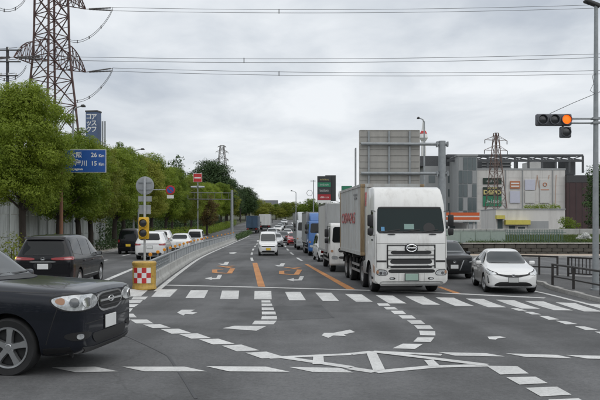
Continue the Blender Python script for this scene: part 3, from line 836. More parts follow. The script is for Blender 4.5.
suv, bv_suv = make_car('sport_utility_vehicle', 'dark graphite crossover nosing in from the left edge in the foreground', 'car', (fo.x, fo.y, gz(fo.x - 0.4, fo.y) - 0.0), TH, ST_SUV, P_NAVY,
    (1.37, -1.27, .355, .225, 1.55), spokes=5, rim=0.245,
    front=[('windscreen', M_GLASSL, [(-.70, 1.155), (.70, 1.155), (.60, 1.57), (-.60, 1.57)], .012),
           ('grille_surround', M_CHROME, rounded([(-.34, .990), (-.41, .875), (-.29, .740), (.29, .740), (.41, .875), (.34, .990)], 1), .010),
           ('grille', M_BLACK, rounded([(-.305, .970), (-.365, .875), (-.26, .765), (.26, .765), (.365, .875), (.305, .970)], 1), .018),
           ('grille_bar', M_CHROME, rect(-.335, .335, 0.870, 0.895), .030), ('grille_bar', M_DARKGREY, rect(-.31, .31, 0.810, 0.825), .028), ('grille_bar', M_DARKGREY, rect(-.31, .31, 0.925, 0.940), .028),
           ('bumper_crease', M_BLACK, rect(-.70, .70, .635, .645), .004),
           ('lower_intake', M_BLACK, rounded([(-.56, .50), (-.44, .36), (.44, .36), (.56, .50)], 1), .010),
           ('bumper_skid', M_DARKGREY, [(-.72, .36), (-.60, .27), (.60, .27), (.72, .36), (.45, .325), (-.45, .325)], .014),
           ('wiper', M_BLACK, [(-.45, 1.165), (.12, 1.175), (.12, 1.19), (-.45, 1.18)], .02), ('wiper', M_BLACK, [(.15, 1.165), (.62, 1.17), (.62, 1.185), (.15, 1.18)], .02),
           ('cowl_panel', M_BLACK, [(-.70, 1.135), (.70, 1.135), (.70, 1.158), (-.70, 1.158)], .008)],
    yaw=[('headlight_bezel', M_BLACK, rounded([(-.38, .815), (.02, .785), (.18, .82), (.27, .92), (.22, .985), (-.05, 1.012), (-.36, .995)], 1), R_(48), .005),
         ('headlight', M_LAMP, rounded([(-.36, .83), (.01, .80), (.16, .832), (.245, .92), (.20, .968), (-.05, .998), (-.34, .982)], 1), R_(48), .012),
         ('indicator_lens', M_AMBER, rounded([(.10, .865), (.20, .90), (.185, .95), (.09, .965)], 1), R_(48), .018),
         ('projector_lens', M_CHROME, rounded([(-.23, .845), (-.10, .84), (-.10, .955), (-.23, .955)], 2), R_(48), .022),
         ('projector_lens', M_LENSD, rounded([(-.06, .845), (.05, .85), (.05, .955), (-.06, .96)], 2), R_(48), .020),
         ('fog_lamp_recess', M_BLACK, rounded([(-.26, .470), (.00, .430), (.14, .500), (.02, .550), (-.24, .540)], 1), R_(48), .006),
         ('fog_lamp', M_LAMP, rounded([(-.12, .460), (-.03, .460), (-.03, .525), (-.12, .525)], 2), R_(48), .014)],
    side=[('side_window', M_GLASS, [(.46, 1.10), (.05, 1.50), (-.42, 1.60), (-.42, 1.10)], .006), ('side_window', M_GLASS, [(-.50, 1.10), (-.50, 1.60), (-1.30, 1.59), (-1.38, 1.12)], .006),
          ('side_window', M_GLASS, [(-1.46, 1.13), (-1.42, 1.56), (-1.75, 1.50), (-1.88, 1.18)], .006),
          ('sill_cladding', M_DARKGREY, [(.92, .25), (-.82, .25), (-.82, .36), (.92, .36)], .010), ('bumper_cladding', M_BLACK, [(1.80, .25), (2.18, .25), (2.14, .37), (1.82, .35)], .008)],
    rear=[('rear_window', M_GLASS, [(-.56, 1.22), (.56, 1.22), (.50, 1.55), (-.50, 1.55)], .006)],
    mirror=(.62, .88, 1.10), plate_f=(.60, M_PLATE), plate_r=(.80, M_PLATE), handles=[(-.25, .93), (-1.25, .94)],
    seams=[(.93, .30, 1.0, .98), (-.46, .30, -.46, 1.06), (1.95, 1.012, .95, 1.045), (1.86, .40, 2.0, .84)], steer=R_(3))
emblem(suv, bv_suv, .885, 1, w=.15, h=.075, bar=False)

# ---- black people carrier turning off with its indicator on
P_BLACK = car_paint('black_paint', (0.006, 0.006, 0.008), 0.0, 0.25, 0.3)
ST_VAN = [(2.40, .42, .50, .62, .42, .68), (2.32, .30, .72, .78, .58, .86), (2.1, .24, .84, .90, .70, .98), (1.7, .22, .89, .99, .75, 1.08), (1.45, .22, .90, 1.03, .74, 1.15), (1.0, .22, .90, 1.04, .70, 1.40), (.55, .22, .90, 1.05, .66, 1.63), (.3, .22, .90, 1.05, .655, 1.70),
          (-.5, .22, .90, 1.05, .65, 1.75), (-1.5, .22, .90, 1.06, .64, 1.745), (-2.05, .22, .90, 1.08, .62, 1.70), (-2.22, .23, .89, 1.08, .61, 1.58), (-2.33, .25, .87, 1.05, .66, 1.25), (-2.385, .28, .84, .98, .70, 1.10), (-2.40, .34, .78, .90, .66, 1.00)]
mpv, bv = make_car('people_carrier', 'black people carrier seen from behind with its left amber indicator lit', 'car', (-8.00, 24.5, gz(-8.0, 24.6)), R_(92.5), ST_VAN, P_BLACK,
    (1.46, -1.44, .335, .215, 1.55), spokes=5, rim=0.225,
    front=[('windscreen', M_GLASSL, [(-.68, 1.17), (.68, 1.17), (.60, 1.60), (-.60, 1.60)], .012)],
    rear=[('rear_window', M_GLASS, rounded([(-.66, 1.13), (.66, 1.13), (.575, 1.56), (-.575, 1.56)], 1), .006),
          ('roof_spoiler', P_BLACK, rounded([(-.60, 1.60), (.60, 1.60), (.58, 1.665), (-.58, 1.665)], 1), .09),
          ('tailgate_trim', M_CHROME, rounded([(-.40, .915), (.40, .915), (.40, .955), (-.40, .955)], 1), .020),
          ('bumper_crease', M_BLACK, rect(-.78, .78, .52, .535), .006), ('number_plate_recess', M_BLACK, rounded([(-.26, .70), (.26, .70), (.30, .91), (-.30, .91)], 1), .004),
          ('wiper', M_BLACK, [(-.30, 1.145), (.30, 1.15), (.30, 1.165), (-.30, 1.16)], .02)],
    side=[('side_window', M_GLASS, [(.98, 1.10), (.45, 1.52), (.08, 1.60), (.08, 1.09)], .006), ('side_window', M_GLASS, [(0, 1.09), (0, 1.61), (-1.02, 1.63), (-1.02, 1.10)], .006),
          ('side_window', M_GLASS, [(-1.10, 1.10), (-1.10, 1.63), (-1.90, 1.60), (-2.06, 1.20)], .006), ('side_trim', M_CHROME, [(1.05, .42), (-1.0, .42), (-1.0, .44), (1.05, .44)], .008)],
    yaw=[('tail_light', M_RED, rounded([(-.52, .99), (.16, .99), (.20, 1.06), (.10, 1.10), (-.50, 1.06)], 1), R_(143), .010),
         ('brake_light', mat('pale_lens', (0.55, 0.28, 0.28), 0.12, coat=1.0), rounded([(-.20, 1.01), (.02, 1.01), (.04, 1.06), (-.18, 1.05)], 1), R_(143), .016)],
    mirror=(.92, .90, 1.06), plate_r=(.79, M_PLATE), handles=[(.18, .90), (-.9, .91)], seams=[(.06, .30, .06, 1.05), (-1.06, .30, -1.06, 1.05), (1.0, .40, 1.05, 1.05)])
emblem(mpv, bv, 1.03, -1, w=.14, h=.09)
ind = yaw_patch(bv, mir(rounded([(.02, 1.015), (.15, 1.015), (.17, 1.065), (.04, 1.085)], 1)), R_(143), off=.022, name='lit_indicator', m=M_LIT, parent=mpv, cell=0.06, corner=(-2.28, .795))
ind['label'] = 'amber indicator, lit'

# ---- white hatchback at the stop line
P_WHITE = car_paint('pearl_white_paint', (0.78, 0.78, 0.77), 0.0, 0.28)
ST_HATCH = [(2.27, .38, .52, .52, .42, .56), (2.22, .26, .70, .64, .58, .68), (2.10, .20, .80, .72, .68, .76), (1.85, .18, .86, .80, .74, .84), (1.45, .17, .88, .87, .75, .92), (1.12, .17, .88, .91, .72, .985), (.98, .17, .88, .92, .70, 1.03),
            (.55, .17, .88, .93, .63, 1.25), (.15, .17, .88, .94, .58, 1.415), (-.15, .17, .88, .945, .565, 1.465), (-.55, .17, .88, .95, .56, 1.47), (-1.2, .17, .88, .97, .55, 1.38), (-1.75, .18, .87, 1.0, .54, 1.22), (-2.08, .20, .84, .98, .56, 1.10), (-2.20, .26, .78, .88, .6, .95), (-2.27, .36, .64, .7, .5, .78)]
HY_A = head(-0.105, -1.0)
hyb, bv = make_car('hatchback', 'white low hatchback waiting in front of the dark crossover', 'car', (7.50, 26.75, gz(7.5, 26.7)), HY_A, ST_HATCH, P_WHITE,
    (1.36, -1.34, .325, .205, 1.53), spokes=5, rim=0.22,
    front=[('windscreen', M_GLASSL, rounded([(-.70, 1.0), (.70, 1.0), (.56, 1.385), (-.56, 1.385)], 1), .012),
           ('upper_grille', M_BLACK, [(-.56, .665), (-.22, .585), (.22, .585), (.56, .665), (.54, .70), (.20, .655), (-.20, .655), (-.54, .70)], .008),
           ('lower_intake', M_BLACK, rounded([(-.66, .30), (-.56, .27), (.56, .27), (.66, .30), (.50, .42), (-.50, .42)], 1), .008),
           ('chin_spoiler', M_CHROME, rounded([(-.72, .235), (.72, .235), (.70, .262), (-.70, .262)], 1), .020),
           ('wiper', M_BLACK, [(-.55, 1.005), (.05, 1.01), (.05, 1.025), (-.55, 1.02)], .015)],
    yaw=[('headlight', M_LAMP, rounded([(-.22, .66), (.05, .665), (.36, .80), (.33, .845), (.05, .77), (-.20, .715)], 1), R_(42), .008),
         ('headlight_bezel', M_BLACK, rounded([(-.25, .65), (.05, .65), (.39, .79), (.34, .86), (.04, .79), (-.24, .725)], 1), R_(42), .004),
         ('fog_lamp', M_LAMP, rounded([(.05, .40), (.12, .40), (.14, .58), (.09, .60)], 1), R_(42), .010), ('fog_recess', M_BLACK, rounded([(-.02, .36), (.12, .36), (.17, .62), (.10, .64)], 1), R_(42), .005)],
    side=[('side_window', M_GLASS, [(.80, .97), (.20, 1.32), (-.10, 1.37), (-.10, .98)], .006), ('side_window', M_GLASS, [(-.17, .98), (-.17, 1.375), (-.85, 1.33), (-1.15, 1.20), (-1.22, 1.04), (-.95, .99)], .006)],
    rear=[('rear_window', M_GLASS, [(-.5, 1.12), (.5, 1.12), (.45, 1.36), (-.45, 1.36)], .006)],
    mirror=(.66, .90, .98), plate_f=(.49, mat('plate_grey', (0.50, 0.51, 0.50), 0.5)), handles=[(.0, .83), (-1.0, .85)], seams=[(-.13, .25, -.13, .96), (1.0, .30, .98, .92), (-1.2, .6, -1.15, .95)], steer=R_(6))
emblem(hyb, bv, .64, 1)

# ---- dark crossover behind it
P_CHAR = car_paint('charcoal_paint', (0.018, 0.020, 0.023), 0.0, 0.3, 0.45)
ST_CROSS = [(x, zb, w * 1.02, zl * 0.97, wt * 1.02, 1.05 + (zt - 1.05) * 0.86 if zt > 1.05 else zt) for x, zb, w, zl, wt, zt in ST_SUV]
crs, bv = make_car('crossover', 'charcoal crossover with chrome grille corners behind the white hatchback', 'car', (6.70, 33.3, gz(6.7, 33)), head(-0.02, -1.0), ST_CROSS, P_CHAR,
    (1.37, -1.27, .355, .225, 1.58), spokes=5, rim=0.24,
    front=[('windscreen', M_GLASSL, rounded([(-.72, 1.12), (.72, 1.12), (.61, 1.48), (-.61, 1.48)], 1), .012), ('grille', M_BLACK, rounded([(-.36, .82), (-.42, .68), (-.22, .42), (.22, .42), (.42, .68), (.36, .82)], 1), .010),
           ('grille_corner', M_CHROME, [(-.42, .84), (-.25, .40), (-.21, .40), (-.375, .84)], .018, True), ('lower_intake', M_BLACK, rounded([(-.62, .38), (-.5, .30), (.5, .30), (.62, .38)], 1), .008)],
    yaw=[('headlight', M_LAMP, rounded([(-.22, .74), (.12, .76), (.34, .84), (.30, .88), (.0, .82), (-.20, .79)], 1), R_(42), .008)],
    side=[('side_window', M_GLASS, [(.46, 1.07), (.05, 1.40), (-.42, 1.48), (-.42, 1.07)], .006), ('side_window', M_GLASS, [(-.50, 1.07), (-.50, 1.48), (-1.30, 1.47), (-1.38, 1.09)], .006), ('roof_rail', M_ALLOY, [(.0, 1.585), (-1.6, 1.60), (-1.6, 1.575), (.0, 1.56)], .03)],
    mirror=(.62, .90, 1.06), plate_f=(.56, M_PLATE), handles=[(-.25, .92)])
emblem(crs, bv, .76, 1)
MB().prism([(-.9, 1.60), (-1.12, 1.60), (-1.10, 1.70), (-1.05, 1.72)], -.03, .03).build('roof_fin', M_BLACK, crs, bevel=.01)

# ---- small tall box-shaped van coming down the middle lane
ST_KEI = [(1.70, .40, .46, .60, .38, .66), (1.66, .26, .62, .76, .52, .82), (1.52, .20, .70, .88, .60, .95), (1.22, .18, .735, .97, .62, 1.04), (1.02, .18, .738, .99, .62, 1.10), (.72, .18, .738, 1.0, .60, 1.45), (.50, .18, .738, 1.0, .58, 1.66), (.30, .18, .738, 1.0, .575, 1.74),
          (-.4, .18, .738, 1.0, .575, 1.79), (-1.3, .18, .738, 1.0, .57, 1.78), (-1.58, .19, .735, 1.0, .56, 1.70), (-1.66, .22, .72, 1.0, .58, 1.35), (-1.70, .30, .66, .9, .56, 1.05)]
def kei(name, label, loc, rz, paint, plate, group=None):
    return make_car(name, label, 'van', loc, rz, ST_KEI, paint, (1.26, -1.26, .275, .155, 1.30), spokes=6, rim=.18, group=group,
      front=[('windscreen', M_GLASSL, rounded([(-.58, 1.09), (.58, 1.09), (.53, 1.63), (-.53, 1.63)], 1), .012), ('grille', M_BLACK, rounded([(-.50, .66), (.50, .66), (.52, .74), (-.52, .74)], 1), .008),
             ('grille_bar', M_CHROME, rect(-.48, .48, .75, .775), .014), ('lower_intake', M_BLACK, rounded([(-.5, .27), (.5, .27), (.46, .38), (-.46, .38)], 1), .008), ('wiper', M_BLACK, [(-.45, 1.10), (.1, 1.11), (.1, 1.125), (-.45, 1.115)], .015)],
      yaw=[('headlight', M_LAMP, rounded([(-.20, .68), (.10, .68), (.16, .84), (.02, .86), (-.18, .78)], 1), R_(35), .008)],
      rear=[('rear_window', M_GLASS, rounded([(-.55, 1.06), (.55, 1.06), (.50, 1.60), (-.50, 1.60)], 1), .006), ('tail_light', M_RED, rounded([(-.71, .82), (-.58, .82), (-.58, 1.02), (-.70, 1.02)], 1), .010, True), ('bumper_crease', M_BLACK, rect(-.6, .6, .45, .465), .006)],
      side=[('side_window', M_GLASS, [(.80, 1.03), (.45, 1.56), (.02, 1.62), (.02, 1.03)], .006), ('side_window', M_GLASS, [(-.05, 1.03), (-.05, 1.63), (-.85, 1.64), (-.85, 1.03)], .006), ('side_window', M_GLASS, [(-.92, 1.05), (-.92, 1.63), (-1.45, 1.58), (-1.50, 1.1)], .006)],
      mirror=(.78, .72, 1.05), plate_f=(.50, plate), plate_r=(.62, plate), handles=[(.1, .88), (-.8, .88)])
kv, bv = kei('small_van', 'white boxy small van with a yellow plate coming down the middle lane', (-2.50, 56.0, gz(-2.5, 55)), head(0.065, -1), P_WHITE, M_PLATEY)
kb, bv = kei('small_van', 'black boxy small car with a yellow plate driving away near the trees', (-12.0, 51.6, gz(-12, 51)), R_(93), P_BLACK, M_PLATEY)
kb['category'] = 'car'

# ---- white cars driving away beyond the median
def rear_car(name, label, loc, rz, st, paint, group='cars driving away beyond the median', sc=1.0, zt=1.0, lens=True, wheels=(1.37, -1.27, .345, .215, 1.55)):
    st2 = [(x, zb, w, zl * zt, wt, zl * zt + (q - zl) * zt) for x, zb, w, zl, wt, q in st]
    top = max(s[5] for s in st2); bel = st2[-4][3]
    return make_car(name, label, 'car', loc, rz, st2, paint, wheels, spokes=5, rim=.22, group=group,
      front=[('windscreen', M_GLASSL, [(-.68, bel + .12), (.68, bel + .12), (.56, top - .12), (-.56, top - .12)], .012), ('grille', M_BLACK, rounded([(-.4, .62), (.4, .62), (.42, .72), (-.42, .72)], 1), .008), ('lower_intake', M_BLACK, rounded([(-.5, .30), (.5, .30), (.5, .42), (-.5, .42)], 1), .008)],
      yaw=[('tail_light', M_RED, rounded([(-.30, bel - .20), (.16, bel - .20), (.20, bel - .10), (.10, bel - .07), (-.28, bel - .12)], 1), R_(143), .010), ('headlight', M_LAMP, rounded([(-.22, .66), (.10, .67), (.30, .78), (.25, .82), (-.18, .74)], 1), R_(42), .008)],
      rear=[('rear_window', M_GLASS, rounded([(-.60, bel + .10), (.60, bel + .10), (.50, top - .12), (-.50, top - .12)], 1), .006), ('tail_bar', M_BLACK, rect(-.62, .62, bel - .13, bel - .10), .008), ('bumper_skirt', M_DARKGREY, rounded([(-.66, .30), (.66, .30), (.70, .44), (-.70, .44)], 1), .008)],
      side=[('side_window', M_GLASS, [(.46, bel + .03), (.05, top - .18), (-.42, top - .10), (-.42, bel + .03)], .006), ('side_window', M_GLASS, [(-.50, bel + .03), (-.50, top - .10), (-1.30, top - .12), (-1.38, bel + .05)], .006)],
      mirror=(.62, .89, bel + .02), plate_r=(bel - .30, M_PLATE), plate_f=(.50, M_PLATE), handles=[(-.25, bel - .14), (-1.2, bel - .13)])
P_SILV = car_paint('silver_paint', (0.52, 0.53, 0.54), 0.5, 0.3)
P_REDC = car_paint('red_paint', (0.36, 0.018, 0.02), 0.0, 0.3)
def on_out(px, Y): X = (px - CX) * Y / FPX; return (X, Y, gz(X, Y))
rear_car('estate_car', 'white crossover nearest beyond the median barrier, behind the yellow warning light', on_out(154.5, 44.3), R_(94.5), ST_SUV, P_WHITE, zt=.98)
ST_SED = [(2.30, .38, .52, .56, .42, .60), (2.24, .27, .70, .68, .58, .73), (2.05, .20, .82, .78, .70, .84), (1.5, .18, .88, .88, .74, .94), (1.05, .18, .89, .92, .72, 1.0), (.6, .18, .89, .93, .64, 1.25), (.2, .18, .89, .94, .58, 1.41), (-.2, .18, .89, .95, .57, 1.46), (-.9, .18, .89, .96, .56, 1.42), (-1.35, .18, .89, .97, .60, 1.22), (-1.7, .19, .88, .96, .68, 1.05), (-2.1, .22, .84, .92, .70, 1.0), (-2.25, .28, .76, .82, .62, .92), (-2.30, .38, .62, .68, .5, .78)]
def sedan(label, loc, rz, paint, group, plate=None):
    return make_car('saloon_car', label, 'car', loc, rz, ST_SED, paint, (1.40, -1.35, .325, .205, 1.54), spokes=5, rim=.22, group=group,
      front=[('windscreen', M_GLASSL, rounded([(-.70, 1.02), (.70, 1.02), (.56, 1.37), (-.56, 1.37)], 1), .012), ('grille', M_BLACK, rounded([(-.42, .56), (.42, .56), (.48, .70), (-.48, .70)], 1), .008), ('lower_intake', M_BLACK, rounded([(-.6, .30), (.6, .30), (.55, .42), (-.55, .42)], 1), .008)],
      yaw=[('headlight', M_LAMP, rounded([(-.22, .62), (.10, .63), (.32, .76), (.27, .81), (-.18, .70)], 1), R_(42), .008), ('tail_light', M_RED, rounded([(-.25, .78), (.12, .78), (.16, .90), (-.22, .88)], 1), R_(143), .010)],
      rear=[('rear_window', M_GLASS, rounded([(-.58, 1.06), (.58, 1.06), (.50, 1.36), (-.50, 1.36)], 1), .006), ('bumper_skirt', M_DARKGREY, rounded([(-.66, .28), (.66, .28), (.70, .40), (-.70, .40)], 1), .008)],
      side=[('side_window', M_GLASS, [(.75, .98), (.25, 1.32), (-.15, 1.38), (-.15, .98)], .006), ('side_window', M_GLASS, [(-.22, .98), (-.22, 1.38), (-.85, 1.35), (-1.25, 1.05), (-1.0, .99)], .006)],
      mirror=(.68, .89, .98), plate_f=(.46, plate or M_PLATE), plate_r=(.70, M_PLATE), handles=[(-.05, .84), (-1.0, .85)])
sedan('white saloon driving away, second beyond the median barrier', on_out(181.5, 55.5), R_(94), P_WHITE, 'cars driving away beyond the median')
rear_car('estate_car', 'white car ahead in the far lane, half hidden by the warning light post', on_out(163.5, 63.5), R_(94), ST_SUV, P_WHITE, zt=.92)
kei('small_van', 'white tall van with a dark rear window, last beyond the median barrier', (on_out(196.5, 66)[0], 66, gz(-9, 66)), R_(93), P_WHITE, M_PLATE, 'cars driving away beyond the median')

# ---- queue in the middle lane far back
def on_in(off, Y): X = lane_x(Y) + off; return (X, Y, gz(X, Y))
def hd(Y): d = lane_x(Y - 2) - lane_x(Y + 2); return head(d, -4.0)
GQ = 'cars queueing far back in the middle lane'
sedan('silver saloon following the boxy white van', on_in(-1.1, 77), hd(77), P_SILV, GQ)
sedan('black saloon with bright headlights farther back in the queue', on_in(-0.1, 93), hd(93), P_BLACK, GQ)
sedan('red saloon tucked behind the silver-fronted lorry', on_in(1.15, 82.5), hd(82.5), P_REDC, 'cars in the lorry lane')
rear_car('estate_car', 'pale grey car at the far end of the queue', on_in(-1.8, 112), hd(112), ST_SUV, P_SILV, GQ)
sedan('white saloon far up the road near the end of the queue', on_in(0.6, 120), hd(120), P_WHITE, GQ)
rear_car('estate_car', 'dark grey car farthest up the rising road', on_in(1.0, 138), hd(138), ST_SUV, P_CHAR, GQ)

GF = 'tiny cars far up the rising road'
_far = [(P_WHITE, (('tiny white car far up the road, in the lane left of the lorries', -1.7, 152), ('tiny white car highest up the road behind the lorry queue', 1.6, 186))), (P_BLACK, (('tiny black car far behind the silver-fronted lorry', 1.7, 150), ('tiny black car far up the road, left of the silver ones', -1.6, 178))),
        (P_SILV, (('tiny silver car far up the middle lane', -1.6, 165), ('tiny silver car far up the lorry lane', 1.8, 168), ('tiny silver car farthest up the middle lane by the trees', -1.7, 200)))]
for pm, spots in _far:
    o0, _b = sedan(spots[0][0], on_in(*spots[0][1:]), hd(spots[0][2]), pm, GF)
    for sp in spots[1:]: dup(o0, on_in(*sp[1:]), hd(sp[2]), sp[0])
# ------------------------------------------------------------------ lorries
M_CABW = mat('cab_white', (0.74, 0.74, 0.72), 0.35, coat=0.5, var=0.06, scale=1.2, dirt=(0.40, 0.38, 0.35), dirt_amt=0.5, streak=True)
M_CABG = mat('cab_silver', (0.46, 0.48, 0.49), 0.35, 0.2, coat=0.4, var=0.08)
M_CABB = mat('cab_blue', (0.035, 0.13, 0.36), 0.35, coat=0.5, var=0.08)
M_CONT = mat('container_grey', (0.44, 0.45, 0.44), 0.6, var=0.12, scale=1.6, dirt=(0.26, 0.20, 0.15), dirt_amt=0.55, streak=True)
M_RUST = mat('rusty_ochre', (0.33, 0.245, 0.145), 0.8, var=0.35, scale=3.0, dirt=(0.16, 0.08, 0.04), dirt_amt=0.8, streak=True)
M_BOXW = mat('box_panel', (0.56, 0.565, 0.55), 0.5, var=0.08, scale=1.2, dirt=(0.30, 0.29, 0.27), dirt_amt=0.4, streak=True)
M_BOXG = mat('box_grey', (0.30, 0.31, 0.31), 0.55, var=0.1, scale=1.2, dirt=(0.18, 0.17, 0.16), dirt_amt=0.4, streak=True)
M_CHASS = mat('chassis_grey', (0.05, 0.05, 0.05), 0.7, var=0.3, scale=5)
M_TEXTR = mat('red_lettering', (0.46, 0.10, 0.10), 0.6, var=0.3, scale=6, dirt=(0.44, 0.42, 0.41), dirt_amt=.6)
def cab_mesh(prof, w, paint, cuts, bevel=0.09, taper=None):
    mb = MB().prism(prof, -w / 2, w / 2)
    me = mb.mesh('cab', paint, bevel=bevel, seg=3)
    if taper:                                       # the roof is narrower than the waist
        z0, z1, f = taper
        for v in me.vertices:
            if v.co.z > z0: v.co.y *= 1 - (1 - f) * min(1, (v.co.z - z0) / (z1 - z0))
    raw = bvh_of(me)
    me = boolean_cut(me, cuts, M_BLACK)
    me.polygons.foreach_set('use_smooth', [True] * len(me.polygons)); me.set_sharp_from_angle(angle=R_(30))
    return me, raw
def corrugated(x0, x1, y, z0, z1, pitch, depth, sgn, along='X'):
    """a ribbed steel wall sheet with thickness; returns builder"""
    P = []; t = x0; n = 0
    while t < x1 - 1e-6:
        for f, d in ((0, 0), (0.32, 0), (0.5, 1), (0.82, 1)):
            if t + f * pitch <= x1: P.append((t + f * pitch, d * depth))
        t += pitch
    P.append((x1, 0)); k = len(P)
    vs_ = []
    for a, d in P:
        for z in (z0, z1):
            for th in (0.0, 0.03):
                o_ = y - sgn * (d + th)
                vs_.append((a, o_, z) if along == 'X' else (o_, a, z))
    fs = []
    for i in range(k - 1):
        a, b = i * 4, (i + 1) * 4
        fs += [(a, b, b + 2, a + 2), (a + 1, a + 3, b + 3, b + 1), (a, a + 1, b + 1, b), (a + 2, b + 2, b + 3, a + 3)]
    fs += [(0, 2, 3, 1), ((k - 1) * 4, (k - 1) * 4 + 1, (k - 1) * 4 + 3, (k - 1) * 4 + 2)]
    mb = MB(); mb.add(vs_, fs); return mb
def truck_mirrors(root, x, y, z, n=2):
    for s in (-1, 1):
        arm = MB().tube([(x - .10, s * (y - .02), z + .42), (x + .06, s * (y + .14), z + .44), (x + .06, s * (y + .14), z - .42), (x - .10, s * (y - .02), z - .40)], .016, 6).build('mirror_bracket', M_BLACK, root, smooth=True)
        MB().box((x + .06, s * (y + .17), z + .10), (.10, .20, .40)).build('mirror', M_BLACK, arm, bevel=.04)
        if n > 1: MB().box((x + .06, s * (y + .17), z - .28), (.10, .19, .24)).build('mirror', M_BLACK, arm, bevel=.04)
def ladder_frame(root, x0, x1, z=.86):
    for s in (-1, 1): MB().box(((x0 + x1) / 2, s * .42, z), (abs(x1 - x0), .09, .26)).build('chassis_rail', M_CHASS, root)
def axle(root, x, r, w, track, twin=False):
    MB().tube([(x, -track / 2, r), (x, track / 2, r)], .07, 8).build('axle', M_CHASS, root)
    for s in (-1, 1):
        add_wheel(root, x, s * track / 2, r, w, steel=True, rim_r=r * .58)
        if twin: add_wheel(root, x, s * (track / 2 - .30), r, w, steel=True, rim_r=r * .58)
def side_guard(root, x0, x1, y, zs=(.55, .78), m=None):
    for s in (-1, 1):
        for z in zs: MB().box(((x0 + x1) / 2, s * y, z), (abs(x1 - x0), .04, .09)).build('side_guard', m or M_STEEL, root)
        for t in (.1, .5, .9): MB().box((x0 + (x1 - x0) * t, s * (y - .05), .75), (.06, .05, .55)).build('guard_bracket', M_CHASS, root)

# ---- container lorry at the stop line
LA = head(0.075, -1.0)
LORRY = thing('container_lorry', 'white cab-over container lorry waiting at the stop line', 'truck', (3.78, 24.45, gz(3.78, 24.6)), LA)
prof = [(-.14, .36), (-.02, .42), (0, .95), (-.03, 1.15), (-.02, 1.62), (-.08, 2.10), (-.30, 2.96), (-.32, 3.06), (-.46, 3.38), (-.66, 3.62), (-.95, 3.70), (-2.02, 3.70), (-2.10, 3.62), (-2.12, 1.05), (-2.0, .98), (-1.95, .62), (-.55, .36)]
me, bv = cab_mesh(prof, 2.46, M_CABW, [(-1.33, s * 1.15, .52, .60, .62) for s in (-1, 1)], .05, (3.0, 3.7, .955))
cab = obj('cab', me, LORRY)
F = lambda nm, m, poly, off, both=False: [patch(bv, p_, 'end', 1, off=off, name=nm, m=m, parent=LORRY, cell=.12) for p_ in ([poly, mir(poly)] if both else [poly])]
F('windscreen', mat('lorry_glass', (0.009, 0.020, 0.021), 0.04, 0, .2), rounded([(-1.17, 2.10), (1.17, 2.10), (1.11, 2.985), (-1.11, 2.985)], 1), .010)
F('sun_visor_band', M_BLACK, rounded([(-1.10, 2.93), (1.10, 2.93), (1.08, 2.99), (-1.08, 2.99)], 1), .026)
F('permit_sticker', mat('pale_green_card', (0.22, 0.33, 0.30), .6), rect(-.22, .12, 2.22, 2.40), .014)
F('blue_sticker', mat('sky_card', (0.10, 0.28, 0.48), .6), rect(-1.02, -.90, 2.16, 2.30), .014)
F('steering_wheel', M_BLACK, rounded([(.48, 2.12), (.80, 2.12), (.86, 2.30), (.72, 2.44), (.56, 2.44), (.42, 2.30)], 2), .0125)
F('windscreen_trim', M_BLACK, rounded([(-1.12, 2.085), (1.12, 2.085), (1.11, 2.15), (-1.11, 2.15)], 1), .016)
for y0, y1 in ((-.95, -.38), (-.25, .32), (.40, .95)): F('wiper', M_BLACK, [(y0, 2.11), (y1, 2.20), (y1, 2.225), (y0, 2.14)], .035)
for y0 in (-.80, .62): F('step_grip', M_BLACK, rounded([(y0, 2.03), (y0 + .26, 2.03), (y0 + .26, 2.065), (y0, 2.065)], 1), .03)
# grille: a dark outlined panel with three slots
W = .84
for z0, z1, y0, y1 in ((1.66, 1.70, -W, W), (.86, .90, -W, W), (.90, 1.66, -W, -W + .045), (.90, 1.66, W - .045, W)): F('grille_frame', M_BLACK, rect(y0, y1, z0, z1), .018)
for z0, z1, w2 in ((1.375, 1.49, .70), (1.04, 1.20, .72), (.905, .965, .72)): F('grille_slot', M_BLACK, rounded([(-w2, z0), (w2, z0), (w2, z1), (-w2, z1)], 1), .010)
for z0, z1 in ((1.33, 1.375), (1.20, 1.24), (.96, .985)): F('grille_bar', M_BLACK, rect(-W + .05, W - .05, z0, z0 + .028), .022)
F('waist_band', M_BLACK, rect(-1.19, -W - .01, 1.105, 1.165), .012, True)
F('emblem_plate', M_BLACK, rounded([(-.24, 1.52), (-.20, 1.72), (.20, 1.72), (.24, 1.52), (.16, 1.44), (-.16, 1.44)], 1), .030)
ex = .05
P = [(ex, .175 * math.cos(t * math.pi / 12), 1.585 + .115 * math.sin(t * math.pi / 12)) for t in range(25)]
em = MB().tube(P, .022, 8, cap=False).build('emblem', M_CHROME, LORRY, smooth=True)
MB().box((ex, 0, 1.585), (.03, .30, .045)).build('emblem_bar', M_CHROME, em, bevel=.012)
for s in (-1, 1): MB().prism([(s * .06, 1.61), (s * .13, 1.61), (s * .11, 1.655), (s * .05, 1.665)], ex - .015, ex + .015, 'YZ').build('emblem_wing', M_CHROME, em)
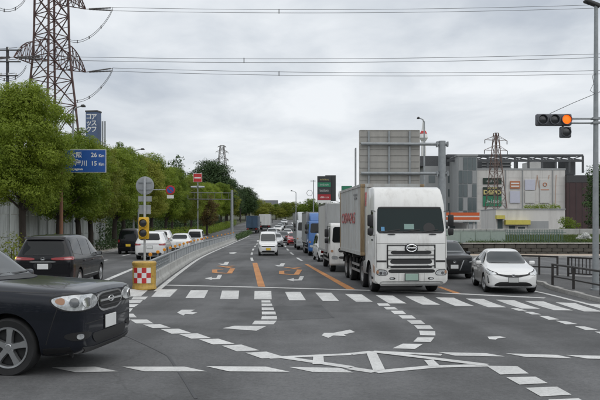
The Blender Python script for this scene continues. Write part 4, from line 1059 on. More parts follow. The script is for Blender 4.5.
# bumper: a shell that stands proud of the cab, with its lamps let in
F('bumper', M_CABW, rounded([(-1.22, .40), (1.22, .40), (1.22, .895), (-1.22, .895)], 1), .060)
F('bumper_lip', M_CABW, rounded([(-1.08, .36), (1.08, .36), (1.10, .47), (-1.10, .47)], 1), .085)
F('bumper_strip', M_BLACK, rounded([(-.80, .745), (.80, .745), (.80, .865), (-.80, .865)], 1), .066)
for k_ in range(3): F('bumper_slat', M_DARKGREY, rect(-.78, .78, .762 + k_ * .034, .774 + k_ * .034), .074)
F('headlight_bezel', M_BLACK, rounded([(-1.20, .655), (-.80, .655), (-.84, .85), (-1.20, .875)], 1), .066, True)
F('headlight', M_LAMP, rounded([(-1.185, .67), (-.82, .67), (-.855, .83), (-1.185, .855)], 1), .072, True)
F('headlamp_reflector', M_CHROME, rounded([(-.98, .685), (-.87, .685), (-.87, .79), (-.98, .79)], 2), .082, True)
F('headlamp_reflector', M_LENSD, rounded([(-1.11, .69), (-1.01, .69), (-1.01, .79), (-1.11, .79)], 2), .082, True)
F('front_indicator', M_AMBER, rounded([(-1.19, .72), (-1.13, .72), (-1.13, .83), (-1.19, .84)], 1), .080, True)
F('fog_lamp', M_BLACK, rounded([(-.76, .51), (-.56, .51), (-.56, .60), (-.76, .60)], 1), .066, True)
F('fog_lens', M_LAMP, rounded([(-.73, .525), (-.62, .525), (-.62, .585), (-.73, .585)], 1), .072, True)
F('bumper_joint', M_DARKGREY, rect(-.44, -.435, .48, .74), .063, True)
F('panel_gap', M_DARKGREY, rect(-1.2, 1.2, 1.735, 1.745), .004)
F('panel_gap', M_DARKGREY, rect(-1.195, -1.185, .92, 2.05), .004, True)
for z0, z1 in ((1.375, 1.49), (1.04, 1.20)):
    for k_ in range(3): F('grille_slat', M_DARKGREY, rect(-.66, .66, z0 + .018 + k_ * (z1 - z0 - .03) / 3, z0 + .030 + k_ * (z1 - z0 - .03) / 3), .017)
for y0 in (-.80, .50): F('grille_insert', M_CABW, rounded([(y0, 1.50), (y0 + .30, 1.50), (y0 + .30, 1.60), (y0, 1.60)], 1), .022)
for y0 in (-.78, .56): F('grille_insert', M_CABW, rounded([(y0, .985), (y0 + .22, .985), (y0 + .22, 1.04), (y0, 1.04)], 1), .022)
pl = MB().box((.095, 0, .60), (.015, .44, .22)).build('number_plate', M_PLATEG, LORRY, bevel=.005, seg=1)
MB().box((.080, 0, .60), (.02, .48, .26)).build('plate_frame', M_DARKGREY, pl)
# cab sides
S = lambda nm, m, poly, off: [patch(bv, poly, 'side', s, off=off, name=nm, m=m, parent=LORRY, cell=.14) for s in (-1, 1)]
S('side_window', M_GLASS, rounded([(-.36, 2.10), (-.50, 2.84), (-1.22, 2.84), (-1.22, 1.98), (-.80, 1.98)], 1), .008)
S('corner_vane', M_CABW, [(-.10, 1.25), (-.14, 2.0), (-.30, 2.0), (-.26, 1.25)], .03)
S('door_step', M_BLACK, rect(-.78, -.42, .50, .58), .01)
for s in (-1, 1):
    MB().box((-.62, s * 1.24, 1.85), (.18, .04, .05)).build('door_handle', M_BLACK, LORRY, bevel=.01)
    MB().prism([(-.15, .95), (-.45, 1.02), (-.32, .75), (-.15, .72)], s * 1.20, s * 1.245).build('side_indicator', M_AMBER, LORRY)
truck_mirrors(LORRY, -.15, 1.22, 2.42)
for s in (-1, 1): MB().box((-2.25, s * 1.0, 2.2), (.20, .20, 2.4)).build('air_deflector', M_CABW, LORRY, bevel=.06)
ladder_frame(LORRY, -1.0, -9.0)
axle(LORRY, -1.33, .50, .29, 2.06); axle(LORRY, -3.18, .50, .29, 2.06); axle(LORRY, -6.55, .50, .28, 2.0, True); axle(LORRY, -7.85, .50, .28, 2.0, True)
side_guard(LORRY, -3.85, -5.95, 1.14)
MB().box((-2.45, -1.0, .80), (.55, .42, .50)).build('fuel_tank', M_STEEL, LORRY, bevel=.08)
MB().box((-2.45, 1.0, .80), (.55, .42, .50)).build('battery_box', M_CHASS, LORRY, bevel=.03)
for x in (-3.18, -6.55, -7.85):
    for s in (-1, 1):
        P = [(x + .60 * math.cos(a * math.pi / 10), s * 1.02, .52 + .60 * math.sin(a * math.pi / 10)) for a in range(1, 10)]
        mb = MB()
        for a, b in zip(P[:-1], P[1:]): mb.bar(a, b, .34, .02)
        mb.build('mudguard', M_BLACK, LORRY)
for s in (-1, 1): MB().box((-9.02, s * .8, .9), (.06, .40, .16)).build('tail_light', M_RED, LORRY, bevel=.01)
for x in (-3.0, -5.8, -8.6): MB().box((x, 0, 1.10), (.18, 2.3, .18)).build('twist_lock_beam', M_CHASS, LORRY)
# the container it carries
ca, sa = math.cos(LA), math.sin(LA)
def on_lorry(x, y=0): return (3.78 + ca * x - sa * y, 24.45 + sa * x + ca * y, 0)
cl_ = on_lorry(-5.95, -.04)
CONT = thing('freight_container', 'grey ribbed freight container with red lettering on the white lorry', 'container', (cl_[0], cl_[1], gz(cl_[0], cl_[1]) + 1.20), LA)
LX, WY, HZ = 3.03, 1.22, 2.72
for s in (-1, 1):
    corrugated(-LX + .12, LX - .12, s * (WY - .02), .14, HZ - .10, .275, .036, s).build('side_panel', M_CONT, CONT)
    for z, h in ((.07, .14), (HZ - .05, .10)): MB().box((0, s * (WY - .04), z), (LX * 2 - .24, .08, h)).build('side_rail', M_CONT, CONT)
    for x in (-LX + .06, LX - .06):
        p_ = MB().box((x, s * (WY - .07), HZ / 2), (.13, .15, HZ - .24)).build('corner_post', M_RUST, CONT, bevel=.012)
        p_['label'] = 'rust-stained ochre corner post'
        for z in (.06, HZ - .06): MB().box((x, s * (WY - .08), z), (.178, .164, .12)).build('corner_casting', M_RUST, CONT, bevel=.015)
for s in (-1, 1):
    corrugated(-WY + .15, WY - .15, s * (LX - .02), .14, HZ - .10, .26, .04, s, 'Y').build('end_panel', M_CONT, CONT)
    for z in (.07, HZ - .05): MB().box((s * (LX - .05), 0, z), (.10, WY * 2 - .30, .12)).build('end_rail', M_CONT, CONT)
MB().box((0, 0, HZ - .04), (LX * 2 - .25, WY * 2 - .17, .05)).build('roof_panel', M_CONT, CONT)
MB().box((0, 0, .10), (LX * 2 - .25, WY * 2 - .17, .06)).build('floor', M_CHASS, CONT)
# lettering on the side that faces left in the photograph (local -y) and a small badge on the front
text_on('OSWAS', .62, M_TEXTR, CONT, (-.55, -WY - .001, 1.42), (R_(90), 0, 0), bold=.008, shear=.18, sx=1.9)
text_on('OSWAS', .62, M_TEXTR, CONT, (.55, WY + .001, 1.42), (R_(90), 0, R_(180)), bold=.008, shear=.18, sx=1.9)
for i in range(2): MB().box((1.6, -WY - .002, 2.36 - i * .14), (.9 - i * .3, .006, .07)).build('faded_marking', mat('dark_lettering', (0.20, 0.20, 0.20), .7, var=.3, scale=30), CONT)
bd = MB().box((LX + .006, -.92, HZ - .58), (.012, .27, .52)).build('badge', M_TEXTR, CONT)
MB().box((LX + .015, -.88, HZ - .60), (.010, .12, .36)).build('badge_stripe', M_PLATE, bd)
MB().box((LX + .015, -.97, HZ - .66), (.010, .07, .24)).build('badge_stripe', M_CABB, bd)

# ---- the other lorries in the queue and on the far carriageway
def lorry(name, label, loc, rz, cab_h, cab_w, paint, box_m, box_h, box_w, box_l, deflector=0.0, ln=1.7, plate=None, r=.45, ws=(1.9, .75), grille=True, front_m=None, twin_axle=False, group=None, ribs=0, base_z=.95):
    t = thing(name, label, 'truck', loc, rz, group)
    zb, zt = cab_h * ws[0] / 2.9, cab_h - .12
    pr = [(-.10, .34), (0, .42), (0, .95), (-.03, zb - .10), (-.22, zt), (-.34, cab_h), (-ln, cab_h), (-ln, .80), (-ln + .25, .62), (-.5, .34)]
    ax_f = -.55 - r * .9 if ln < 1.9 else -1.3
    me, bv = cab_mesh(pr, cab_w, paint, [(ax_f, s * (cab_w / 2 - .08), r + .01, r + .09, .56) for s in (-1, 1)], .09, (zb, cab_h, .95))
    obj('cab', me, t)
    h = cab_w / 2
    f = lambda nm, m, poly, off: patch(bv, poly, 'end', 1, off=off, name=nm, m=m, parent=t, cell=.14)
    f('windscreen', M_GLASS, rounded([(-h * .90, zb), (h * .90, zb), (h * .84, zt - .08), (-h * .84, zt - .08)], 1), .012)
    if grille:
        f('grille', M_BLACK, rounded([(-h * .62, 1.0), (h * .62, 1.0), (h * .62, 1.0 + .22), (-h * .62, 1.22)], 1), .012)
        f('grille_bar', M_CHROME, rect(-h * .60, h * .60, 1.09, 1.13), .02)
    for s in (-1, 1):
        f('headlight', M_LAMP, rounded([(s * h * .93, .66), (s * h * .62, .66), (s * h * .64, .82), (s * h * .93, .84)][::s], 1), .014)
        f('indicator', M_AMBER, rounded([(s * h * .97, 1.0), (s * h * .85, 1.0), (s * h * .85, 1.12), (s * h * .97, 1.12)][::s], 1), .014)
        patch(bv, rounded([(-.30, zb - .02), (-.42, zt - .12), (-ln + .55, zt - .12), (-ln + .55, zb - .06)], 1), 'side', s, off=.008, name='side_window', m=M_GLASS, parent=t, cell=.14)
    f('bumper_strip', M_DARKGREY, rounded([(-h * .6, .68), (h * .6, .68), (h * .6, .80), (-h * .6, .80)], 1), .010)
    f('wiper', M_BLACK, [(-h * .7, zb + .01), (0, zb + .08), (0, zb + .10), (-h * .7, zb + .03)], .03)
    MB().box((.02, 0, .52), (.015, .40, .20)).build('number_plate', plate or M_PLATEG, t)
    truck_mirrors(t, -.12, h, (zb + zt) / 2 - .05)
    if deflector > 0:
        pts = [(-.45, cab_h - .02), (-.75, cab_h + deflector * .62), (-1.15, cab_h + deflector * .95), (-ln, cab_h + deflector), (-ln, cab_h - .02)]
        d = MB().prism(pts, -h * .88, h * .88).build('wind_deflector', paint, t, bevel=.10, seg=3)
    ladder_frame(t, -1.0, -ln - .15 - box_l)
    axle(t, ax_f, r, .26, cab_w - .42)
    xr = -ln - .15 - box_l * .74
    axle(t, xr, r, .24, cab_w - .46, True)
    if twin_axle: axle(t, xr - r * 2.3, r, .24, cab_w - .46, True)
    side_guard(t, ax_f - r * 1.6, xr + r * 1.5, cab_w / 2 - .08)
    x0 = -ln - .15; x1 = x0 - box_l
    bx_ = MB().box(((x0 + x1) / 2, 0, (base_z + box_h) / 2), (box_l - .06, box_w - .06, box_h - base_z - .04)).build('cargo_box', box_m, t)
    MB().box((x0 - .03, 0, (base_z + box_h) / 2), (.05, box_w - .10, box_h - base_z - .10)).build('front_panel', front_m or box_m, bx_)
    for s in (-1, 1):
        n = max(2, int(box_l / .95))
        for i in range(n):
            xa = x0 - box_l * i / n - .012; xb = x0 - box_l * (i + 1) / n + .012
            MB().box(((xa + xb) / 2, s * (box_w / 2 - .022), (base_z + box_h) / 2), (abs(xb - xa), .03, box_h - base_z - .20)).build('side_panel', box_m, bx_)
        for z in (base_z + .04, box_h - .04): MB().box(((x0 + x1) / 2, s * (box_w / 2 - .03), z), (box_l, .07, .10)).build('edge_rail', M_ALLOY, bx_)
        for x in (x0 - .03, x1 + .03): MB().box((x, s * (box_w / 2 - .03), (base_z + box_h) / 2), (.07, .075, box_h - base_z - .18)).build('corner_trim', M_ALLOY, bx_)
        MB().box((x1 + .01, s * (box_w / 2 - .35), .78), (.05, .42, .16)).build('tail_light', M_RED, t)
        MB().box((x1 - .005, s * .02 + s * box_w / 4 - s * .02, (base_z + box_h) / 2), (.03, box_w / 2 - .10, box_h - base_z - .20)).build('rear_door', box_m, bx_)
    MB().box((x1 - .02, 0, .55), (.08, box_w - .2, .12)).build('rear_bumper', M_CHASS, t)
    return t
def q_in(px_left, Y, w):
    X = (px_left - CX) * Y / FPX + w / 2; return (X, Y, gz(X, Y))
lorry('box_lorry', 'white medium box lorry directly behind the container lorry', q_in(329.5, 35.6, 2.2), head(.052, -1), 2.45, 2.15, M_CABW, M_BOXW, 3.50, 2.30, 4.6, ln=1.6, r=.42, front_m=M_BOXG, ws=(1.75, .7))
kei('small_van', 'small white van squeezed between the box lorry and the blue lorry', (lane_x(47) + 1.62, 47.2, gz(2, 47)), hd(47), P_WHITE, M_PLATE)
lorry('box_lorry', 'bright blue lorry with a blue roof deflector in the queue', q_in(308.5, 53.5, 2.4), hd(53), 2.65, 2.4, M_CABB, M_BOXG, 3.35, 2.4, 5.2, deflector=.62, ln=1.9, r=.48, twin_axle=True)
lorry('box_lorry', 'silver-fronted tall lorry at the back of the lorry queue', q_in(296.5, 66.0, 2.4), hd(66), 2.75, 2.4, M_CABG, M_BOXG, 3.5, 2.42, 6.0, deflector=.78, ln=1.9, r=.48, twin_axle=True)
M_TARP = mat('blue_tarpaulin', (0.032, 0.065, 0.11), 0.7, var=0.2, scale=1.5)
def out_lorry(px, Y): X = (px - CX) * Y / FPX; return (X, Y, gz(X, Y))
lorry('box_lorry', 'dark blue covered lorry far up the left carriageway by the trees', out_lorry(254.5, 150), R_(90), 2.5, 2.3, M_CABW, M_TARP, 3.4, 2.4, 6.0, ln=1.7)
lorry('box_lorry', 'pale grey lorry far up the road beside the blue covered one', out_lorry(266.3, 168), R_(90), 2.5, 2.4, M_CABW, M_BOXW, 3.5, 2.5, 6.0, ln=1.7)
# ------------------------------------------------------------------ street furniture
M_GALV = mat('galvanised', (0.30, 0.32, 0.33), 0.55, 0.35, var=0.14, scale=5, bump=0.15)
M_GALVL = mat('pale_galvanised', (0.44, 0.46, 0.47), 0.55, 0.2, var=0.12, scale=5)
M_CONC = mat('concrete', (0.42, 0.42, 0.40), 0.9, var=0.14, scale=1.4, bump=0.3, bscale=30, dirt=(0.17, 0.165, 0.155), dirt_amt=0.75, streak=True)
M_YEL = mat('yellow_plastic', (0.52, 0.33, 0.07), 0.5, var=0.12, scale=5, dirt=(0.16, 0.13, 0.08), dirt_amt=0.8)
M_YELS = mat('yellow_signal', (0.62, 0.38, 0.02), 0.45, var=0.08)
M_ORREF = mat('orange_reflector', (0.72, 0.28, 0.02), 0.3, coat=.5)
M_REDP = mat('red_panel', (0.50, 0.03, 0.03), 0.45, var=0.1)
M_WHP = mat('white_panel', (0.74, 0.74, 0.72), 0.5, var=0.06)
M_LENS = mat('dark_lens', (0.03, 0.032, 0.036), 0.25, coat=.4)
M_SIGBACK = mat('sign_back', (0.30, 0.315, 0.32), 0.6, 0.2, var=0.15, scale=3)
M_GANTB = mat('sign_back_beige', (0.36, 0.35, 0.325), 0.65, var=0.1, scale=1.5, dirt=(0.22, 0.21, 0.19), dirt_amt=.4, streak=True)
M_RAIL = mat('brown_rail', (0.030, 0.026, 0.024), 0.5, var=0.2)
M_ROADBLUE = mat('sign_blue', (0.012, 0.085, 0.34), 0.45, var=0.05)

# ---- median barrier: concrete sections, open rail near the end, closed panels after it
MED = thing('median_barrier', 'long grey median barrier of concrete base and steel rail with orange reflectors', 'barrier', (bar_x(27) - .55, 27.0, 0))
def med(Y): return Vector((bar_x(Y) - 0.42, Y, gz(bar_x(Y) + .02, Y)))
def med_obj(mb, nm, m, parent=MED, **kw):
    o = mb.build(nm, m, parent, **kw); o.location = (-MED.location.x, -MED.location.y, 0); return o
Y = 27.0; k_ = 0
while Y < 98:
    L = 2.6 if Y < 60 else 5.2
    a, b = med(Y), med(Y + L - .02)
    d = (b - a).normalized(); n = Vector((-d.y, d.x, 0))
    P = []
    for p in (a, b):
        for o_, z in ((-.26, -.05), (-.24, .14), (-.15, .22), (-.13, .50), (.13, .50), (.15, .22), (.24, .14), (.26, -.05)): P.append(p + n * o_ + Vector((0, 0, z)))
    mb = MB(); mb.add(P, [tuple(range(8)), tuple(range(15, 7, -1))] + [(i, (i + 1) % 8, 8 + (i + 1) % 8, 8 + i) for i in range(8)])
    med_obj(mb, 'concrete_block', M_CONC, bevel=.012, seg=1)
    closed = Y > 33.5
    for t in ((0.02, .27, .52, .77) if not closed else (0.02, .5)):
        p = a.lerp(b, t); med_obj(MB().box((p.x, p.y, p.z + .72), (.07, .09, .46), rz=math.atan2(d.y, d.x)), 'rail_post', M_GALV)
    if not closed:
        for z, w in ((.66, .06), (.80, .06)): med_obj(MB().tube([a + Vector((0, 0, z)), b + Vector((0, 0, z))], .028, 8), 'rail_bar', M_GALV, smooth=True)
    else:
        for i in range(2):
            p, q = a.lerp(b, i / 2 + .012), a.lerp(b, (i + 1) / 2 - .012); c = (p + q) / 2
            med_obj(MB().box((c.x, c.y, c.z + .71), ((q - p).length, .04, .40), rz=math.atan2(d.y, d.x)), 'barrier_panel', M_GALVL)
    med_obj(MB().bar(a + Vector((0, 0, .96)), b + Vector((0, 0, .96)), .11, .09), 'top_rail', M_GALV, bevel=.02, seg=1)
    for t in ((.3,) if Y < 60 else (.2,)):
        p = a.lerp(b, t)
        r_ = med_obj(MB().tube([(p.x, p.y, p.z + 1.0), (p.x, p.y, p.z + 1.15)], .022, 6), 'reflector_stem', M_GALV)
        dsc = MB().lathe([(.065, -.03), (.078, 0), (.065, .03)], (p.x, p.y, p.z + 1.22), n=14, axis='Y').build('reflector', M_ORREF, r_, smooth=True)
    Y += L; k_ += 1
# ---- crash cushion at its end
cz = gz(-5.72, 26.3)
CU = thing('crash_cushion', 'yellow plastic crash cushion with red and white chequered panel', 'crash cushion', (-5.70, 26.35, cz))
MB().lathe([(.40, 0), (.44, .03), (.44, .10), (.42, .13), (.42, .20), (.41, .21), (.41, .22), (.42, .23), (.42, .84), (.41, .85), (.41, .86), (.42, .87), (.42, .88), (.44, .91), (.44, .99), (.40, 1.03), (.001, 1.04)], n=32).build('drum', M_YEL, CU, smooth=True)
for i in range(4):
    for j in range(3):
        a0, a1 = -math.pi / 2 - .78 + i * .39, -math.pi / 2 - .78 + (i + 1) * .39
        mb = MB(); P = []
        for r in (.424, .432):
            for q in range(4):
                a = a0 + (a1 - a0) * q / 3
                for z in (.26 + j * .185, .26 + (j + 1) * .185): P.append((r * math.cos(a), r * math.sin(a), z))
        F_ = []
        for q in range(3):
            F_ += [(8 + q * 2, 8 + q * 2 + 2, 8 + q * 2 + 3, 8 + q * 2 + 1), (q * 2, q * 2 + 1, q * 2 + 3, q * 2 + 2)]
        F_ += [(0, 8, 9, 1), (6, 7, 15, 14)]
        for q in range(3): F_ += [(q * 2, q * 2 + 2, 10 + q * 2, 8 + q * 2), (q * 2 + 1, 9 + q * 2, 11 + q * 2, q * 2 + 3)]
        mb.add(P, F_).build('chequer', M_REDP if (i + j) % 2 == 0 else M_WHP, CU, smooth=True)
# ---- post with warning light, sign backs
WL = thing('warning_light', 'yellow two-lens warning light on a white post above the crash cushion', 'warning light', (-5.83, 27.02, gz(-5.9, 27.0)))
MB().tube([(0, 0, 0), (0, 0, 4.15)], .045, 12).build('post', M_GALVL, WL, smooth=True)
hb = MB().box((0, -.14, 2.23), (.38, .16, .82)).build('housing', M_YELS, WL, bevel=.04)
for z in (2.42, 2.05):
    v = MB().lathe([(.16, -.16), (.165, -.28), (.150, -.28), (.150, -.16)], (0, -.06, z), n=24, axis='Y', closed=True).build('visor', M_YELS, hb, smooth=True)
    MB().lathe([(.001, -.235), (.10, -.228), (.150, -.21), (.150, -.20)], (0, -.06, z), n=24, axis='Y').build('lens', M_LENS, hb, smooth=True)
for z, w, h in ((2.93, .44, .34), (3.33, .50, .20)): MB().box((0, .06, z), (w, .012, h)).build('supplementary_plate', M_SIGBACK, WL, bevel=.004, seg=1)
dd = MB().lathe([(.001, .05), (.33, .05), (.345, .058), (.33, .066), (.001, .066)], (0, 0, 3.83), n=32, axis='Y').build('sign_disc', M_SIGBACK, WL, smooth=True)
for z in (3.70, 3.96): MB().box((0, .03, z), (.50, .03, .04)).build('bracket', M_GALV, dd)
# ---- no-parking sign on a long arm
def X_of(px, Y): return (px - CX) * Y / FPX
def Z_of(py, Y): return CAM_H - (py - HY) * Y / FPX
Y = 66.0; x0, x1 = X_of(138.3, Y), X_of(170.5, Y); g0 = gz(x0, Y)
NP = thing('road_sign', 'round red-rimmed blue no-parking sign on a long arm over the left lane', 'sign', (x0, Y, g0))
MB().tube([(0, 0, 0), (0, 0, Z_of(176, Y) - g0)], .07, 10).build('post', M_GALV, NP, smooth=True)
za = Z_of(189.8, Y) - g0
MB().tube([(0, 0, za), (x1 - x0, 0, za)], .04, 8).build('arm', M_GALV, NP, smooth=True)
c = (x1 - x0, 0, za - .02)
MB().lathe([(.001, -.06), (.42, -.06), (.43, -.05), (.42, -.04), (.001, -.04)], c, n=28, axis='Y').build('sign_rim', M_REDP, NP, smooth=True)
dsc = MB().lathe([(.001, -.075), (.30, -.075), (.30, -.062), (.001, -.062)], c, n=28, axis='Y').build('sign_face', mat('sign_blue_face', (0.03, 0.10, 0.38), .45), NP, smooth=True)
MB().bar((c[0] - .2, -.083, c[2] + .2), (c[0] + .2, -.083, c[2] - .2), .012, .07, up=(1, 0, 1)).build('slash', M_REDP, dsc)
MB().box((c[0], -.05, c[2] - .62), (.62, .015, .30)).build('supplementary_plate', M_WHP, NP)
# ---- square red sign on a post
Y = 106.0; x0 = X_of(197.8, Y); g0 = gz(x0, Y)
RS = thing('red_sign', 'square red sign with a white bar on a grey post before the dark evergreen', 'sign', (x0, Y, g0))
MB().tube([(0, 0, 0), (0, 0, Z_of(174, Y) - g0)], .08, 8).build('post', M_GALV, RS, smooth=True)
z = Z_of(177.8, Y) - g0
MB().box((0, -.12, z), (1.28, .06, 1.28)).build('border', M_WHP, RS); bd = MB().box((0, -.16, z), (1.18, .05, 1.18)).build('board', M_REDP, RS)
MB().box((0, -.19, z), (.95, .02, .20)).build('white_bar', M_WHP, bd)
for s in (-1, 1): MB().tube([(s * .15, -.1, Z_of(187, Y) - g0), (s * 1.0, -.1, Z_of(187, Y) - g0)], [.20, .12], 10).build('lamp', M_GALVL, RS, smooth=True)
# ---- sign gantry over the left carriageway
Y = 100.0; x0 = X_of(232, Y); g0 = gz(x0, Y)
M_DSTEEL2 = mat('weathered_steel', (0.15, 0.155, 0.15), 0.7, var=.2)
GA = thing('sign_gantry', 'grey sign gantry reaching left from a post on the median', 'gantry', (x0, Y, g0))
MB().tube([(0, 0, 0), (0, 0, Z_of(190, Y) - g0)], [.22, .17], 12).build('post', M_GALV, GA, smooth=True)
xl = X_of(170, Y) - x0
for py in (193, 199.5):
    MB().tube([(0, 0, Z_of(py, Y) - g0), (xl, 0, Z_of(py - .5, Y) - g0)], .06, 8).build('chord', M_DSTEEL2, GA, smooth=True)
for i in range(9):
    x = xl * (i + .5) / 9; MB().tube([(x, 0, Z_of(193, Y) - g0), (x, 0, Z_of(199.5, Y) - g0)], .03, 6).build('strut', M_DSTEEL2, GA)
MB().box((xl * .80, .1, Z_of(196.3, Y) - g0), (1.6, .06, .9)).build('sign_panel', M_SIGBACK, GA)
# ---- blue distance sign
Y = 42.2; x0 = X_of(66.5, 43.5); g0 = gz(x0, 43)
BS = thing('distance_sign', 'blue distance sign with white place names beside the big tree', 'sign', (x0, Y, g0))
M_RPOLE = mat('rusty_pole', (0.20, 0.095, 0.055), 0.8, var=0.3, scale=3, streak=True)
xr_ = X_of(106, Y) - x0; xl_ = xr_ - 2.42; zt, zb = Z_of(149.5, Y) - g0, Z_of(172.5, Y) - g0; xc, zc_ = (xl_ + xr_) / 2, (zt + zb) / 2
MB().tube([(0, .35, 0), (0, .35, 7.2)], [.11, .08], 10).build('post', M_RPOLE, BS, smooth=True)
for f in (.28, .72): MB().tube([(0, .35, zb + (zt - zb) * f), (0, .14, zb + (zt - zb) * f), (xr_ - .15, .14, zb + (zt - zb) * f)], .05, 8).build('arm', M_GALV, BS, smooth=True)
MB().box((xc, .03, zc_), (xr_ - xl_, .05, zt - zb)).build('border', M_WHP, BS, bevel=.004, seg=1)
MB().box((xc, 0, zc_), (xr_ - xl_ - .06, .05, zt - zb - .06)).build('board', M_ROADBLUE, BS)
RX = (R_(90), 0, 0)
for body, sz, xx, zz, al in (('大阪', .36, xl_ + .30, zt - .33, 'LEFT'), ('26', .36, xr_ - .88, zt - .33, 'LEFT'), ('Km', .23, xr_ - .42, zt - .37, 'LEFT'), ('Osaka', .19, xl_ + .32, zt - .62, 'LEFT'),
                             ('寝屋川', .36, xl_ + .25, zb + .52, 'LEFT'), ('15', .36, xr_ - .88, zb + .52, 'LEFT'), ('Km', .23, xr_ - .42, zb + .48, 'LEFT'), ('Neyagawa', .19, xl_ + .28, zb + .20, 'LEFT')):
    text_on(body, sz, M_WHP, BS, (xx, -.030, zz), RX, bold=.006, align=al)
# ---- overhead sign seen from behind, above the lorry
Y = 40.0; x0 = X_of(442, Y); g0 = gz(x0, Y)
OV = thing('overhead_sign', 'beige back of a large overhead sign on a grey post above the lorry', 'sign', (x0, Y, g0))
MB().tube([(0, 0, -.1), (0, 0, Z_of(141, Y) - g0)], [.225, .20], 20).build('post', M_GALV, OV, smooth=True)
MB().box((0, 0, .02), (.7, .7, .06)).build('base_plate', M_GALV, OV)
for py in (144.3, 173.7):
    z = Z_of(py, Y) - g0
    MB().tube([(.35, -.02, z), (X_of(361, Y) - x0, -.02, z + .03)], .085, 12).build('arm', M_GALV, OV, smooth=True)
    MB().box((-.28, -.02, z), (.08, .30, .30)).build('flange', M_GALV, OV); MB().box((.30, -.02, z), (.07, .28, .28)).build('flange', M_GALV, OV)
xl_, xr_ = X_of(359.5, Y) - x0, X_of(420.3, Y) - x0; zb, zt = Z_of(186, Y) - g0, Z_of(129.8, Y) - g0
n = 9
for i in range(n):
    h = (zt - zb) / n
    MB().box(((xl_ + xr_) / 2, .16, zb + h * (i + .5)), (xr_ - xl_, .025, h - .012)).build('sign_slat', M_GANTB, OV, bevel=.006, seg=1)
    MB().box(((xl_ + xr_) / 2, .135, zb + h * (i + .98)), (xr_ - xl_ - .06, .035, .035)).build('slat_rib', M_GANTB, OV)
for f in (.155, .49, .83):
    MB().box((xl_ + (xr_ - xl_) * f, .085, (zb + zt) / 2), (.10, .06, zt - zb - .10)).build('sign_rib', M_GALV, OV)
MB().box(((xl_ + xr_) / 2, .20, (zb + zt) / 2), (xr_ - xl_ + .02, .04, zt - zb + .02)).build('sign_face', M_WHP, OV)
MB().box((X_of(356.4, Y) - x0, .6, Z_of(166, Y) - g0), (.06, .5, 2.1)).build('second_panel_edge', M_SIGBACK, OV)  # narrow edge of another sign panel standing behind, not a lamp

# ---- traffic signal on the right
sx, sy = X_of(595.6, 24.6), 24.6; g0 = gz(sx, sy) + .14
TS = thing('traffic_signal', 'grey signal post at the right edge with a lit red signal on its arm', 'traffic light', (sx, sy, g0))
topz = Z_of(5, sy) - g0
MB().tube([(0, 0, 0), (0, 0, 3.0), (.02, 0, topz)], [.105, .095, .065], 16).build('post', M_GALV, TS, smooth=True)
MB().lathe([(.17, 0), (.17, .04), (.12, .06), (.12, .30)], n=16).build('post_collar', M_GALV, TS, smooth=True)
zs = Z_of(120, sy) - g0; xe = X_of(571, sy) - sx
for dz, y_ in ((.045, 0), (-.105, 0)): MB().tube([(.9, y_, zs + dz), (xe - .02, y_, zs + dz)], .032, 10).build('signal_arm', M_GALV, TS, smooth=True)
for z in (zs + .05, zs - .1): MB().box((0, 0, z), (.26, .24, .07)).build('clamp', M_GALV, TS)
hw = X_of(571.2, sy) - X_of(535.8, sy)
M_SIGHEAD = mat('signal_grey', (0.115, 0.12, 0.135), 0.5, var=.08)
hs = MB().box((xe - hw / 2, 0, zs), (hw, .20, .40)).build('signal_head', M_SIGHEAD, TS, bevel=.05, seg=3)
M_SRED = emit('lit_red_lens', (1.0, 0.115, 0.005), 1.25)
for i, m in enumerate((M_LENS, M_LENS, M_SRED)):
    c = (xe - hw + hw * (i + .5) / 3 , 0, zs)
    MB().lathe([(.150, -.10), (.158, -.20), (.175, -.20), (.172, -.10)], c, n=28, axis='Y', closed=True).build('visor', M_SIGHEAD, hs, smooth=True)
    ln_ = MB().lathe([(.001, -.150), (.08, -.146), (.152, -.122), (.152, -.11)], c, n=28, axis='Y').build('lens', m, hs, smooth=True)
    if m is M_SRED: ln_['label'] = 'glowing red lens'
MB().tube([(xe - .28, 0, zs - .2), (xe - .28, 0, zs - .30)], .035, 8).build('hanger', M_SIGHEAD, TS)
z2 = Z_of(132.3, sy) - g0; c = (xe - .20, 0, z2)
h2 = MB().box(c, (.38, .18, .38)).build('arrow_signal_head', M_SIGHEAD, TS, bevel=.05, seg=3)
MB().lathe([(.001, -.12), (.08, -.117), (.145, -.10), (.145, -.09)], c, n=24, axis='Y').build('lens', M_LENS, h2, smooth=True)
MB().lathe([(.145, -.08), (.152, -.15), (.165, -.15), (.162, -.08)], c, n=24, axis='Y', closed=True).build('visor', M_SIGHEAD, h2, smooth=True)
MB().tube([(.0, 0, topz - .02), (-.14, 0, topz + .04), (-.30, 0, topz + .08)], .04, 8).build('lamp_arm', M_DARKGREY, TS, smooth=True)
MB().prism([(.12, topz - .10), (-.05, topz - .02), (-.38, topz + .10), (-.40, topz + .17), (-.30, topz + .19), (.12, topz + .03)], -.13, .13).build('lamp_head', M_DARKGREY, TS, bevel=.03)
MB().tube([(-.02, -.08, Z_of(74, sy) - g0), (-.14, -.08, Z_of(76, sy) - g0), (-.10, -.08, Z_of(84, sy) - g0), (-.22, -.08, Z_of(91, sy) - g0), (-.05, -.08, Z_of(94, sy) - g0)], .008, 5).build('loose_cable', M_DARKGREY, TS)
MB().tube([(xe - hw * .6, 0, zs + .22), (-.6, .5, zs + .66), (1.4, 1.4, zs + 1.5)], .010, 5).build('guy_wire', M_DARKGREY, TS)

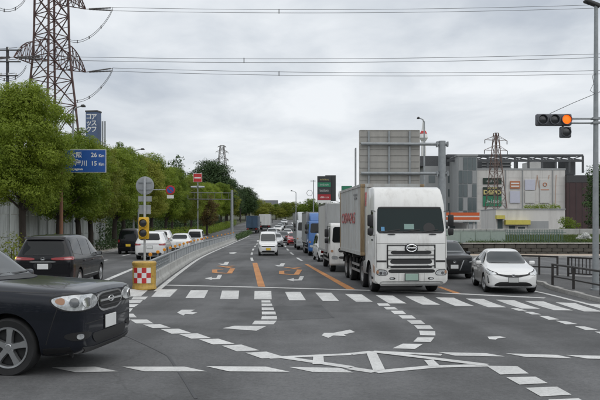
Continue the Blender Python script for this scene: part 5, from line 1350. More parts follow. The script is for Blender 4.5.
# ---- pedestrian guard rails on the corner
def guard_rail(label, pts, bars, h=.80, group=None):
    o0 = pts[0]; t = thing('guard_rail', label, 'fence', (o0[0], o0[1], gz(*o0) + .14))
    L = lambda p, z: Vector((p[0] - o0[0], p[1] - o0[1], gz(p[0], p[1]) - gz(*o0) + z))
    for p in pts: MB().box(tuple(L(p, h / 2)), (.075, .075, h), rz=.3).build('post', M_RAIL, t, bevel=.012, seg=1)
    for i in range(len(pts) - 1):
        a, b = pts[i], pts[i + 1]
        MB().bar(L(a, h - .04), L(b, h - .04), .06, .07).build('top_rail', M_RAIL, t, bevel=.01, seg=1)
        MB().bar(L(a, h * .40 if not bars else .14), L(b, h * .40 if not bars else .14), .045, .05).build('lower_rail', M_RAIL, t)
        if bars:
            n = int(math.hypot(b[0] - a[0], b[1] - a[1]) / .17)
            for j in range(1, n):
                p = (a[0] + (b[0] - a[0]) * j / n, a[1] + (b[1] - a[1]) * j / n); MB().box(tuple(L(p, h * .46 + .06)), (.03, .03, h * .78), rz=.3).build('bar', M_RAIL, t)
    return t
def on_pave(px, py):                                  # a spot on the raised pavement
    Y = (CAM_H - .14) * FPX / (py - HY); return (X_of(px, Y), Y)
guard_rail('dark guard rail of two bars along the near kerb of the corner', [on_pave(552.6, 285.0), on_pave(573.5, 289.2), on_pave(601, 295.5), on_pave(628, 301.5)], False)
guard_rail('dark guard rail of plain posts and rails behind the white hatchback', [(9.7, 33.2), (10.7, 32.2), (11.3, 31.6)], False, h=.86)
guard_rail('dark guard rail with close upright bars at the back of the corner', [(11.55, 31.0), (12.35, 29.9), (13.3, 28.7), (14.6, 27.4)], True, h=.86)

# ---- street lamps
def street_lamp(label, x, y, h, arm, m=M_GALV):
    g = gz(x, y); t = thing('street_lamp', label, 'street lamp', (x, y, g))
    MB().tube([(0, 0, 0), (0, 0, h * .5), (0, 0, h - .2)], [.10, .085, .06], 10).build('pole', m, t, smooth=True)
    MB().tube([(0, 0, h - .3), (arm * .25, 0, h - .02), (arm * .8, 0, h + .08)], [.05, .045, .04], 8).build('arm', m, t, smooth=True)
    MB().prism([(arm * .72, h + .02), (arm * .78, h + .16), (arm * 1.05, h + .18), (arm * 1.12, h + .06), (arm * 1.1, h + .02)], -.16, .16).build('lamp_head', M_DARKGREY, t, bevel=.03)
    return t
street_lamp('street lamp reaching out of the top of the nearest big tree', X_of(73, 49), 49, Z_of(106.5, 49) - .35, .75)
street_lamp('street lamp above the row of trees left of the warning light', X_of(133.6, 74), 74, Z_of(149.5, 74) - .35, 1.0)
street_lamp('street lamp behind the overhead sign, beside the red and white mast', X_of(424.2, 62), 62, Z_of(119, 62), -.55)
street_lamp('small street lamp far along the left row, short arm over the road', X_of(296, 135), 135, 8.2 - .0, -.9)
# ------------------------------------------------------------------ trees and planting
def leaf_mat(name, lo, hi, trans=0.35):
    m, nt, p = _new(name); N, L = nt.nodes, nt.links
    g = N.new('ShaderNodeNewGeometry')
    rp = N.new('ShaderNodeValToRGB'); e = rp.color_ramp.elements
    e[0].position = 0.0; e[0].color = (*lo, 1); e[1].position = 1.0; e[1].color = (*hi, 1)
    tc = N.new('ShaderNodeTexCoord'); n = N.new('ShaderNodeTexNoise'); n.inputs['Scale'].default_value = 0.55; n.inputs['Detail'].default_value = 3
    L.new(tc.outputs['Object'], n.inputs['Vector'])
    oi = N.new('ShaderNodeObjectInfo')
    def ma(op, a, b):
        q = N.new('ShaderNodeMath'); q.operation = op
        for i, v in enumerate((a, b)):
            if isinstance(v, (int, float)): q.inputs[i].default_value = v
            else: L.new(v, q.inputs[i])
        return q.outputs[0]
    t = ma('ADD', ma('MULTIPLY', g.outputs['Random Per Island'], 0.28), ma('MULTIPLY', ma('SUBTRACT', n.outputs['Fac'], 0.22), 1.05))
    t = ma('ADD', t, ma('MULTIPLY', ma('SUBTRACT', oi.outputs['Random'], 0.5), 0.45))
    L.new(t, rp.inputs[0])
    L.new(rp.outputs[0], p.inputs['Base Color'])
    p.inputs['Roughness'].default_value = 0.55; p.inputs['Specular IOR Level'].default_value = 0.3
    tr = N.new('ShaderNodeBsdfTranslucent'); L.new(rp.outputs[0], tr.inputs['Color'])
    mx = N.new('ShaderNodeMixShader'); mx.inputs[0].default_value = trans
    L.new(p.outputs[0], mx.inputs[1]); L.new(tr.outputs[0], mx.inputs[2])
    L.new(mx.outputs[0], N['Material Output'].inputs['Surface'])
    MATS[name] = m; return m
M_LEAF = leaf_mat('camphor_leaf', (0.085, 0.150, 0.014), (0.370, 0.450, 0.060), .5)
M_LEAFD = leaf_mat('evergreen_leaf', (0.022, 0.050, 0.016), (0.085, 0.140, 0.040), 0.25)
M_LEAFY = leaf_mat('olive_leaf', (0.130, 0.175, 0.020), (0.400, 0.410, 0.075), .48)
M_LEAFB = leaf_mat('bronze_leaf', (0.07, 0.06, 0.015), (0.20, 0.13, 0.045))
M_BARK = mat('bark', (0.040, 0.032, 0.026), 0.95, var=0.35, scale=4, bump=0.9, bscale=18, streak=True)
def leaf_cloud(rs, blobs, n_per, size, flat=0.75):
    """leaf-sized faces scattered over blobs: (centre, radii)"""
    vs_, fs = [], []
    for (c, r) in blobs:
        n = int(n_per * (r[0] * r[1] + r[0] * r[2]) / 1.6)
        d = rs.normal(size=(n, 3)); d /= np.linalg.norm(d, axis=1)[:, None]
        rad = rs.uniform(0.12, 1.0, n) ** 0.36
        wob = 1 + 0.20 * np.sin(d[:, 0] * 7 + c[0] * 3) * np.cos(d[:, 1] * 6 + c[1] * 2) + 0.12 * np.sin(d[:, 2] * 9 + c[2])
        P = np.array(c) + d * np.array(r) * (rad * wob)[:, None]
        nn = d * 0.95 + rs.normal(size=(n, 3)) * 0.38 + np.array((0, 0, 0.45)); nn /= np.linalg.norm(nn, axis=1)[:, None]
        t = np.cross(nn, rs.normal(size=(n, 3))); t /= np.linalg.norm(t, axis=1)[:, None]
        b = np.cross(nn, t)
        s = size * rs.uniform(0.6, 1.25, n)[:, None]
        q = np.stack([P - t * s * .9, P - b * s * .42 + nn * s * .12, P + t * s * .9, P + b * s * .42 + nn * s * .12], 1)
        o = len(vs_) and sum(len(v) for v in vs_)
        vs_.append(q.reshape(-1, 3))
    V = np.concatenate(vs_)
    n = len(V) // 4
    me = bpy.data.meshes.new('crown')
    me.vertices.add(len(V)); me.vertices.foreach_set('co', V.astype(np.float32).ravel())
    me.loops.add(len(V)); me.loops.foreach_set('vertex_index', np.arange(len(V), dtype=np.int32))
    me.polygons.add(n); me.polygons.foreach_set('loop_start', np.arange(0, len(V), 4, dtype=np.int32)); me.polygons.foreach_set('loop_total', np.full(n, 4, dtype=np.int32))
    me.update(); me.validate()
    return me
def tree_parts(seed, H, Rc, base, leaf_n=320, leaf=.13, m=None, lobes=26, trunk_r=.20, slim=1.0):
    """crown mesh and trunk mesh, standing at the origin"""
    rs = np.random.RandomState(seed); rnd = random.Random(seed)
    mid = (H + base) / 2; hh = (H - base) / 2
    blobs = []; tips = []
    for i in range(lobes):
        a = i * 2.39996 + rnd.uniform(-.4, .4); f = (i + .5) / lobes
        z = base + (H - base) * (0.10 + 0.86 * f)
        u = (z - mid) / hh
        rr = Rc * math.sqrt(max(0.05, 1 - abs(u) ** 2.3)) * (.97 if u < 0 else .90) * rnd.uniform(.72, 1.05)
        br = rnd.uniform(.70, 1.25) * Rc / 3.0 * (1.05 if lobes < 34 else .98)
        rd = max(0.0, rr - br * .75)
        c = (math.cos(a) * rd, math.sin(a) * rd, z - .2)
        blobs.append((c, (br * slim, br * slim, br * rnd.uniform(.62, .85)))); tips.append(c)
    for i in range(lobes // 3):                            # sprays that break the outline
        a = rnd.uniform(0, 6.28); z = base + (H - base) * rnd.uniform(.15, 1.0); u = (z - mid) / hh
        rd = Rc * math.sqrt(max(0.03, 1 - u * u)) * rnd.uniform(.9, 1.08)
        blobs.append(((math.cos(a) * rd, math.sin(a) * rd, z), (.42, .42, .34)))
    blobs.append(((0, 0, mid), (Rc * .62, Rc * .62, hh * .78)))
    crown = leaf_cloud(rs, blobs, leaf_n, leaf)
    crown.materials.append(m or M_LEAF)
    t = MB(); lean = rnd.uniform(-.25, .25)
    t.tube([(0, 0, -.35), (0, 0, .25), (lean * .3, .05, base * .55), (lean * .6, 0, base), (lean, 0, mid), (lean * .6, .1, H - 1.2)], [trunk_r * 1.5, trunk_r * 1.12, trunk_r, trunk_r * .92, trunk_r * .5, trunk_r * .12], 10)
    for i, c in enumerate(tips):
        if i % 2: continue
        z0 = base * .78 + (c[2] - base) * .45; o = Vector((lean * .6, 0, max(base * .7, min(z0, H - 1.5))))
        e_ = Vector(c); k = o.lerp(e_, .5) + Vector((rnd.uniform(-.25, .25), rnd.uniform(-.25, .25), rnd.uniform(.1, .4)))
        t.tube([o, k, e_], [trunk_r * .38, trunk_r * .22, .02], 6)
    tr = t.mesh('trunk', M_BARK, smooth=True, sharp=60)
    return crown, tr
def plant_tree(name, label, x, y, parts, sc=1.0, rz=0.0, group=None, cat='tree', sz=None):
    t = thing(name, label, cat, (x, y, gz(x, y)), rz, group); t.scale = (sc, sc, sz or sc)
    obj('trunk', parts[1], t); obj('crown', parts[0], t)
    return t
VAR = [tree_parts(11, 9.9, 3.05, 3.1, lobes=50, leaf_n=1500, leaf=.078), tree_parts(12, 9.5, 2.9, 2.9, lobes=40, leaf_n=1050, leaf=.088), tree_parts(13, 9.4, 3.1, 2.8, m=M_LEAFY, lobes=40, leaf_n=950, leaf=.092), tree_parts(14, 9.6, 2.8, 2.7, lobes=38, leaf_n=950, leaf=.092), tree_parts(15, 6.8, 2.3, 1.6, m=M_LEAFB, lobes=20)]
GT = 'street trees along the left pavement'
_sz = [1.0, .90, .93, .88, .90, 1.0, .96, 1.05, .97, 1.06, .94, 1.04, 1.0, .96, 1.05, 1.0]
row = [(40.2, 0, 1.0, 'big bushy street tree nearest the left edge, hiding part of the blue sign', -15.45), (47.0, 1, .93, 'street tree directly behind the rust-coloured sign post', None), (50.2, 3, .96, 'street tree just right of the rust-coloured sign post, dark trunk', None),
       (55.5, 2, 1.02, 'olive-tinted street tree behind the blue distance sign', None), (61.5, 1, .99, 'street tree between the blue sign and the street lamp over the trees', None), (68, 3, 1.0, 'street tree behind the black boxy car', None),
       (75, 2, .98, 'olive-tinted street tree left of the round sign back', None), (82, 1, 1.0, 'street tree behind the round grey sign back', None), (90, 3, 1.0, 'street tree behind the no-parking sign', None), (98.5, 0, .94, 'light green street tree just right of the no-parking sign', None),
       (108, 2, .98, 'street tree left of the square red sign', None), (118, 1, 1.0, 'street tree right of the square red sign', None), (131, 3, 1.0, 'street tree left of the gantry post', None), (146, 1, 1.05, 'street tree right of the gantry post', None), (162, 0, 1.0, 'street tree over the dark blue lorry', None), (180, 2, 1.05, 'farthest street tree of the left row', None)]
for i, (Y, v, sc, lab, X) in enumerate(row):
    x = X if X is not None else kerb_l(Y) - 1.35 - (0.5 if i % 2 else 0)
    plant_tree('street_tree', lab, x, Y, VAR[v], sc * (1.04 if i % 3 == 1 else .98), i * 1.7 + .4, GT, sz=sc * _sz[i])
plant_tree('street_tree', 'bronze-leaved small tree among the green street trees', kerb_l(122) + .3, 122, VAR[4], 1.05, .5)
plant_tree('street_tree', 'dark leafy tree rising behind the wall at the left edge', -21.5, 50, VAR[1], .95, 2.2)
# second row behind the wall line
DV = [tree_parts(21, 8.6, 3.2, 1.6, m=M_LEAFD, lobes=26, leaf=.17, leaf_n=230), tree_parts(22, 17.5, 8.0, 3.5, m=M_LEAFD, lobes=46, leaf=.30, leaf_n=70, trunk_r=.5), tree_parts(23, 9.0, 3.6, 1.2, m=M_LEAFY, lobes=24, leaf=.18, leaf_n=200)]
lab2 = ['dark tree close behind the end of the concrete wall', 'dark tree behind the street trees left of the round sign back', 'dark tree in the second row behind the round sign back', 'dark tree in the second row behind the white cars', 'dark tree in the second row behind the square red sign', 'dark tree in the second row behind the gantry post', 'dark tree in the second row behind the dark blue lorry']
for i, Y in enumerate((67, 78, 90, 104, 120, 140, 165)):
    plant_tree('evergreen_tree', lab2[i], kerb_l(Y) - 6.5 - (i % 2) * 1.5, Y, DV[0], 1.0 + .05 * (i % 3), i * 2.1, 'dark second row of trees')
def far_tree(label, px, top, Y, parts, h0, rz=0, name='evergreen_tree', wide=1.0):
    x = X_of(px, Y); g = gz(x, Y); sc = (Z_of(top, Y) - g) / h0
    t = plant_tree(name, label, x, Y, parts, sc, rz); t.scale = (sc * wide, sc * wide, sc); return t
far_tree('huge dark evergreen crown behind the square red sign', 211, 162, 175, DV[1], 17.5, .4)
far_tree('tall dark broadleaf with a loose top left of the red sign', 177, 156, 150, tree_parts(31, 15.0, 3.0, 5.0, m=M_LEAFD, lobes=16, leaf=.26, leaf_n=60, trunk_r=.3), 15.0, 1.0)
far_tree('dark evergreen right of the huge crown', 226, 178, 200, DV[1], 17.5, 2.4)
far_tree('dark tree low behind the far lorries', 246, 188, 230, DV[1], 17.5, 3.6)
far_tree('slim pointed tree left of the far houses', 240.5, 184, 215, tree_parts(32, 14.0, 2.2, 3.0, m=M_LEAFD, lobes=14, leaf=.28, leaf_n=60), 14.0, .3)
far_tree('green tree in front of the far houses', 263, 207, 243, DV[2], 9.0, 1.2, wide=1.7)
far_tree('olive tree beside the far houses', 281, 208, 244, DV[2], 9.0, 2.6, wide=1.7)
far_tree('bright green tree between the silver lorry and the tall black sign', 310, 199, 190, tree_parts(33, 9.0, 4.2, 1.2, m=M_LEAF, lobes=24, leaf=.24, leaf_n=90), 9.0, .9, name='broadleaf_tree', wide=1.15)
far_tree('dark green tree at the right edge behind the signal post', 612, 160, 82, DV[0], 8.6, .5, wide=1.0)
far_tree('young pale tree by the brown block of the store', 568, 216, 66, tree_parts(34, 4.0, 1.2, .7, m=M_LEAF, lobes=16, leaf=.10, leaf_n=520, trunk_r=.06), 4.0, .2, name='young_tree')

for i, (px, top, Y, lab) in enumerate(((249, 196, 246, 'leafy tree at the road end above the dark blue lorry'), (258, 199, 250, 'leafy tree at the road end above the pale grey lorry'), (268, 203, 247, 'leafy tree at the road end below the wide house'), (276, 204, 252, 'leafy tree at the road end between the two far houses'), (285, 202, 246, 'leafy tree at the road end below the smaller house'), (294, 202, 252, 'leafy tree at the road end left of the silver-fronted lorry'), (302, 204, 248, 'leafy tree at the road end just over the silver-fronted lorry'), (231, 192, 236, 'leafy tree beside the gantry post, left of the pointed tree'), (240, 198, 240, 'leafy tree at the road end right of the gantry post'))):
    far_tree(lab, px, top, Y, DV[2] if i % 3 else VAR[1], 9.0 if i % 3 else 9.5, i * 1.3, name='broadleaf_tree', wide=1.5)
# ---- hedges
def hedge(name, label, pts, w, h, m=None, leaf=.09, dens=190, z0=.12, group=None, seed=1, cat='hedge'):
    rs = np.random.RandomState(seed); c0 = pts[0]
    blobs = []
    for i in range(len(pts) - 1):
        a, b = Vector(pts[i]), Vector(pts[i + 1]); n = max(1, int((b - a).length / (w * .75)))
        for j in range(n):
            p = a.lerp(b, (j + .5) / n); hh = h * rs.uniform(.85, 1.1)
            blobs.append(((p.x - c0[0] + rs.uniform(-.08, .08), p.y - c0[1], gz(p.x, p.y) - gz(*c0) + z0 + hh * .45), (w * .62, w * .62, hh * .60)))
    me = leaf_cloud(rs, blobs, dens, leaf); me.materials.append(m or M_LEAF)
    t = thing(name, label, cat, (c0[0], c0[1], gz(*c0)), 0, group)
    cr = obj('foliage', me, t)
    st = MB()
    for c, r in blobs[::2]: st.tube([(c[0], c[1], z0 - .2), (c[0] + .05, c[1], c[2])], [.03, .012], 5)
    st.build('stems', M_BARK, t)
    return t
hedge('hedge', 'low clipped hedge beside the black boxy car under the trees', [(kerb_l(Y) - .75, Y) for Y in arange(52, 72, 4)], .9, .9, M_LEAFD, seed=3)
hedge('hedge', 'long low hedge along the kerb behind the white cars', [(kerb_l(Y) - .7, Y) for Y in arange(74, 186, 6)], 1.3, 1.5, M_LEAF, leaf=.12, dens=110, seed=4)
hedge('hedge', 'dense dark hedge between the far street trees', [(kerb_l(Y) - 4.6, Y) for Y in arange(66, 190, 7)], 2.2, 2.6, M_LEAFD, leaf=.17, dens=80, seed=5)
hedge('shrub', 'yellow-green shrub by the wall left of the black people carrier', [(-15.0, 37.0), (-15.3, 40.2)], 1.3, 1.45, M_LEAFY, leaf=.10, seed=6, cat='shrub')
hedge('shrub', 'green shrub under the nearest street tree, above the people carrier roof', [(-15.3, 43.5), (-15.6, 46.0)], 1.2, 1.5, M_LEAF, leaf=.10, seed=7, cat='shrub')
hedge('shrub', 'low planting on the median past the barrier end', [(bar_x(Y) - .55, Y) for Y in arange(100, 140, 8)], 1.3, .8, M_LEAFD, leaf=.13, dens=90, seed=8, cat='shrub')

# ---- grass on the bank at the right
def grass(label, x0, x1, y0, y1, zf, n, h, seed):
    rs = np.random.RandomState(seed)
    X = rs.uniform(x0, x1, n); Y = rs.uniform(y0, y1, n); hh = h * rs.uniform(.5, 1.2, n); a = rs.uniform(0, 6.28, n)
    Z = np.array([zf(x, y) for x, y in zip(X, Y)])
    lx, ly = np.cos(a) * .022, np.sin(a) * .022; bx_, by_ = rs.normal(0, .06, n), rs.normal(0, .06, n)
    V = np.stack([np.stack([X - lx, Y - ly, Z], 1), np.stack([X + lx, Y + ly, Z], 1), np.stack([X + bx_, Y + by_, Z + hh], 1)], 1).reshape(-1, 3)
    me = bpy.data.meshes.new('grass'); me.from_pydata(V.tolist(), [], [(i * 3, i * 3 + 1, i * 3 + 2) for i in range(n)])
    me.materials.append(leaf_mat('grass_blade', (0.05, 0.09, 0.015), (0.15, 0.19, 0.05), .3)); o = obj('grass', me)
    o['label'] = label; o['category'] = 'grass'; o['kind'] = 'stuff'; return o
grass('rough green grass on the bank above the stone wall', 12.8, 40, 55.4, 60.0, lambda x, y: .92 + (y - 55.4) * .12, 26000, .15, 3)
# ------------------------------------------------------------------ wall at the left
M_WALL = mat('wall_concrete', (0.58, 0.61, 0.60), 0.9, var=0.16, scale=.9, bump=0.3, bscale=20, dirt=(0.15, 0.155, 0.15), dirt_amt=0.8, streak=True)
LW = thing('boundary_wall', 'tall grey concrete panel wall behind the nearest street trees', 'wall', (-18.0, 30, 0))
Y = 28.0
while Y < 69:
    a = Vector((kerb_l(Y) - 4.2, Y, gz(-17, Y) - .1)); b = Vector((kerb_l(Y + 2) - 4.2, Y + 2, gz(-17, Y + 2) - .1)); d = b - a; ang = math.atan2(d.y, d.x)
    for z, h in ((0, 1.38), (1.40, 1.38), (2.80, 1.38)):
        c = (a + b) / 2
        o = MB().box((0, 0, 0), (d.length - .02, .12, h)).build('panel', M_WALL, LW, bevel=.015, seg=1)
        o.location = (c.x + 18.0, c.y - 30, c.z + z + h / 2); o.rotation_euler = (0, 0, ang)
    MB().box((a.x + 18 + .05, a.y - 30, a.z + 2.15), (.22, .16, 4.3)).build('post', M_WALL, LW, bevel=.015, seg=1)
    Y += 2.0

# ------------------------------------------------------------------ steel towers
M_PYL = mat('red_brown_steel', (0.105, 0.060, 0.055), 0.75, var=0.3, scale=1.5)
M_PYLG = mat('grey_steel', (0.22, 0.215, 0.21), 0.7, var=0.25, scale=1.5)
M_PYLR = mat('rust_steel', (0.15, 0.10, 0.085), 0.8, var=0.3, scale=1.5)
M_INS = mat('insulator', (0.09, 0.085, 0.085), 0.4, coat=.5)
M_WIRE = mat('wire', (0.07, 0.072, 0.076), 0.6)
def lattice(root, levels, leg_w, br_w, m):
    """levels: (z, half width); four legs and crossed bracing per bay"""
    for sx_, sy_ in ((-1, -1), (1, -1), (1, 1), (-1, 1)):
        mb = MB()
        for (z0, w0), (z1, w1) in zip(levels[:-1], levels[1:]): mb.bar((sx_ * w0, sy_ * w0, z0), (sx_ * w1, sy_ * w1, z1), leg_w)
        mb.build('leg', m, root)
    for (z0, w0), (z1, w1) in zip(levels[:-1], levels[1:]):
        mb = MB()
        C = ((-1, -1), (1, -1), (1, 1), (-1, 1))
        for i in range(4):
            a, b = C[i], C[(i + 1) % 4]
            mb.bar((a[0] * w0, a[1] * w0, z0), (b[0] * w1, b[1] * w1, z1), br_w); mb.bar((b[0] * w0, b[1] * w0, z0), (a[0] * w1, a[1] * w1, z1), br_w)
            mb.bar((a[0] * w1, a[1] * w1, z1), (b[0] * w1, b[1] * w1, z1), br_w)
            zm, wm = (z0 + z1) / 2, (w0 + w1) / 2
            mb.bar((a[0] * wm, a[1] * wm, zm), (a[0] * wm * .0 + b[0] * wm * .0 + (a[0] + b[0]) / 2 * wm, (a[1] + b[1]) / 2 * wm, zm), br_w * .7)
        mb.build('bracing', m, root)
def crossarm(root, z, w, reach, rise, m, bw, ax=0):
    for s in (-1, 1):
        mb = MB()
        def P(a, b, c): return (a, b, c) if ax == 0 else (b, a, c)
        tip = P(s * reach, 0, z)
        n = 5
        pts = {}
        for i in range(n + 1):
            t = i / n; x = s * (w + (reach - w) * t); hw = w * (1 - t) + .05; zz = z + rise * math.cos(t * math.pi / 2) ** .8
            pts[i] = (P(x, -hw, z), P(x, hw, z), P(x, -hw * .8, zz), P(x, hw * .8, zz))
        for i in range(n):
            for k in range(4): mb.bar(pts[i][k], pts[i + 1][k], bw)
            mb.bar(pts[i][0], pts[i + 1][1], bw * .6); mb.bar(pts[i][2], pts[i + 1][0], bw * .6); mb.bar(pts[i][3], pts[i + 1][1], bw * .6)
            mb.bar(pts[i][0], pts[i][2], bw * .6); mb.bar(pts[i][1], pts[i][3], bw * .6); mb.bar(pts[i][2], pts[i][3], bw * .6)
        mb.build('crossarm', m, root)
PT = Vector((X_of(51.5, 121), 121, 0)); PT.z = gz(PT.x, PT.y)
ARM = math.atan2(.85, .60)
PY = thing('transmission_tower', 'tall red-brown lattice transmission tower above the trees at the left', 'pylon', PT, ARM)
lattice(PY, [(0, 4.3), (6, 3.9), (12, 3.45), (17, 3.1), (22, 2.75), (26.2, 2.4), (30, 2.12), (33.5, 2.0), (37, 1.95), (40.5, 1.9), (44.5, 1.7), (48, 1.3), (52, .5)], .26, .13, M_PYL)
crossarm(PY, 28.7, 2.1, 7.0, 3.6, M_PYL, .13); crossarm(PY, 39.8, 1.9, 7.0, 3.2, M_PYL, .13); crossarm(PY, 48, 1.3, 6, 2.2, M_PYL, .12)
ca, sa = math.cos(ARM), math.sin(ARM)
def arm_tip(s, z): return PT + Vector((ca * s * 7.0, sa * s * 7.0, z))
def local(p): q = p - PT; return Vector((ca * q.x + sa * q.y, -sa * q.x + ca * q.y, q.z))
def insul(p, q, sep):
    for o_ in (-sep / 2, sep / 2):
        a, b = local(p), local(q) + Vector((0, 0, o_))
        n = 22; path = []; rad = []
        for i in range(n * 2 + 1):
            path.append(a.lerp(b, .12 + .80 * i / (n * 2))); rad.append(.16 if i % 2 else .07)
        MB().tube(path, rad, 8).build('insulator', M_INS, PY)
        MB().tube([a, b], .045, 6).build('link', M_PYL, PY)
def loop(p, q, drop, nm='jumper'):
    for o_ in (0, .55):
        pts = []
        for i in range(17):
            t = i / 16; w_ = p.lerp(q, t); w_.z -= drop * (4 * t * (1 - t)) ** .8 - o_ * 0.6; pts.append(local(w_))
        MB().tube(pts, .04, 5).build(nm, M_WIRE, PY)
    for t in (.25, .5, .75):
        w_ = p.lerp(q, t); w_.z -= drop * (4 * t * (1 - t)) ** .8 - .16; l_ = local(w_); MB().box(tuple(l_), (.12, .12, .55)).build('spacer', M_INS, PY)
wires = []
for (px, py), (ipx, ipy), z_, Yt in (((78, 66), (113, 69.5), 28.7, 127), ((78, 5.5), (113, 9), 39.8, 127)):
    tip = arm_tip(1, z_); end = Vector((X_of(ipx, tip.y), tip.y, Z_of(ipy, tip.y)))
    insul(tip, end, .5); loop(end, Vector((X_of(62, tip.y), tip.y + 2, Z_of(ipy + 26, tip.y))), 2.6); wires.append(end)
tipl = arm_tip(-1, 28.7); e_l = tipl + Vector((4.6, -.3, -.2)); insul(tipl, e_l, .5); wires.append(e_l)
for z_ in (28.7, 39.8):
    t_ = arm_tip(-1, z_); e2 = t_ + Vector((-5.2, .2, -.3)); insul(t_, e2, .5)
    loop(e2, t_ + Vector((2.0, 0, -1.6)), 2.8)
LINES = [(wires[0], (72.0, 70.5), 'lowest pair of power lines crossing the whole sky'), (wires[2], (58.0, 53.5), 'middle pair of power lines crossing the sky above the lowest pair'), (wires[1], (10.0, 4.0), 'topmost pair of power lines near the top edge of the sky')]
for st_, (ym, ye), lab in LINES:
    t = thing('power_line', lab, 'power line', tuple(st_)); Yw = st_.y
    for o_ in (0, .58):
        pts = []
        for i in range(25):
            px = 113 + (660 - 113) * i / 24 if st_ is not wires[2] else 40 + (660 - 40) * i / 24
            u = i / 24; z0 = st_.z; z1 = Z_of(ye, Yw); zz = z0 + (z1 - z0) * u - 0.75 * 4 * u * (1 - u)
            pts.append((X_of(px, Yw) - st_.x, 0, zz - st_.z + o_ - .3))
        if st_ is wires[2]: pts[0] = (0, 0, o_ - .3)
        MB().tube(pts, .036, 5).build('wire', M_WIRE, t)
    for px in ((279, ), (244, ), (279, ))[LINES.index((st_, (ym, ye), lab))]:
        u = (px - 113) / 547; zz = st_.z + (Z_of(ye, Yw) - st_.z) * u - .75 * 4 * u * (1 - u)
        MB().box((X_of(px, Yw) - st_.x, 0, zz - st_.z - .02), (.14, .10, .80)).build('spacer', M_INS, t)
for z_, lab in ((28.7, 'power line running off left from the lower tower arm'), (39.8, 'power line running off left from the upper tower arm')):
    t_ = arm_tip(-1, z_) + Vector((-5.2, .2, -.3)); t = thing('power_line', lab, 'power line', tuple(t_))
    for o_ in (0, .55): MB().tube([(0, 0, o_ - .25), (-12, 0, o_ - .2), (-40, 0, o_ + .6)], .036, 5).build('wire', M_WIRE, t)
# small concrete utility pole left of it
Y = 62.0; UP = thing('utility_pole', 'grey concrete utility pole left of the big tower', 'utility pole', (X_of(7.5, Y), Y, gz(-25, Y)))
h = Z_of(47, Y) - gz(-25, Y)
MB().tube([(0, 0, 0), (0, 0, h)], [.20, .12], 12).build('pole', M_DARKGREY, UP, smooth=True)
for py, w in ((50.5, 1.5), (62, 1.4), (76, 1.1)):
    z = Z_of(py, Y) - gz(-25, Y); MB().box((.15, -.15, z), (w * 1.5, .10, .10)).build('crossarm', M_DARKGREY, UP)
    for i in range(3): MB().lathe([(.05, 0), (.07, .06), (.04, .10), (.06, .16), (.02, .2)], (.15 + (i - 1) * w * .6, -.15, z + .05), n=8).build('insulator', M_WHP, UP)
    for sg in (-1, 1): MB().tube([(sg * w * .5 + .15, -.15, z + .22), (sg * w * .5 - 4, -.1, z - .05), (sg * w * .5 - 14, 0, z + .3)], .022, 5).build('wire', M_WIRE, UP)
# far towers
def small_pylon(label, px, top, base_z, Y, hw, m, arms, name='transmission_tower', lw=.2, bw=.1):
    x = X_of(px, Y); g = gz(x, Y); H = Z_of(top, Y) - g; t = thing(name, label, 'pylon', (x, Y, g), R_(20))
    n = 8; lv = [(H * i / n, hw + (hw * .16 - hw) * (i / n) ** .8) for i in range(n + 1)]
    lattice(t, lv, lw, bw, m)
    for f, r in arms: 
        z = H * f; w_ = hw + (hw * .16 - hw) * f ** .8
        for s in (-1, 1):
            mb = MB()
            for q in (-1, 1): mb.bar((s * w_, q * w_, z), (s * r, 0, z), bw); mb.bar((s * w_, q * w_, z + r * .30), (s * r, 0, z), bw)
            mb.build('crossarm', m, t)
        for s in (-1, 1): MB().tube([(s * r, 0, z), (s * r, 0, z - r * .28)], .08, 6).build('insulator', M_INS, t)
    return t
small_pylon('distant pale lattice tower over the dark evergreens', 222, 145.5, 0, 520, 7.5, M_PYLG, ((.98, 3.0), (.90, 4.6), (.78, 4.9), (.66, 5.1)), lw=.36, bw=.22)
small_pylon('rust-coloured lattice tower standing before the store', 496, 133, 0, 132, 1.95, M_PYLR, ((.93, 2.4), (.83, 2.5)), lw=.12, bw=.05)
# red and white mast behind the overhead sign
Y = 210; x = X_of(423.5, Y); MA = thing('mast', 'slim red and white mast behind the overhead sign post', 'mast', (x, Y, gz(x, Y)))
g = gz(x, Y); z = lambda py: Z_of(py, Y) - g
MB().lathe([(.9, 0), (.75, z(150)), (.6, z(141))], n=12).build('shaft', M_WHP, MA, smooth=True)
MB().lathe([(.7, z(141)), (1.25, z(138)), (1.1, z(134.5)), (.6, z(130))], n=12).build('pod', M_WHP, MA, smooth=True)
MB().lathe([(.95, z(134.4)), (1.1, z(133.6)), (.62, z(130.4)), (.4, z(130.2))], n=12).build('pod_band', M_REDP, MA, smooth=True)
MB().lathe([(.55, z(130)), (.4, z(125)), (.12, z(119))], n=10).build('tip', M_WHP, MA, smooth=True)

# ------------------------------------------------------------------ tall sign tower of a far building
M_BLUEG = mat('blue_grey_cladding', (0.075, 0.115, 0.21), 0.6, var=0.12, scale=.2)
Y = 300.0; x0, x1 = X_of(87.5, Y), X_of(99.5, Y); g = gz(x0, Y)
BT = thing('sign_tower', 'far blue-grey sign tower with white characters above the trees', 'building', ((x0 + x1) / 2, Y, g), R_(-8))
H = Z_of(112.5, Y) - g; w = x1 - x0
MB().box((0, 0, H / 2), (w, 4, H)).build('tower', M_BLUEG, BT); MB().box((0, 0, H + .3), (w + .4, 4.4, .6)).build('cap', M_DARKGREY, BT)
for i, ch in enumerate('アスフ'): text_on(ch, 2.7, M_WHP, BT, (w * .22, -2.03, H - 2.2 - i * 2.6), RX, bold=.05)
for i, ch in enumerate('コック'): text_on(ch, 2.7, M_WHP, BT, (-w * .24, -2.03, H - 2.0 - i * 2.7), RX, bold=.05)
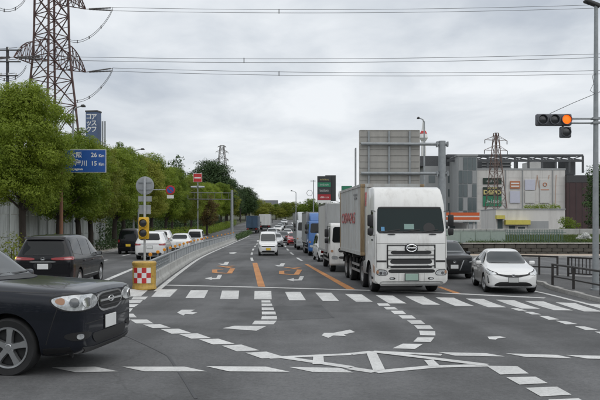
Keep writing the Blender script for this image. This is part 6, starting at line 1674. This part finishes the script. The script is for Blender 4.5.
for px in (103, 105.6): MB().tube([(X_of(px, Y) - BT.location.x, 0, 0), (X_of(px, Y) - BT.location.x, 0, Z_of(121.5, Y) - g)], .35, 8).build('flue', M_GALV, BT)

# ------------------------------------------------------------------ store and neighbours on the right
M_STORE = mat('store_panel', (0.62, 0.605, 0.575), 0.8, var=0.06, scale=.4, dirt=(0.34, 0.32, 0.30), dirt_amt=.4, streak=True)
M_BROWN = mat('brown_cladding', (0.060, 0.034, 0.034), 0.7, var=0.12, scale=.5)
M_DSTEEL = mat('dark_frame_steel', (0.075, 0.08, 0.085), 0.6, var=0.2)
M_TGLASS = mat('facade_glass', (0.10, 0.125, 0.13), 0.08, 0.0, .6)
M_GREYB = mat('grey_render', (0.33, 0.34, 0.34), 0.85, var=0.1, scale=.4, dirt=(0.2, 0.2, 0.2), dirt_amt=.4, streak=True)
SY = 150.0
sx0, sx1 = X_of(475, SY), X_of(565, SY); sg_ = gz(sx0, SY) - .3; stop = Z_of(170, SY)
ST = thing('store_building', 'large beige store with sign boards and an open steel roof frame', 'building', (sx0, SY, sg_))
bx = lambda nm, m, a, b, y0, y1, z0, z1, par=ST, **kw: MB().box(((a + b) / 2 - sx0, (y0 + y1) / 2 - SY, (z0 + z1) / 2 - sg_), (b - a, y1 - y0, z1 - z0)).build(nm, m, par, **kw)
wall_ = bx('wall', M_STORE, sx0, sx1, SY, SY + 22, sg_, stop)
npx, npz = 8, 8
for i in range(npx):
    for j in range(npz):
        a = sx0 + (sx1 - sx0) * i / npx; b = sx0 + (sx1 - sx0) * (i + 1) / npx; c = sg_ + (stop - sg_) * j / npz; d = sg_ + (stop - sg_) * (j + 1) / npz
        bx('panel', M_STORE, a + .02, b - .02, SY - .06, SY, c + .02, d - .02, wall_)
for px in (505, 522, 552): bx('downpipe', M_GREYB, X_of(px, SY), X_of(px, SY) + .16, SY - .26, SY - .07, sg_, stop)
bx('parapet', M_GREYB, sx0 - .1, sx1 + .1, SY - .15, SY + 22.1, stop, stop + .35)
BRN = thing('brown_block', 'dark brown windowless block right of the beige store', 'building', (sx1, SY, sg_))
bt = Z_of(175.5, SY)
bx('wall', M_BROWN, sx1 + .02, X_of(640, SY), SY - 1.0, SY + 24, sg_, bt - 1.5, BRN); bx('dark_band', M_DARKGREY, sx1 + .02, X_of(640, SY), SY - 1.05, SY + 24, bt - 1.5, bt, BRN)
for o in BRN.children: o.location = (sx0 - sx1, 0, 0)
for i in range(12):
    x = sx1 + .6 + i * 1.3; o = bx('cladding_seam', M_DARKGREY, x, x + .05, SY - 1.06, SY - 1.0, sg_, bt - 1.5, BRN); o.location = (sx0 - sx1, 0, 0)
# glazed stair tower
tx0, tx1 = X_of(455.5, SY), X_of(474.6, SY); tt = Z_of(157, SY)
tw = bx('stair_tower', M_GREYB, tx0, tx1, SY - 2.2, SY + 8, sg_, tt); bx('tower_cap', M_GREYB, tx0 - .15, tx1 + .15, SY - 2.4, SY + 8.1, tt, tt + .3, tw)
for i in range(4):
    for j in range(5):
        a = tx0 + .1 + (tx1 - tx0 - .2) * i / 4; b = tx0 + .1 + (tx1 - tx0 - .2) * (i + 1) / 4; c = sg_ + 2 + (tt - sg_ - 2.2) * j / 5; d = sg_ + 2 + (tt - sg_ - 2.2) * (j + 1) / 5
        bx('pane', M_TGLASS if (i + j * 3) % 4 else M_GREYB, a + .06, b - .06, SY - 2.28, SY - 2.2, c + .08, d - .08, tw)
GB = thing('grey_building', 'plain grey building between the overhead sign and the stair tower', 'building', (X_of(427, SY + 6), SY + 6, sg_))
gx0, gx1 = X_of(425, SY + 6), X_of(455, SY + 6); gt = Z_of(166, SY + 6)
o = bx('wall', M_GREYB, gx0, gx1, SY + 6, SY + 20, sg_, gt, GB); o.location = (sx0 - GB.location.x, SY - GB.location.y, 0)
for i in range(3):
    for j in range(4):
        o = bx('window', M_TGLASS, gx0 + .8 + i * 2.1, gx0 + 2.2 + i * 2.1, SY + 5.93, SY + 6, sg_ + 2 + j * 3, sg_ + 3.6 + j * 3, GB); o.location = (sx0 - GB.location.x, SY - GB.location.y, 0)
o = bx('roof_plant', M_DSTEEL, gx0 - 1, gx1, SY + 6, SY + 18, gt, gt + 2.2, GB); o.location = (sx0 - GB.location.x, SY - GB.location.y, 0)
# open steel frame on the roof
fx0, fx1 = X_of(448, SY), X_of(585, SY); ft = Z_of(154, SY)
n = 10
for i in range(n + 1):
    x = fx0 + (fx1 - fx0) * i / n
    if x > tx1 + .5:
        for y_ in (SY + 1, SY + 9): bx('frame_column', M_DSTEEL, x - .2, x + .2, y_, y_ + .28, stop - .5, ft - .3)
    MB().bar((x - sx0, 1.1, ft - sg_ - .3), (x - sx0, 9.3, ft - sg_ + .5), .22, .35).build('frame_rafter', M_DSTEEL, ST)
    if i < n:
        x2 = fx0 + (fx1 - fx0) * (i + 1) / n
        MB().bar((x - sx0, 1.1, ft - sg_ - 1.2), (x2 - sx0, 1.1, ft - sg_ - .2), .2).build('frame_brace', M_DSTEEL, ST)
        MB().bar((x2 - sx0, 1.1, ft - sg_ - 1.2), (x - sx0, 9.3, ft - sg_ + .4), .2).build('frame_brace', M_DSTEEL, ST)
for y_, dz in ((SY + 1.1, -.2), (SY + 1.1, -1.3), (SY + 5, .1), (SY + 9.2, .4)): bx('frame_beam', M_DSTEEL, fx0, fx1, y_ - .16, y_ + .16, ft + dz - .24, ft + dz + .24)
bx('frame_screen', M_DSTEEL, X_of(552, SY), X_of(566, SY), SY + 6, SY + 8, stop, ft - .6)
bx('roof_louvre', M_DSTEEL, X_of(486, SY), X_of(515, SY), SY + 3, SY + 8, stop, ft - .9)
for i in range(5): bx('louvre_slat', M_GREYB, X_of(486, SY) - .1, X_of(515, SY) + .1, SY + 2.9, SY + 3, stop + .5 + i * .6, stop + .75 + i * .6)
bx('roof_unit', M_WHP, X_of(534, SY), X_of(548, SY), SY + 4, SY + 8, stop, stop + 2.0); bx('roof_tank', M_DSTEEL, X_of(570, SY), X_of(581, SY), SY + 3, SY + 7, stop - .8, stop + 2.4)
# sign boards
M_SGREEN = mat('sign_green', (0.02, 0.20, 0.105), 0.5, var=0.1, scale=2); M_SDARK = mat('sign_black_green', (0.012, 0.03, 0.02), 0.5); M_SGOLD = mat('sign_gold', (0.60, 0.52, 0.20), 0.5)
M_SORG = mat('sign_orange', (0.45, 0.17, 0.08), 0.5, var=0.08); M_SLIL = mat('sign_lilac', (0.52, 0.53, 0.61), 0.6, var=0.05); M_SPALE = mat('sign_pale', (0.56, 0.555, 0.53), 0.6, var=0.06)
M_SPEACH = mat('peach_strip', (0.50, 0.30, 0.20), 0.6)
def scribble(parent, m, w, h, c, n=5, seed=1):
    """illegible lettering: a run of short looped strokes"""
    rd = random.Random(seed); x = -w / 2; n = n * 2; cell = w / n
    for i in range(n):
        hh = h * rd.choice((.6, .6, .9, .75)); ww = cell * rd.uniform(.30, .62)
        MB().box((c[0] + x + cell / 2, c[1], c[2] - (h * .9 - hh) / 2), (ww * .45, .03, hh)).build('letter_stroke', m, parent)
        MB().box((c[0] + x + cell / 2 + ww * .2, c[1] - .004, c[2] - h * .45 + h * rd.choice((.08, .30, .5))), (ww, .03, h * .16)).build('letter_stroke', m, parent)
        x += cell
def board(label, m, px0, px1, py0, py1, y_=SY - .25, name='sign_board', texts=()):
    a, b = X_of(px0, y_), X_of(px1, y_); c, d = Z_of(py1, y_), Z_of(py0, y_)
    t = thing(name, label, 'sign', ((a + b) / 2, y_, c))
    MB().box((0, 0, (d - c) / 2), (b - a, .14, d - c)).build('board', m, t, bevel=.02, seg=1)
    MB().box((0, .12, (d - c) / 2), (b - a - .2, .10, d - c - .2)).build('mounting', M_DSTEEL, t)
    for body, sz, mm, fx, fz, bold, sx_ in texts: text_on(body, sz, mm, t, (fx * (b - a), -.074, fz * (d - c)), RX, bold=bold, sx=sx_)
    return t
bs_ = board('black sign strip above the green sign on the store', M_SDARK, 483, 501.5, 178, 184)
board('dark green sign reading DEPO on the store wall', M_SDARK, 483, 501.5, 187, 196, texts=[('SPORTS', .52, M_SGOLD, 0, .86, .01, 1.2), ('DEPO', 1.25, M_SGOLD, 0, .40, .05, 1.15)])
bg_ = board('bright green sign under the DEPO sign', M_SGREEN, 483, 501.5, 196.2, 206.3)
bo_ = board('orange sign with white lines on the store', M_SORG, 510, 520, 181, 188.6)
board('lilac poster panel under the orange sign', M_SLIL, 510, 520, 191, 203)
board('pale poster panel right of the lilac one, lower half', M_SPALE, 525, 535, 191, 203)
board('blank lilac-white panel right of the orange sign', M_SLIL, 525, 535, 179.5, 190)
scribble(bs_, M_WHP, 2.9, .55, (0, -.10, .62), 5, 2); scribble(bg_, M_WHP, 3.0, .8, (0, -.10, 1.05), 4, 3)
for z in (.5, 1.1): MB().box((0, -.085, z), (1.7, .03, .26)).build('white_line', M_WHP, bo_)
emb = board('pale panel with a red ring emblem on the store', M_SPALE, 540, 549.5, 179.5, 203)
P = [(.36 * math.cos(t * math.pi / 12), -.11, 3.85 + .36 * math.sin(t * math.pi / 12)) for t in range(25)]
MB().tube(P, .08, 6, cap=False).build('ring_emblem', M_SORG, emb, smooth=True); MB().box((0, -.09, 2.75), (1.7, .05, .16)).build('stripe', M_SORG, emb)
for px0, py0, px1, py1 in ((535.5, 190, 537, 175), (537, 175, 539, 188), (547, 186, 549, 175), (555, 205, 556, 175)):
    MB().bar((X_of(px0, SY) - sx0, -.12, Z_of(py0, SY) - sg_), (X_of(px1, SY) - sx0, -.12, Z_of(py1, SY) - sg_), .07).build('light_strip', M_SPEACH, ST)
# low white shop in front
LY = 120.0; lx0, lx1 = X_of(496, LY), X_of(565, LY); lg = gz(lx0, LY) - .2; lt = Z_of(209.5, LY)
LS = thing('low_shop', 'low cream shop with yellow awnings and plants on its roof', 'building', (lx0, LY, lg))
def lb(nm, m, px0, px1, py0, py1, y0, y1, par=LS, **kw):
    a, b, c, d = X_of(px0, LY), X_of(px1, LY), Z_of(py1, LY), Z_of(py0, LY)
    return MB().box(((a + b) / 2 - lx0, (y0 + y1) / 2, (c + d) / 2 - lg), (b - a, y1 - y0, d - c)).build(nm, m, par, **kw)
lb('wall', M_STORE, 496, 565, 209.5, 242, 0, 10); lb('parapet', M_GREYB, 495.6, 565.4, 208.6, 209.6, -.15, 10.1)
lb('shutter', M_GREYB, 527.5, 548.5, 221, 242, -.06, 0); lb('doorway', M_TGLASS, 497.5, 502.5, 219, 240, -.07, 0)
M_YAWN = mat('yellow_awning', (0.58, 0.50, 0.10), 0.6, var=0.1)
for a, b, c, d in ((495, 503.2, 215.3, 219), (504, 528.5, 220.2, 224.6)):
    aw = lb('awning', M_YAWN, a, b, c, d, -1.1, -.02); lb('awning_valance', M_DARKGREY, a, b, d, d + .5, -1.1, -1.05)
lb('window', M_TGLASS, 509, 515, 226, 233, -.06, 0); lb('window_frame', M_WHP, 517, 526, 226, 236, -.05, 0); lb('window', M_TGLASS, 518, 525, 227, 235, -.08, -.051)
hedge('planter', 'leafy plants growing along the low shop roof', [(X_of(526, LY), LY + 1), (X_of(562, LY), LY + 1)], 1.0, 1.1, M_LEAF, leaf=.13, dens=420, z0=lt - .25, seed=12, cat='plants')
# filling station canopy
CY = 98.0; cx0, cx1 = X_of(446, CY), X_of(480, CY); cg = gz(cx0, CY)
FS = thing('station_canopy', 'orange and white striped flat canopy behind the lorry mirror', 'canopy', (cx0, CY, cg))
M_OR2 = mat('canopy_orange', (0.62, 0.12, 0.03), 0.5, var=0.06)
for py0, py1, m in ((212.5, 215.6, M_OR2), (215.6, 217.2, M_WHP), (217.2, 219.8, M_OR2), (219.8, 221.6, M_WHP)):
    a, b = Z_of(py1, CY) - cg, Z_of(py0, CY) - cg; MB().box(((cx1 - cx0) / 2, 3, (a + b) / 2), (cx1 - cx0 - (.15 if m is M_OR2 else .1), 6 + (.1 if m is M_OR2 else 0), b - a)).build('fascia_band', m, FS)
for x in (.6, cx1 - cx0 - .6):
    for y_ in (1, 5): MB().box((x, y_, 1.4), (.25, .25, 2.9)).build('column', M_WHP, FS)
MB().box(((cx1 - cx0) / 2, 6.6, 1.3), (cx1 - cx0, .3, 2.6)).build('kiosk_wall', M_GREYB, FS); MB().box(((cx1 - cx0) / 2 - .5, 6.4, 1.3), (1.6, .08, 1.6)).build('kiosk_window', M_TGLASS, FS)
# back fence, stone wall, bank
M_STONE = mat('stone_block', (0.085, 0.080, 0.070), 0.95, var=0.3, scale=2.2, bump=0.6, bscale=14, dirt=(0.06, 0.055, 0.045), dirt_amt=.7)
RW = thing('stone_wall', 'low dark stone retaining wall along the far side of the side street', 'wall', (12.4, 55.0, gz(12.4, 55)))
me_b = [MB().box((0, 0, 0), (.78, .34, .27)).mesh('stone', M_STONE, bevel=.03, seg=1), MB().box((0, 0, 0), (.78, .30, .27)).mesh('stone', M_STONE, bevel=.045, seg=1)]
for j in range(3):
    for i in range(34):
        o = obj('stone', random.choice(me_b), RW, (.4 + i * .80 + (.4 if j % 2 else 0), random.uniform(-.03, .03), .12 + j * .285))
MB().box((14, .06, .92), (28, .46, .10)).build('coping', M_KERB, RW, bevel=.02, seg=1)
MB().box((14, .35, .35), (28, .3, 1.0)).build('wall_core', M_STONE, RW)
bank = sheet('bank', arange(12.2, 60, 1.5), arange(55.3, 61, .8) + arange(62, 74, 4), lambda x, y: gz(x, y) + .86 + max(0, min(5, (y - 55.4))) * .12, M_SOIL); struct(bank)
far_lot = sheet('car_park', arange(9, 120, 6), arange(74, 150, 6), lambda x, y: gz(x, y) * .6 + 1.0, M_ASPH2); struct(far_lot)
sw = slab('side_pavement', [(11.8, 51.6), (30, 51.6), (30, 54.75), (11.8, 54.75)], mat('tan_paving', (0.40, 0.33, 0.26), .9, var=.12, scale=1.5), .12); kerb_run(sw, [(11.8, 51.5), (30, 51.5)], seg=1.5)
M_MESH = mat('fence_green', (0.30, 0.36, 0.32), 0.6, var=0.08); M_MESHD = mat('fence_dark_green', (0.11, 0.17, 0.155), 0.6, var=0.1)
FN = thing('mesh_fence', 'pale green panel fence on top of the stone wall', 'fence', (X_of(446, 56), 56.0, .95))
fx = X_of(446, 56); 
for i in range(4):
    a, b = X_of(446 + i * 15, 56) - fx, X_of(446 + (i + 1) * 15, 56) - fx
    MB().box((a, 0, .48), (.07, .07, 1.05)).build('post', M_MESH, FN); MB().box(((a + b) / 2, .02, .45), (b - a - .10, .025, .86)).build('panel', M_MESH, FN)
    for z in (.04, .92): MB().bar((a + .035, -.01, z), (b - .035, -.01, z), .04).build('rail', M_MESHD, FN)
FB = thing('bar_fence', 'green fence of upright bars right of the panel fence', 'fence', (X_of(506, 56), 56.0, .95)); fx = X_of(506, 56)
L_ = X_of(566, 56) - fx
for z in (.10, .80): MB().bar((0, 0, z), (L_, 0, z), .05).build('rail', M_MESHD, FB)
for i in range(int(L_ / .13)):
    MB().box((i * .13, 0, .50), (.045, .035, 1.02)).build('bar', M_MESHD, FB)
CG = thing('concrete_guard', 'long pale concrete guard wall on the bank behind the fences', 'wall', (X_of(440, 62), 62, 1.5)); fx = X_of(440, 62)
for i in range(11):
    a = i * 2.0; MB().box((a + 1, 0, .12), (1.97, .22, .72)).build('block', M_CONC, CG, bevel=.02, seg=1)
hedge('shrub', 'weedy grey-green growth spilling over the top of the stone wall', [(13.0, 55.15), (24.5, 55.15)], .32, .42, M_LEAFD, leaf=.07, dens=520, z0=.84, seed=15, cat='weeds')
# clump of white blooms on the bank
FL = thing('flower_clump', 'clump of big white round blooms on the grassy bank', 'flowers', (X_of(583, 57.5), 57.5, 1.05))
M_BLOOM = leaf_mat('white_petal', (0.66, 0.67, 0.65), (0.82, 0.83, 0.80), .2)
for i, (px, py, r) in enumerate(((578.6, 239.6, .26), (581.8, 237.6, .28), (585.4, 235.4, .30), (588.8, 238.6, .30), (584.0, 239.6, .22))):
    c = Vector((X_of(px, 57.5) - FL.location.x, (i % 2) * .18, Z_of(py, 57.5) - FL.location.z))
    st_ = MB().tube([(c.x * .35, 0, -.15), (c.x * .8, c.y, c.z * .6), tuple(c)], .018, 5).build('stem', MATS['grass_blade'], FL)
    me = leaf_cloud(np.random.RandomState(40 + i), [((0, 0, 0), (r, r, r * .8))], 6500, .055); me.materials.append(M_BLOOM); obj('bloom', me, FL, tuple(c))
hedge('shrub', 'green stems and leaves below the white blooms', [(X_of(579, 57.8), 57.9), (X_of(588, 57.8), 57.9)], .5, .55, M_LEAF, leaf=.07, dens=500, z0=.95, seed=13, cat='shrub')

# ------------------------------------------------------------------ roadside signs beyond the lorries, far houses
SY2 = 150.0
def sign_pole(label, px0, px1, py0, py1, Y, rows, base_m, name='roadside_sign', yaw=0.0):
    a, b = X_of(px0, Y), X_of(px1, Y); x = (a + b) / 2; g = gz(x, Y); t = thing(name, label, 'sign', (x, Y, g), yaw)
    zt = Z_of(py0, Y) - g; zb = Z_of(py1, Y) - g; w = b - a
    MB().box((0, 0, (zt + zb) / 2), (w, .5, zt - zb)).build('cabinet', base_m, t, bevel=.03, seg=1)
    for s in (-1, 1): MB().box((s * w * .33, 0, zb / 2), (.25, .25, zb)).build('leg', M_DSTEEL, t)
    for p0, p1, m, txt, tm in rows:
        c, d = Z_of(p1, Y) - g, Z_of(p0, Y) - g
        r = MB().box((0, -.28, (c + d) / 2), (w - .12, .06, d - c - .04)).build('sign_row', m, t)
        if txt: scribble(r, tm, w * .66, (d - c) * .42, (0, -.33, (c + d) / 2), txt, int(p0))
    return t
M_SRED = mat('sign_deep_red', (0.36, 0.02, 0.03), .5); M_SDG = mat('sign_dark', (0.035, 0.04, 0.042), .5)
sign_pole('tall black roadside sign with green and red rows beyond the lorries', 317.3, 331.0, 176.2, 203, 150, [(177, 182, M_SDG, 5, M_SGOLD), (182.4, 187, M_SGREEN, 6, M_WHP), (187.2, 194, M_SDG, 7, M_WHP), (194.2, 200, M_SRED, 4, M_WHP), (200.2, 203, M_WHP, None, None)], M_SDG)
o = bpy.context.scene.objects.get('roadside_sign'); 
MB().box((1.35, .6, Z_of(188, 150) - gz(5, 150)), (2.2, .5, Z_of(175.2, 150) - Z_of(201, 150))).build('back_cabinet', M_SDG, o)
sign_pole('green sign board above the box lorry', 341.5, 352, 186, 192.5, 95, [(186.3, 192.2, M_SGREEN, None, None)], M_SDG)
wo = thing('round_lamp', 'white oval lamp beside the green sign board', 'lamp', (X_of(340.5, 94), 94, gz(5, 94))); z = Z_of(195, 94) - gz(5, 94)
MB().lathe([(.02, -.65), (.22, -.5), (.32, 0), (.22, .5), (.02, .65)], (0, 0, z), n=16).build('globe', M_WHP, wo, smooth=True); MB().tube([(0, .1, 0), (0, .1, z + .3)], .07, 8).build('pole', M_GALV, wo, smooth=True)
Y = 140; pp = thing('utility_pole', 'thin pole with a ring bracket left of the tall black sign', 'utility pole', (X_of(313.5, Y), Y, gz(2, Y)))
MB().tube([(0, 0, 0), (0, 0, Z_of(180, Y) - gz(2, Y))], [.13, .08], 8).build('pole', M_GALV, pp, smooth=True)
z = Z_of(193, Y) - gz(2, Y); P = [(-.75 + .55 * math.cos(t * math.pi / 10), 0, z + .55 * math.sin(t * math.pi / 10)) for t in range(21)]
MB().tube(P, .05, 6, cap=False).build('ring_bracket', M_GALV, pp, smooth=True); MB().box((-.1, 0, Z_of(181, Y) - gz(2, Y)), (1.0, .1, .1)).build('crossarm', M_GALV, pp)
M_ROOF = mat('dark_roof', (0.10, 0.105, 0.11), .8, var=.15); M_HW = mat('house_wall', (0.40, 0.39, 0.37), .85, var=.1)
def house(label, px0, px1, py_eave, py_ridge, Y, m=None):
    a, b = X_of(px0, Y), X_of(px1, Y); x = (a + b) / 2; g = gz(x, Y) - .5; w = b - a; ze, zr = Z_of(py_eave, Y) - g, Z_of(py_ridge, Y) - g
    t = thing('house', label, 'house', (x, Y, g)); MB().box((0, 4, ze / 2), (w, 8, ze)).build('wall', m or M_HW, t)
    MB().prism([(-.6, ze), (8.6, ze), (4, zr)], -w / 2 - .4, w / 2 + .4, 'YZ').build('roof', M_ROOF, t)
    n = max(2, int(w / 3.2))
    for i in range(n):
        for zz in (ze - 2.2, ze - 5.0):
            wd = MB().box((-w / 2 + w * (i + .5) / n, -.04, zz), (1.5, .08, 1.3)).build('window', M_TGLASS, t); MB().box((-w / 2 + w * (i + .5) / n, -.06, zz - .72), (1.7, .14, .10)).build('sill', M_WHP, wd)
    return t
house('wide dark-roofed house above the far trees at the end of the road', 257, 277, 206, 200, 370)
house('smaller dark-roofed house right of the wide one at the road end', 279, 291, 207, 203, 375, M_GREYB)
house('pale far house behind the gantry post', 236, 250, 206, 202, 380)
# the far wood closing the view behind the street, plus an added unseen belt
rs = np.random.RandomState(77); blobs = []
for i in range(170):
    a = -0.62 + 1.30 * i / 169; Yd = 430 + rs.uniform(-25, 25); x = Yd * a * 1.0
    if -0.03 < a < 0.0: continue
    blobs.append(((x, Yd, gz(x, Yd) + 1.0), (8, 7, rs.uniform(3.0, 5.5))))
for i in range(64):                                # unseen belt added behind the camera to darken reflections in the car paint
    a = math.pi * (1.0 + i / 63.0); rr = rs.uniform(46, 58); blobs.append(((rr * 1.5 * math.cos(a), rr * math.sin(a) - 4, rs.uniform(4.0, 6.0)), (4.5, 4.5, rs.uniform(6, 9))))
me = leaf_cloud(rs, blobs, 22, .55); me.materials.append(M_LEAFD); fw = obj('far_wood_and_unseen_belt', me); fw['label'] = 'far dark wood closing the view behind the street, with an unseen belt added behind the camera'; fw['category'] = 'wood'; fw['kind'] = 'stuff'
